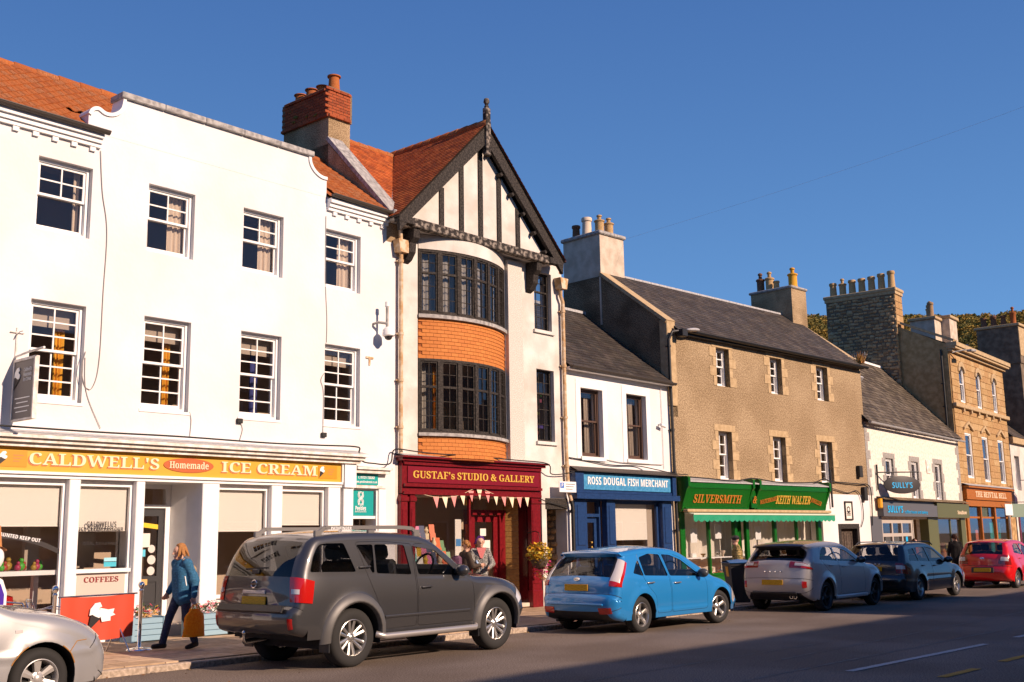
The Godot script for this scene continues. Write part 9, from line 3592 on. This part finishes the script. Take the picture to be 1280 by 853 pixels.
	m.prism(PackedVector2Array([U(0.66, 0.66), U(0.80, 0.63), U(0.90, 0.64), U(0.88, 0.58), U(0.92, 0.55), U(0.84, 0.53), U(0.84, 0.47), U(0.70, 0.46), U(0.68, 0.52)]), 0.042, 0.046)
	m.done("emblem_cloud", mats.letter_white, T)
	# pavement sign topped by a giant cornet
	T = thing("pavement_sign", "white pavement board with blue top and a giant ice cream cornet", "sign", V(6.66, 0.09, 2.1), 0.35)
	m = nb()
	m.prism(PackedVector2Array([U(-0.32, 0.06), U(0.32, 0.06), U(0.32, 0.95), U(0.24, 1.12), U(0.08, 1.2), U(-0.08, 1.2), U(-0.24, 1.12), U(-0.32, 0.95)]), -0.03, 0.03)
	m.box(V(-0.34, 0.0, -0.2), V(0.34, 0.07, 0.2))
	m.done("board", mats.white_paint, T)
	m = nb()
	m.prism(PackedVector2Array([U(-0.27, 0.78), U(0.27, 0.78), U(0.27, 0.93), U(0.2, 1.07), U(0.06, 1.15), U(-0.06, 1.15), U(-0.2, 1.07), U(-0.27, 0.93)]), 0.031, 0.036)
	m.done("panel", mat("panel_violet", lin(0.06, 0.02, 0.32), 0.5), T)
	letters("CORNETTOS", T, V(0.0, 0.62, 0.036), 0.09, 0.5, mats.letter_black, font("Droid Sans", 700), 0.004)
	m = nb()
	m.ball(V(0, 1.42, 0), V(0.19, 0.20, 0.19), 18, 12)
	m.done("scoop", mats.white_paint, T)
	m = nb()
	m.lathe([[0.19, 0.0], [0.12, 0.02], [0.03, 0.3], [0, 0.3]], 16, V(0.05, 1.55, 0), V(0.3, 1, 0).normalized())
	m.done("cornet", mat("wafer", lin(0.48, 0.20, 0.06), 0.7), T)
	# aluminium cafe chairs
	for q in [[7.45, 1.45, 0.5], [7.95, 1.25, -0.6]]:
		T = thing("cafe_chair", "aluminium cafe chair behind the red banner, %s" % ["by the pavement board" if q[0] < 7.7 else "by the window pilaster"], "chair", V(q[0], 0.095, q[1]), q[2], "cafe chairs")
		m = nb()
		for e in [-1, 1]:
			m.tube([V(-0.22, 0, 0.24 * e), V(-0.22, 0.62, 0.25 * e), V(0.0, 0.68, 0.27 * e), V(0.2, 0.66, 0.25 * e), V(0.24, 0.0, 0.24 * e)], 0.013, 7)
		m.tube([V(-0.22, 0.62, -0.25), V(-0.28, 0.78, -0.22), V(-0.30, 0.80, 0), V(-0.28, 0.78, 0.22), V(-0.22, 0.62, 0.25)], 0.013, 7)
		m.done("frame", mats.steel, T)
		m = nb()
		m.cbox(V(-0.2, 0.43, -0.22), V(0.22, 0.45, 0.22), 0.008)
		m.done("seat", mats.steel, T)
		m = nb()
		m.cbox(V(-0.29, 0.52, -0.2), V(-0.275, 0.76, 0.2), 0.006)
		m.done("backrest", mats.steel, T)
	# blue planters with flowers
	for q in [[9.98, 0.42, 0.28, "beside the shop door"], [11.25, 0.40, 0.42, "behind the grey car"]]:
		T = thing("planter", "pale blue wooden planter of mixed flowers %s" % q[3], "planter", V(q[0], 0.095, q[1]), 0.0, "planters outside the ice cream shop")
		var w: float = q[2]
		for k in 4:
			m = nb()
			var y := 0.02 + k * 0.09
			m.cbox(V(-w, y, -0.16), V(w, y + 0.085, 0.16), 0.008)
			m.done("slat", mat("planter_blue", lin(0.24, 0.38, 0.46), 0.6), T)
		m = nb()
		for e in [-1, 1]:
			m.cbox(V(e * w - 0.03, 0, -0.18), V(e * w + 0.03, 0.40, 0.18), 0.008)
		m.done("corner_post", mats.planter_blue, T)
		flowers(T, V(0, 0.38, 0), V(w, 0.20, 0.18), 170, [Color(0.75, 0.06, 0.12), Color(0.85, 0.30, 0.35), Color(0.85, 0.55, 0.05), Color(0.80, 0.75, 0.70)], Color(0.05, 0.10, 0.02))
	# hanging basket at the gallery corner
	T = thing("hanging_basket", "hanging basket of yellow leaves and pink flowers on the red corner post", "basket", V(20.05, 1.15, 0.45))
	m = nb()
	m.lathe([[0.0, -0.22], [0.14, -0.17], [0.21, -0.02], [0.22, 0.02], [0.2, 0.02]], 14, Vector3.ZERO)
	m.done("bowl", mats.soffit_brown, T)
	m = nb()
	for k in 3:
		m.tube([V(cos(k * 2.1) * 0.2, 0, sin(k * 2.1) * 0.2), V(0, 0.62, 0)], 0.004, 4)
	m.tube([V(0.0, 0.62, -0.35), V(0, 0.66, -0.1), V(0, 0.62, 0.0)], 0.012, 5)
	m.done("chain", mats.black_iron, T)
	flowers(T, V(0.0, -0.12, 0), V(0.29, 0.52, 0.27), 420, [Color(0.85, 0.50, 0.02), Color(0.80, 0.42, 0.02), Color(0.80, 0.56, 0.05)], Color(0.30, 0.24, 0.03), 0.032)
	flowers(T, V(0.08, -0.50, 0.05), V(0.22, 0.55, 0.22), 240, [Color(0.70, 0.03, 0.22), Color(0.75, 0.08, 0.32)], Color(0.20, 0.17, 0.02), 0.024)
	# bunting over the gallery window
	T = thing("bunting", "pink and white pennant bunting strung across the gallery window", "bunting", V(16.5, 2.6, 0.13))
	var pts := [V(0.12, 0.0, 0), V(0.62, -0.05, 0), V(1.2, 0.0, 0), V(1.82, 0.17, 0), V(2.4, 0.05, 0), V(3.1, -0.02, 0), V(3.76, 0.05, 0)]
	cable(T, pts, 0.005, mats.letter_cream, "string")
	var pink := mat("flag_pink", lin(0.72, 0.26, 0.24), 0.9)
	for k in 12:
		var u := 0.5 + k * 0.275
		var y := 0.0
		for e in pts.size() - 1:
			if u >= pts[e].x and u <= pts[e + 1].x:
				y = lerpf(pts[e].y, pts[e + 1].y, (u - pts[e].x) / (pts[e + 1].x - pts[e].x))
		m = nb()
		m.tri(V(u - 0.09, y, 0.0), V(u + 0.09, y, 0.0), V(u + rnd(-0.01, 0.01), y - 0.25, 0.02 + rnd(-0.02, 0.03)), V(0, 0, 1))
		m.done("pennant", pink if k % 2 == 0 else mats.letter_cream, T)
	# gallery window goods
	for k in 26:
		var u := 16.55 + (k % 9) * 0.15 + rnd(-0.03, 0.03)
		var y := 1.15 + (k / 9) * 0.32
		m = nb()
		var cn: Array = [["scarlet", 0.0, 0.85, 0.7], ["turquoise", 0.48, 0.6, 0.7], ["white", 0.1, 0.05, 0.9], ["yellow", 0.13, 0.8, 0.85], ["pink", 0.93, 0.45, 0.85], ["navy", 0.62, 0.8, 0.35], ["cream", 0.11, 0.25, 0.85], ["orange", 0.06, 0.85, 0.85], ["sage green", 0.3, 0.3, 0.6]][k % 9]
		var c := Color.from_hsv(cn[1], cn[2], cn[3])
		var tier: String = ["front", "middle", "back"][k / 9]
		var nm := "greeting_card"
		var lb := "small %s greeting card on the %s tier of the gallery window display" % [cn[0], tier]
		var hh := rnd(0.14, 0.26)
		if k % 3 == 0:
			nm = "glazed_vase"
			lb = "small %s glazed vase on the %s tier of the gallery window display" % [cn[0], tier]
			m.lathe([[0, 0], [0.04, 0], [0.065, hh * 0.45], [0.03, hh * 0.8], [0.04, hh], [0.02, hh]], 12, Vector3.ZERO)
		else:
			m.xf = Transform3D(Basis.from_euler(V(-0.2, rnd(-0.4, 0.1), 0)), Vector3.ZERO)
			m.cbox(V(-0.07, 0, -0.006), V(0.07, hh, 0.006), 0.003)
		if y > 0.8:
			m.box(V(-0.07, -(y - 0.70), -0.05), V(0.07, -0.0, 0.03))
		var o := m.done(numbered(nm), mat("ware_%d" % k, c, 0.5), self)
		o.position = V(u, y, -0.22 - (k / 9) * 0.20)
		tag(o, lb, "ornament", "goods in the gallery window")
	# toys on the ice cream shop's shelf
	for k in 12:
		m = nb()
		var r := rnd(0.04, 0.075)
		m.ball(V(0, r, 0), V(r, r, r), 10, 7)
		m.ball(V(0.01, r * 2.3, 0), V(r, r, r) * 0.6, 8, 6)
		var o := m.done(numbered("toy_figure"), mat("toy_%d" % k, Color.from_hsv([0.02, 0.12, 0.95, 0.3][k % 4], 0.7, 0.6), 0.5), self)
		o.position = V(7.65 + k * 0.085, 1.272, -0.25 - 0.08 * (k % 3))
		tag(o, "small %s round toy figure on the ice cream shop shelf" % ["red", "amber", "crimson", "green"][k % 4], "toy", "toys on the shop shelf")
	# red tub seat in the first shop window
	T = thing("tub_seat", "round red tub seat below the ice cream shop's window shelf", "seat", V(8.05, 0.16, -0.95))
	m = nb()
	m.lathe([[0, 0.1], [0.28, 0.1], [0.36, 0.22], [0.38, 0.34], [0.3, 0.36], [0.28, 0.26], [0, 0.24]], 20, Vector3.ZERO)
	m.lathe([[0.30, 0.52], [0.38, 0.56], [0.36, 0.70], [0.30, 0.72], [0.28, 0.6]], 20, Vector3.ZERO)
	m.done("shell", mat("tub_red", lin(0.45, 0.01, 0.012), 0.35), T)
	m = nb()
	m.tube([V(0, 0, 0), V(0, 0.55, 0)], 0.06, 10)
	m.done("stem", mats.steel, T)
	# wheelie bin
	T = thing("wheelie_bin", "black wheelie bin with blue lid and yellow sticker at the kerb", "bin", V(24.75, 0.02, 2.95), -0.75)
	m = nb()
	var bw := []
	for e in [[0.0, 0.20, 0.22], [0.45, 0.25, 0.28], [0.93, 0.29, 0.34]]:
		var y: float = e[0]
		bw.append([V(-e[1], y, -e[2]), V(e[1], y, -e[2]), V(e[1], y, e[2]), V(-e[1], y, e[2])])
	for i in 2:
		for j in 4:
			m.quad(bw[i][j], bw[i][(j + 1) % 4], bw[i + 1][(j + 1) % 4], bw[i + 1][j], V([0, 1, 0, -1][j], 0, [-1, 0, 1, 0][j]))
	m.cbox(V(-0.31, 0.88, -0.36), V(0.31, 0.95, 0.36), 0.01)
	m.done("body", mat("bin_black", lin(0.02, 0.02, 0.022), 0.5), T)
	m = nb()
	var lr := []
	for i in 5:
		var t := i / 4.0
		lr.append([V(-0.32, 0.955 + 0.05 * sin(t * PI), lerpf(-0.37, 0.40, t)), V(0, 0.97 + 0.07 * sin(t * PI), lerpf(-0.37, 0.40, t)), V(0.32, 0.955 + 0.05 * sin(t * PI), lerpf(-0.37, 0.40, t))])
	m.grid(lr)
	m.cbox(V(-0.32, 0.945, -0.38), V(0.32, 0.965, 0.40), 0.008)
	m.done("lid", mat("bin_blue", lin(0.03, 0.13, 0.34), 0.4), T)
	m = nb()
	m.xf = Transform3D(Basis(Vector3.UP, -PI / 2), V(-0.27, 0.74, 0.0)) * Transform3D(Basis(Vector3.RIGHT, 0.1), V(0, 0, 0.006))
	m.box(V(-0.10, -0.12, 0), V(0.10, 0.12, 0.006))
	m.done("sticker", mat("sticker_yellow", lin(0.72, 0.36, 0.01), 0.5), T)
	for e in [-1, 1]:
		m = nb()
		m.lathe([[0, -0.03], [0.10, -0.03], [0.10, 0.03], [0, 0.03]], 16, V(0.22 * e, 0.10, -0.26), V(1, 0, 0))
		m.done("wheel", mats.bin_black, T)
	# parking plate on the downpipe
	T = thing("parking_plate", "white parking plate with blue corner on the rusty downpipe", "sign", V(21.42, 2.74, 0.26))
	m = nb()
	m.cbox(V(-0.33, 0, -0.01), V(0.33, 0.26, 0.01), 0.004)
	m.done("plate", mats.white_paint, T)
	m = nb()
	m.box(V(-0.30, 0.10, 0.0105), V(-0.16, 0.23, 0.013))
	m.done("symbol", mat("sign_blue", lin(0.01, 0.12, 0.50), 0.5), T)
	letters("P", T, V(-0.23, 0.165, 0.015), 0.09, 0.06, mats.letter_white, font("Droid Sans", 700), 0.003)
	for k in 3:
		m = nb()
		m.box(V(-0.08, 0.19 - k * 0.06, 0.0105), V(0.28 - 0.05 * k, 0.205 - k * 0.06, 0.012))
		m.done("print_line", mats.letter_black, T)
	# oval hanging sign, alarm lamp, wall lantern, far signs
	T = thing("oval_sign", "dark oval hanging sign with blue lettering on the painted stone house", "sign", V(38.5, 2.95, 0.9), deg_to_rad(-32))
	m = nb()
	m.xf = Transform3D(Basis.from_scale(V(0.78, 0.32, 1)), V(1.0, 0.38, 0))
	m.lathe([[0, -0.03], [0.97, -0.03], [1, 0], [0.97, 0.03], [0, 0.03]], 36, Vector3.ZERO, V(0, 0, 1))
	m.done("board", mat("oval_dark", lin(0.035, 0.03, 0.03), 0.5), T)
	letters("SULLY'S", T, V(1.0, 0.36, 0.036), 0.20, 0.85, mats.letter_cyan, font("Droid Sans", 700), 0.006)
	m = nb()
	m.tube([V(0, 0.82, 0), V(1.75, 0.84, 0)], 0.025, 6)
	m.tube([V(0, 0.2, 0), V(0, 1.1, 0)], 0.035, 6)
	for x in [0.6, 1.4]:
		m.tube([V(x, 0.83, 0), V(x, 0.62, 0)], 0.012, 5)
	m.done("bracket", mats.black_iron, T)
	T = thing("beacon_box", "small yellow alarm beacon below the oval sign", "alarm", V(38.35, 2.5, 1.0))
	m = nb()
	m.cbox(V(-0.1, 0, -0.06), V(0.1, 0.36, 0.06), 0.03)
	m.done("casing", mat("beacon_yellow", lin(0.75, 0.34, 0.01), 0.4), T)
	m = nb()
	m.box(V(-0.13, 0.36, -0.08), V(0.13, 0.40, 0.08))
	m.done("cap", mats.black_iron, T)
	T = thing("street_lantern", "flat street lamp head on the eaves corner of the tan house", "lamp", V(26.75, 7.30, 0.3))
	m = nb()
	m.cbox(V(0.0, 0.0, -0.1), V(0.26, 0.22, 0.12), 0.02)
	m.tube([V(-0.15, 0.1, -0.2), V(0.1, 0.2, 0.0)], 0.03, 6)
	m.done("bracket", mats.black_iron, T)
	m = nb()
	m.xf = Transform3D(Basis(V(0, 0, 1), 0.12), V(0.55, 0.24, 0.1))
	m.ball(Vector3.ZERO, V(0.34, 0.06, 0.14), 14, 8)
	m.done("lamp_head", mats.lead_flashing, T)
	T = thing("parking_post", "grey post with small white parking plate before the orange shopfront", "sign", V(47.2, -0.05, 2.6))
	m = nb()
	m.tube([Vector3.ZERO, V(0, 2.75, 0)], 0.05, 8)
	m.done("post", mats.grey_coping, T)
	m = nb()
	m.cbox(V(-0.55, 2.30, 0.03), V(0.35, 2.75, 0.06), 0.005)
	m.done("plate", mats.white_paint, T)
	for q in [[54.2, 2.25, 0.55, "hanging_sign", "pale green hanging shop sign on the sandstone house", lin(0.22, 0.30, 0.22), 1.3, 0.62], [56.6, 3.0, 0.6, "hanging_sign", "red hanging shop sign at the far end of the sandstone house", lin(0.55, 0.03, 0.02), 1.4, 0.95]]:
		T = thing(q[3], q[4], "sign", V(q[0], q[1], q[2]), deg_to_rad(-30))
		m = nb()
		m.cbox(V(0, 0, -0.03), V(q[6], q[7], 0.03), 0.01)
		m.done("board", mat("far_sign_%.0f" % q[0], q[5], 0.5), T)
		m = nb()
		m.tube([V(-0.2, q[7] + 0.08, -0.1), V(q[6], q[7] + 0.08, 0)], 0.02, 5)
		m.done("bracket", mats.black_iron, T)
	T = thing("television_aerial", "ribbed television aerial on the rubble chimney", "aerial", V(47.9, 9.6, -4.4))
	m = nb()
	m.tube([V(0, 0, 0.0), V(0, 0, 1.3)], 0.02, 5)
	for k in 12:
		m.tube([V(0, -0.16, 0.08 + k * 0.1), V(0, 0.16, 0.08 + k * 0.1)], 0.014, 4)
	m.tube([V(0.4, 0, 0.1), V(0, 0, 0.1)], 0.02, 5)
	m.done("antenna", mats.lead_flashing, T)
	# overhead wire
	m = nb()
	var wire := []
	for k in 25:
		var t := k / 24.0
		wire.append(V(27.9, 10.9, -2.4).lerp(V(26.0, 14.2, 26.0), t) - V(0, 0.7 * sin(t * PI), 0))
	m.tube(wire, 0.0022, 4)
	tag(m.done("overhead_wire", mats.cable_grey, self), "thin overhead wire crossing the sky from the tan house chimney", "wire")

func V(x: float, y: float, z: float) -> Vector3:
	return Vector3(x, y, z)

func U(x: float, y: float) -> Vector2:
	return Vector2(x, y)

func nb() -> MB:
	return MB.new()
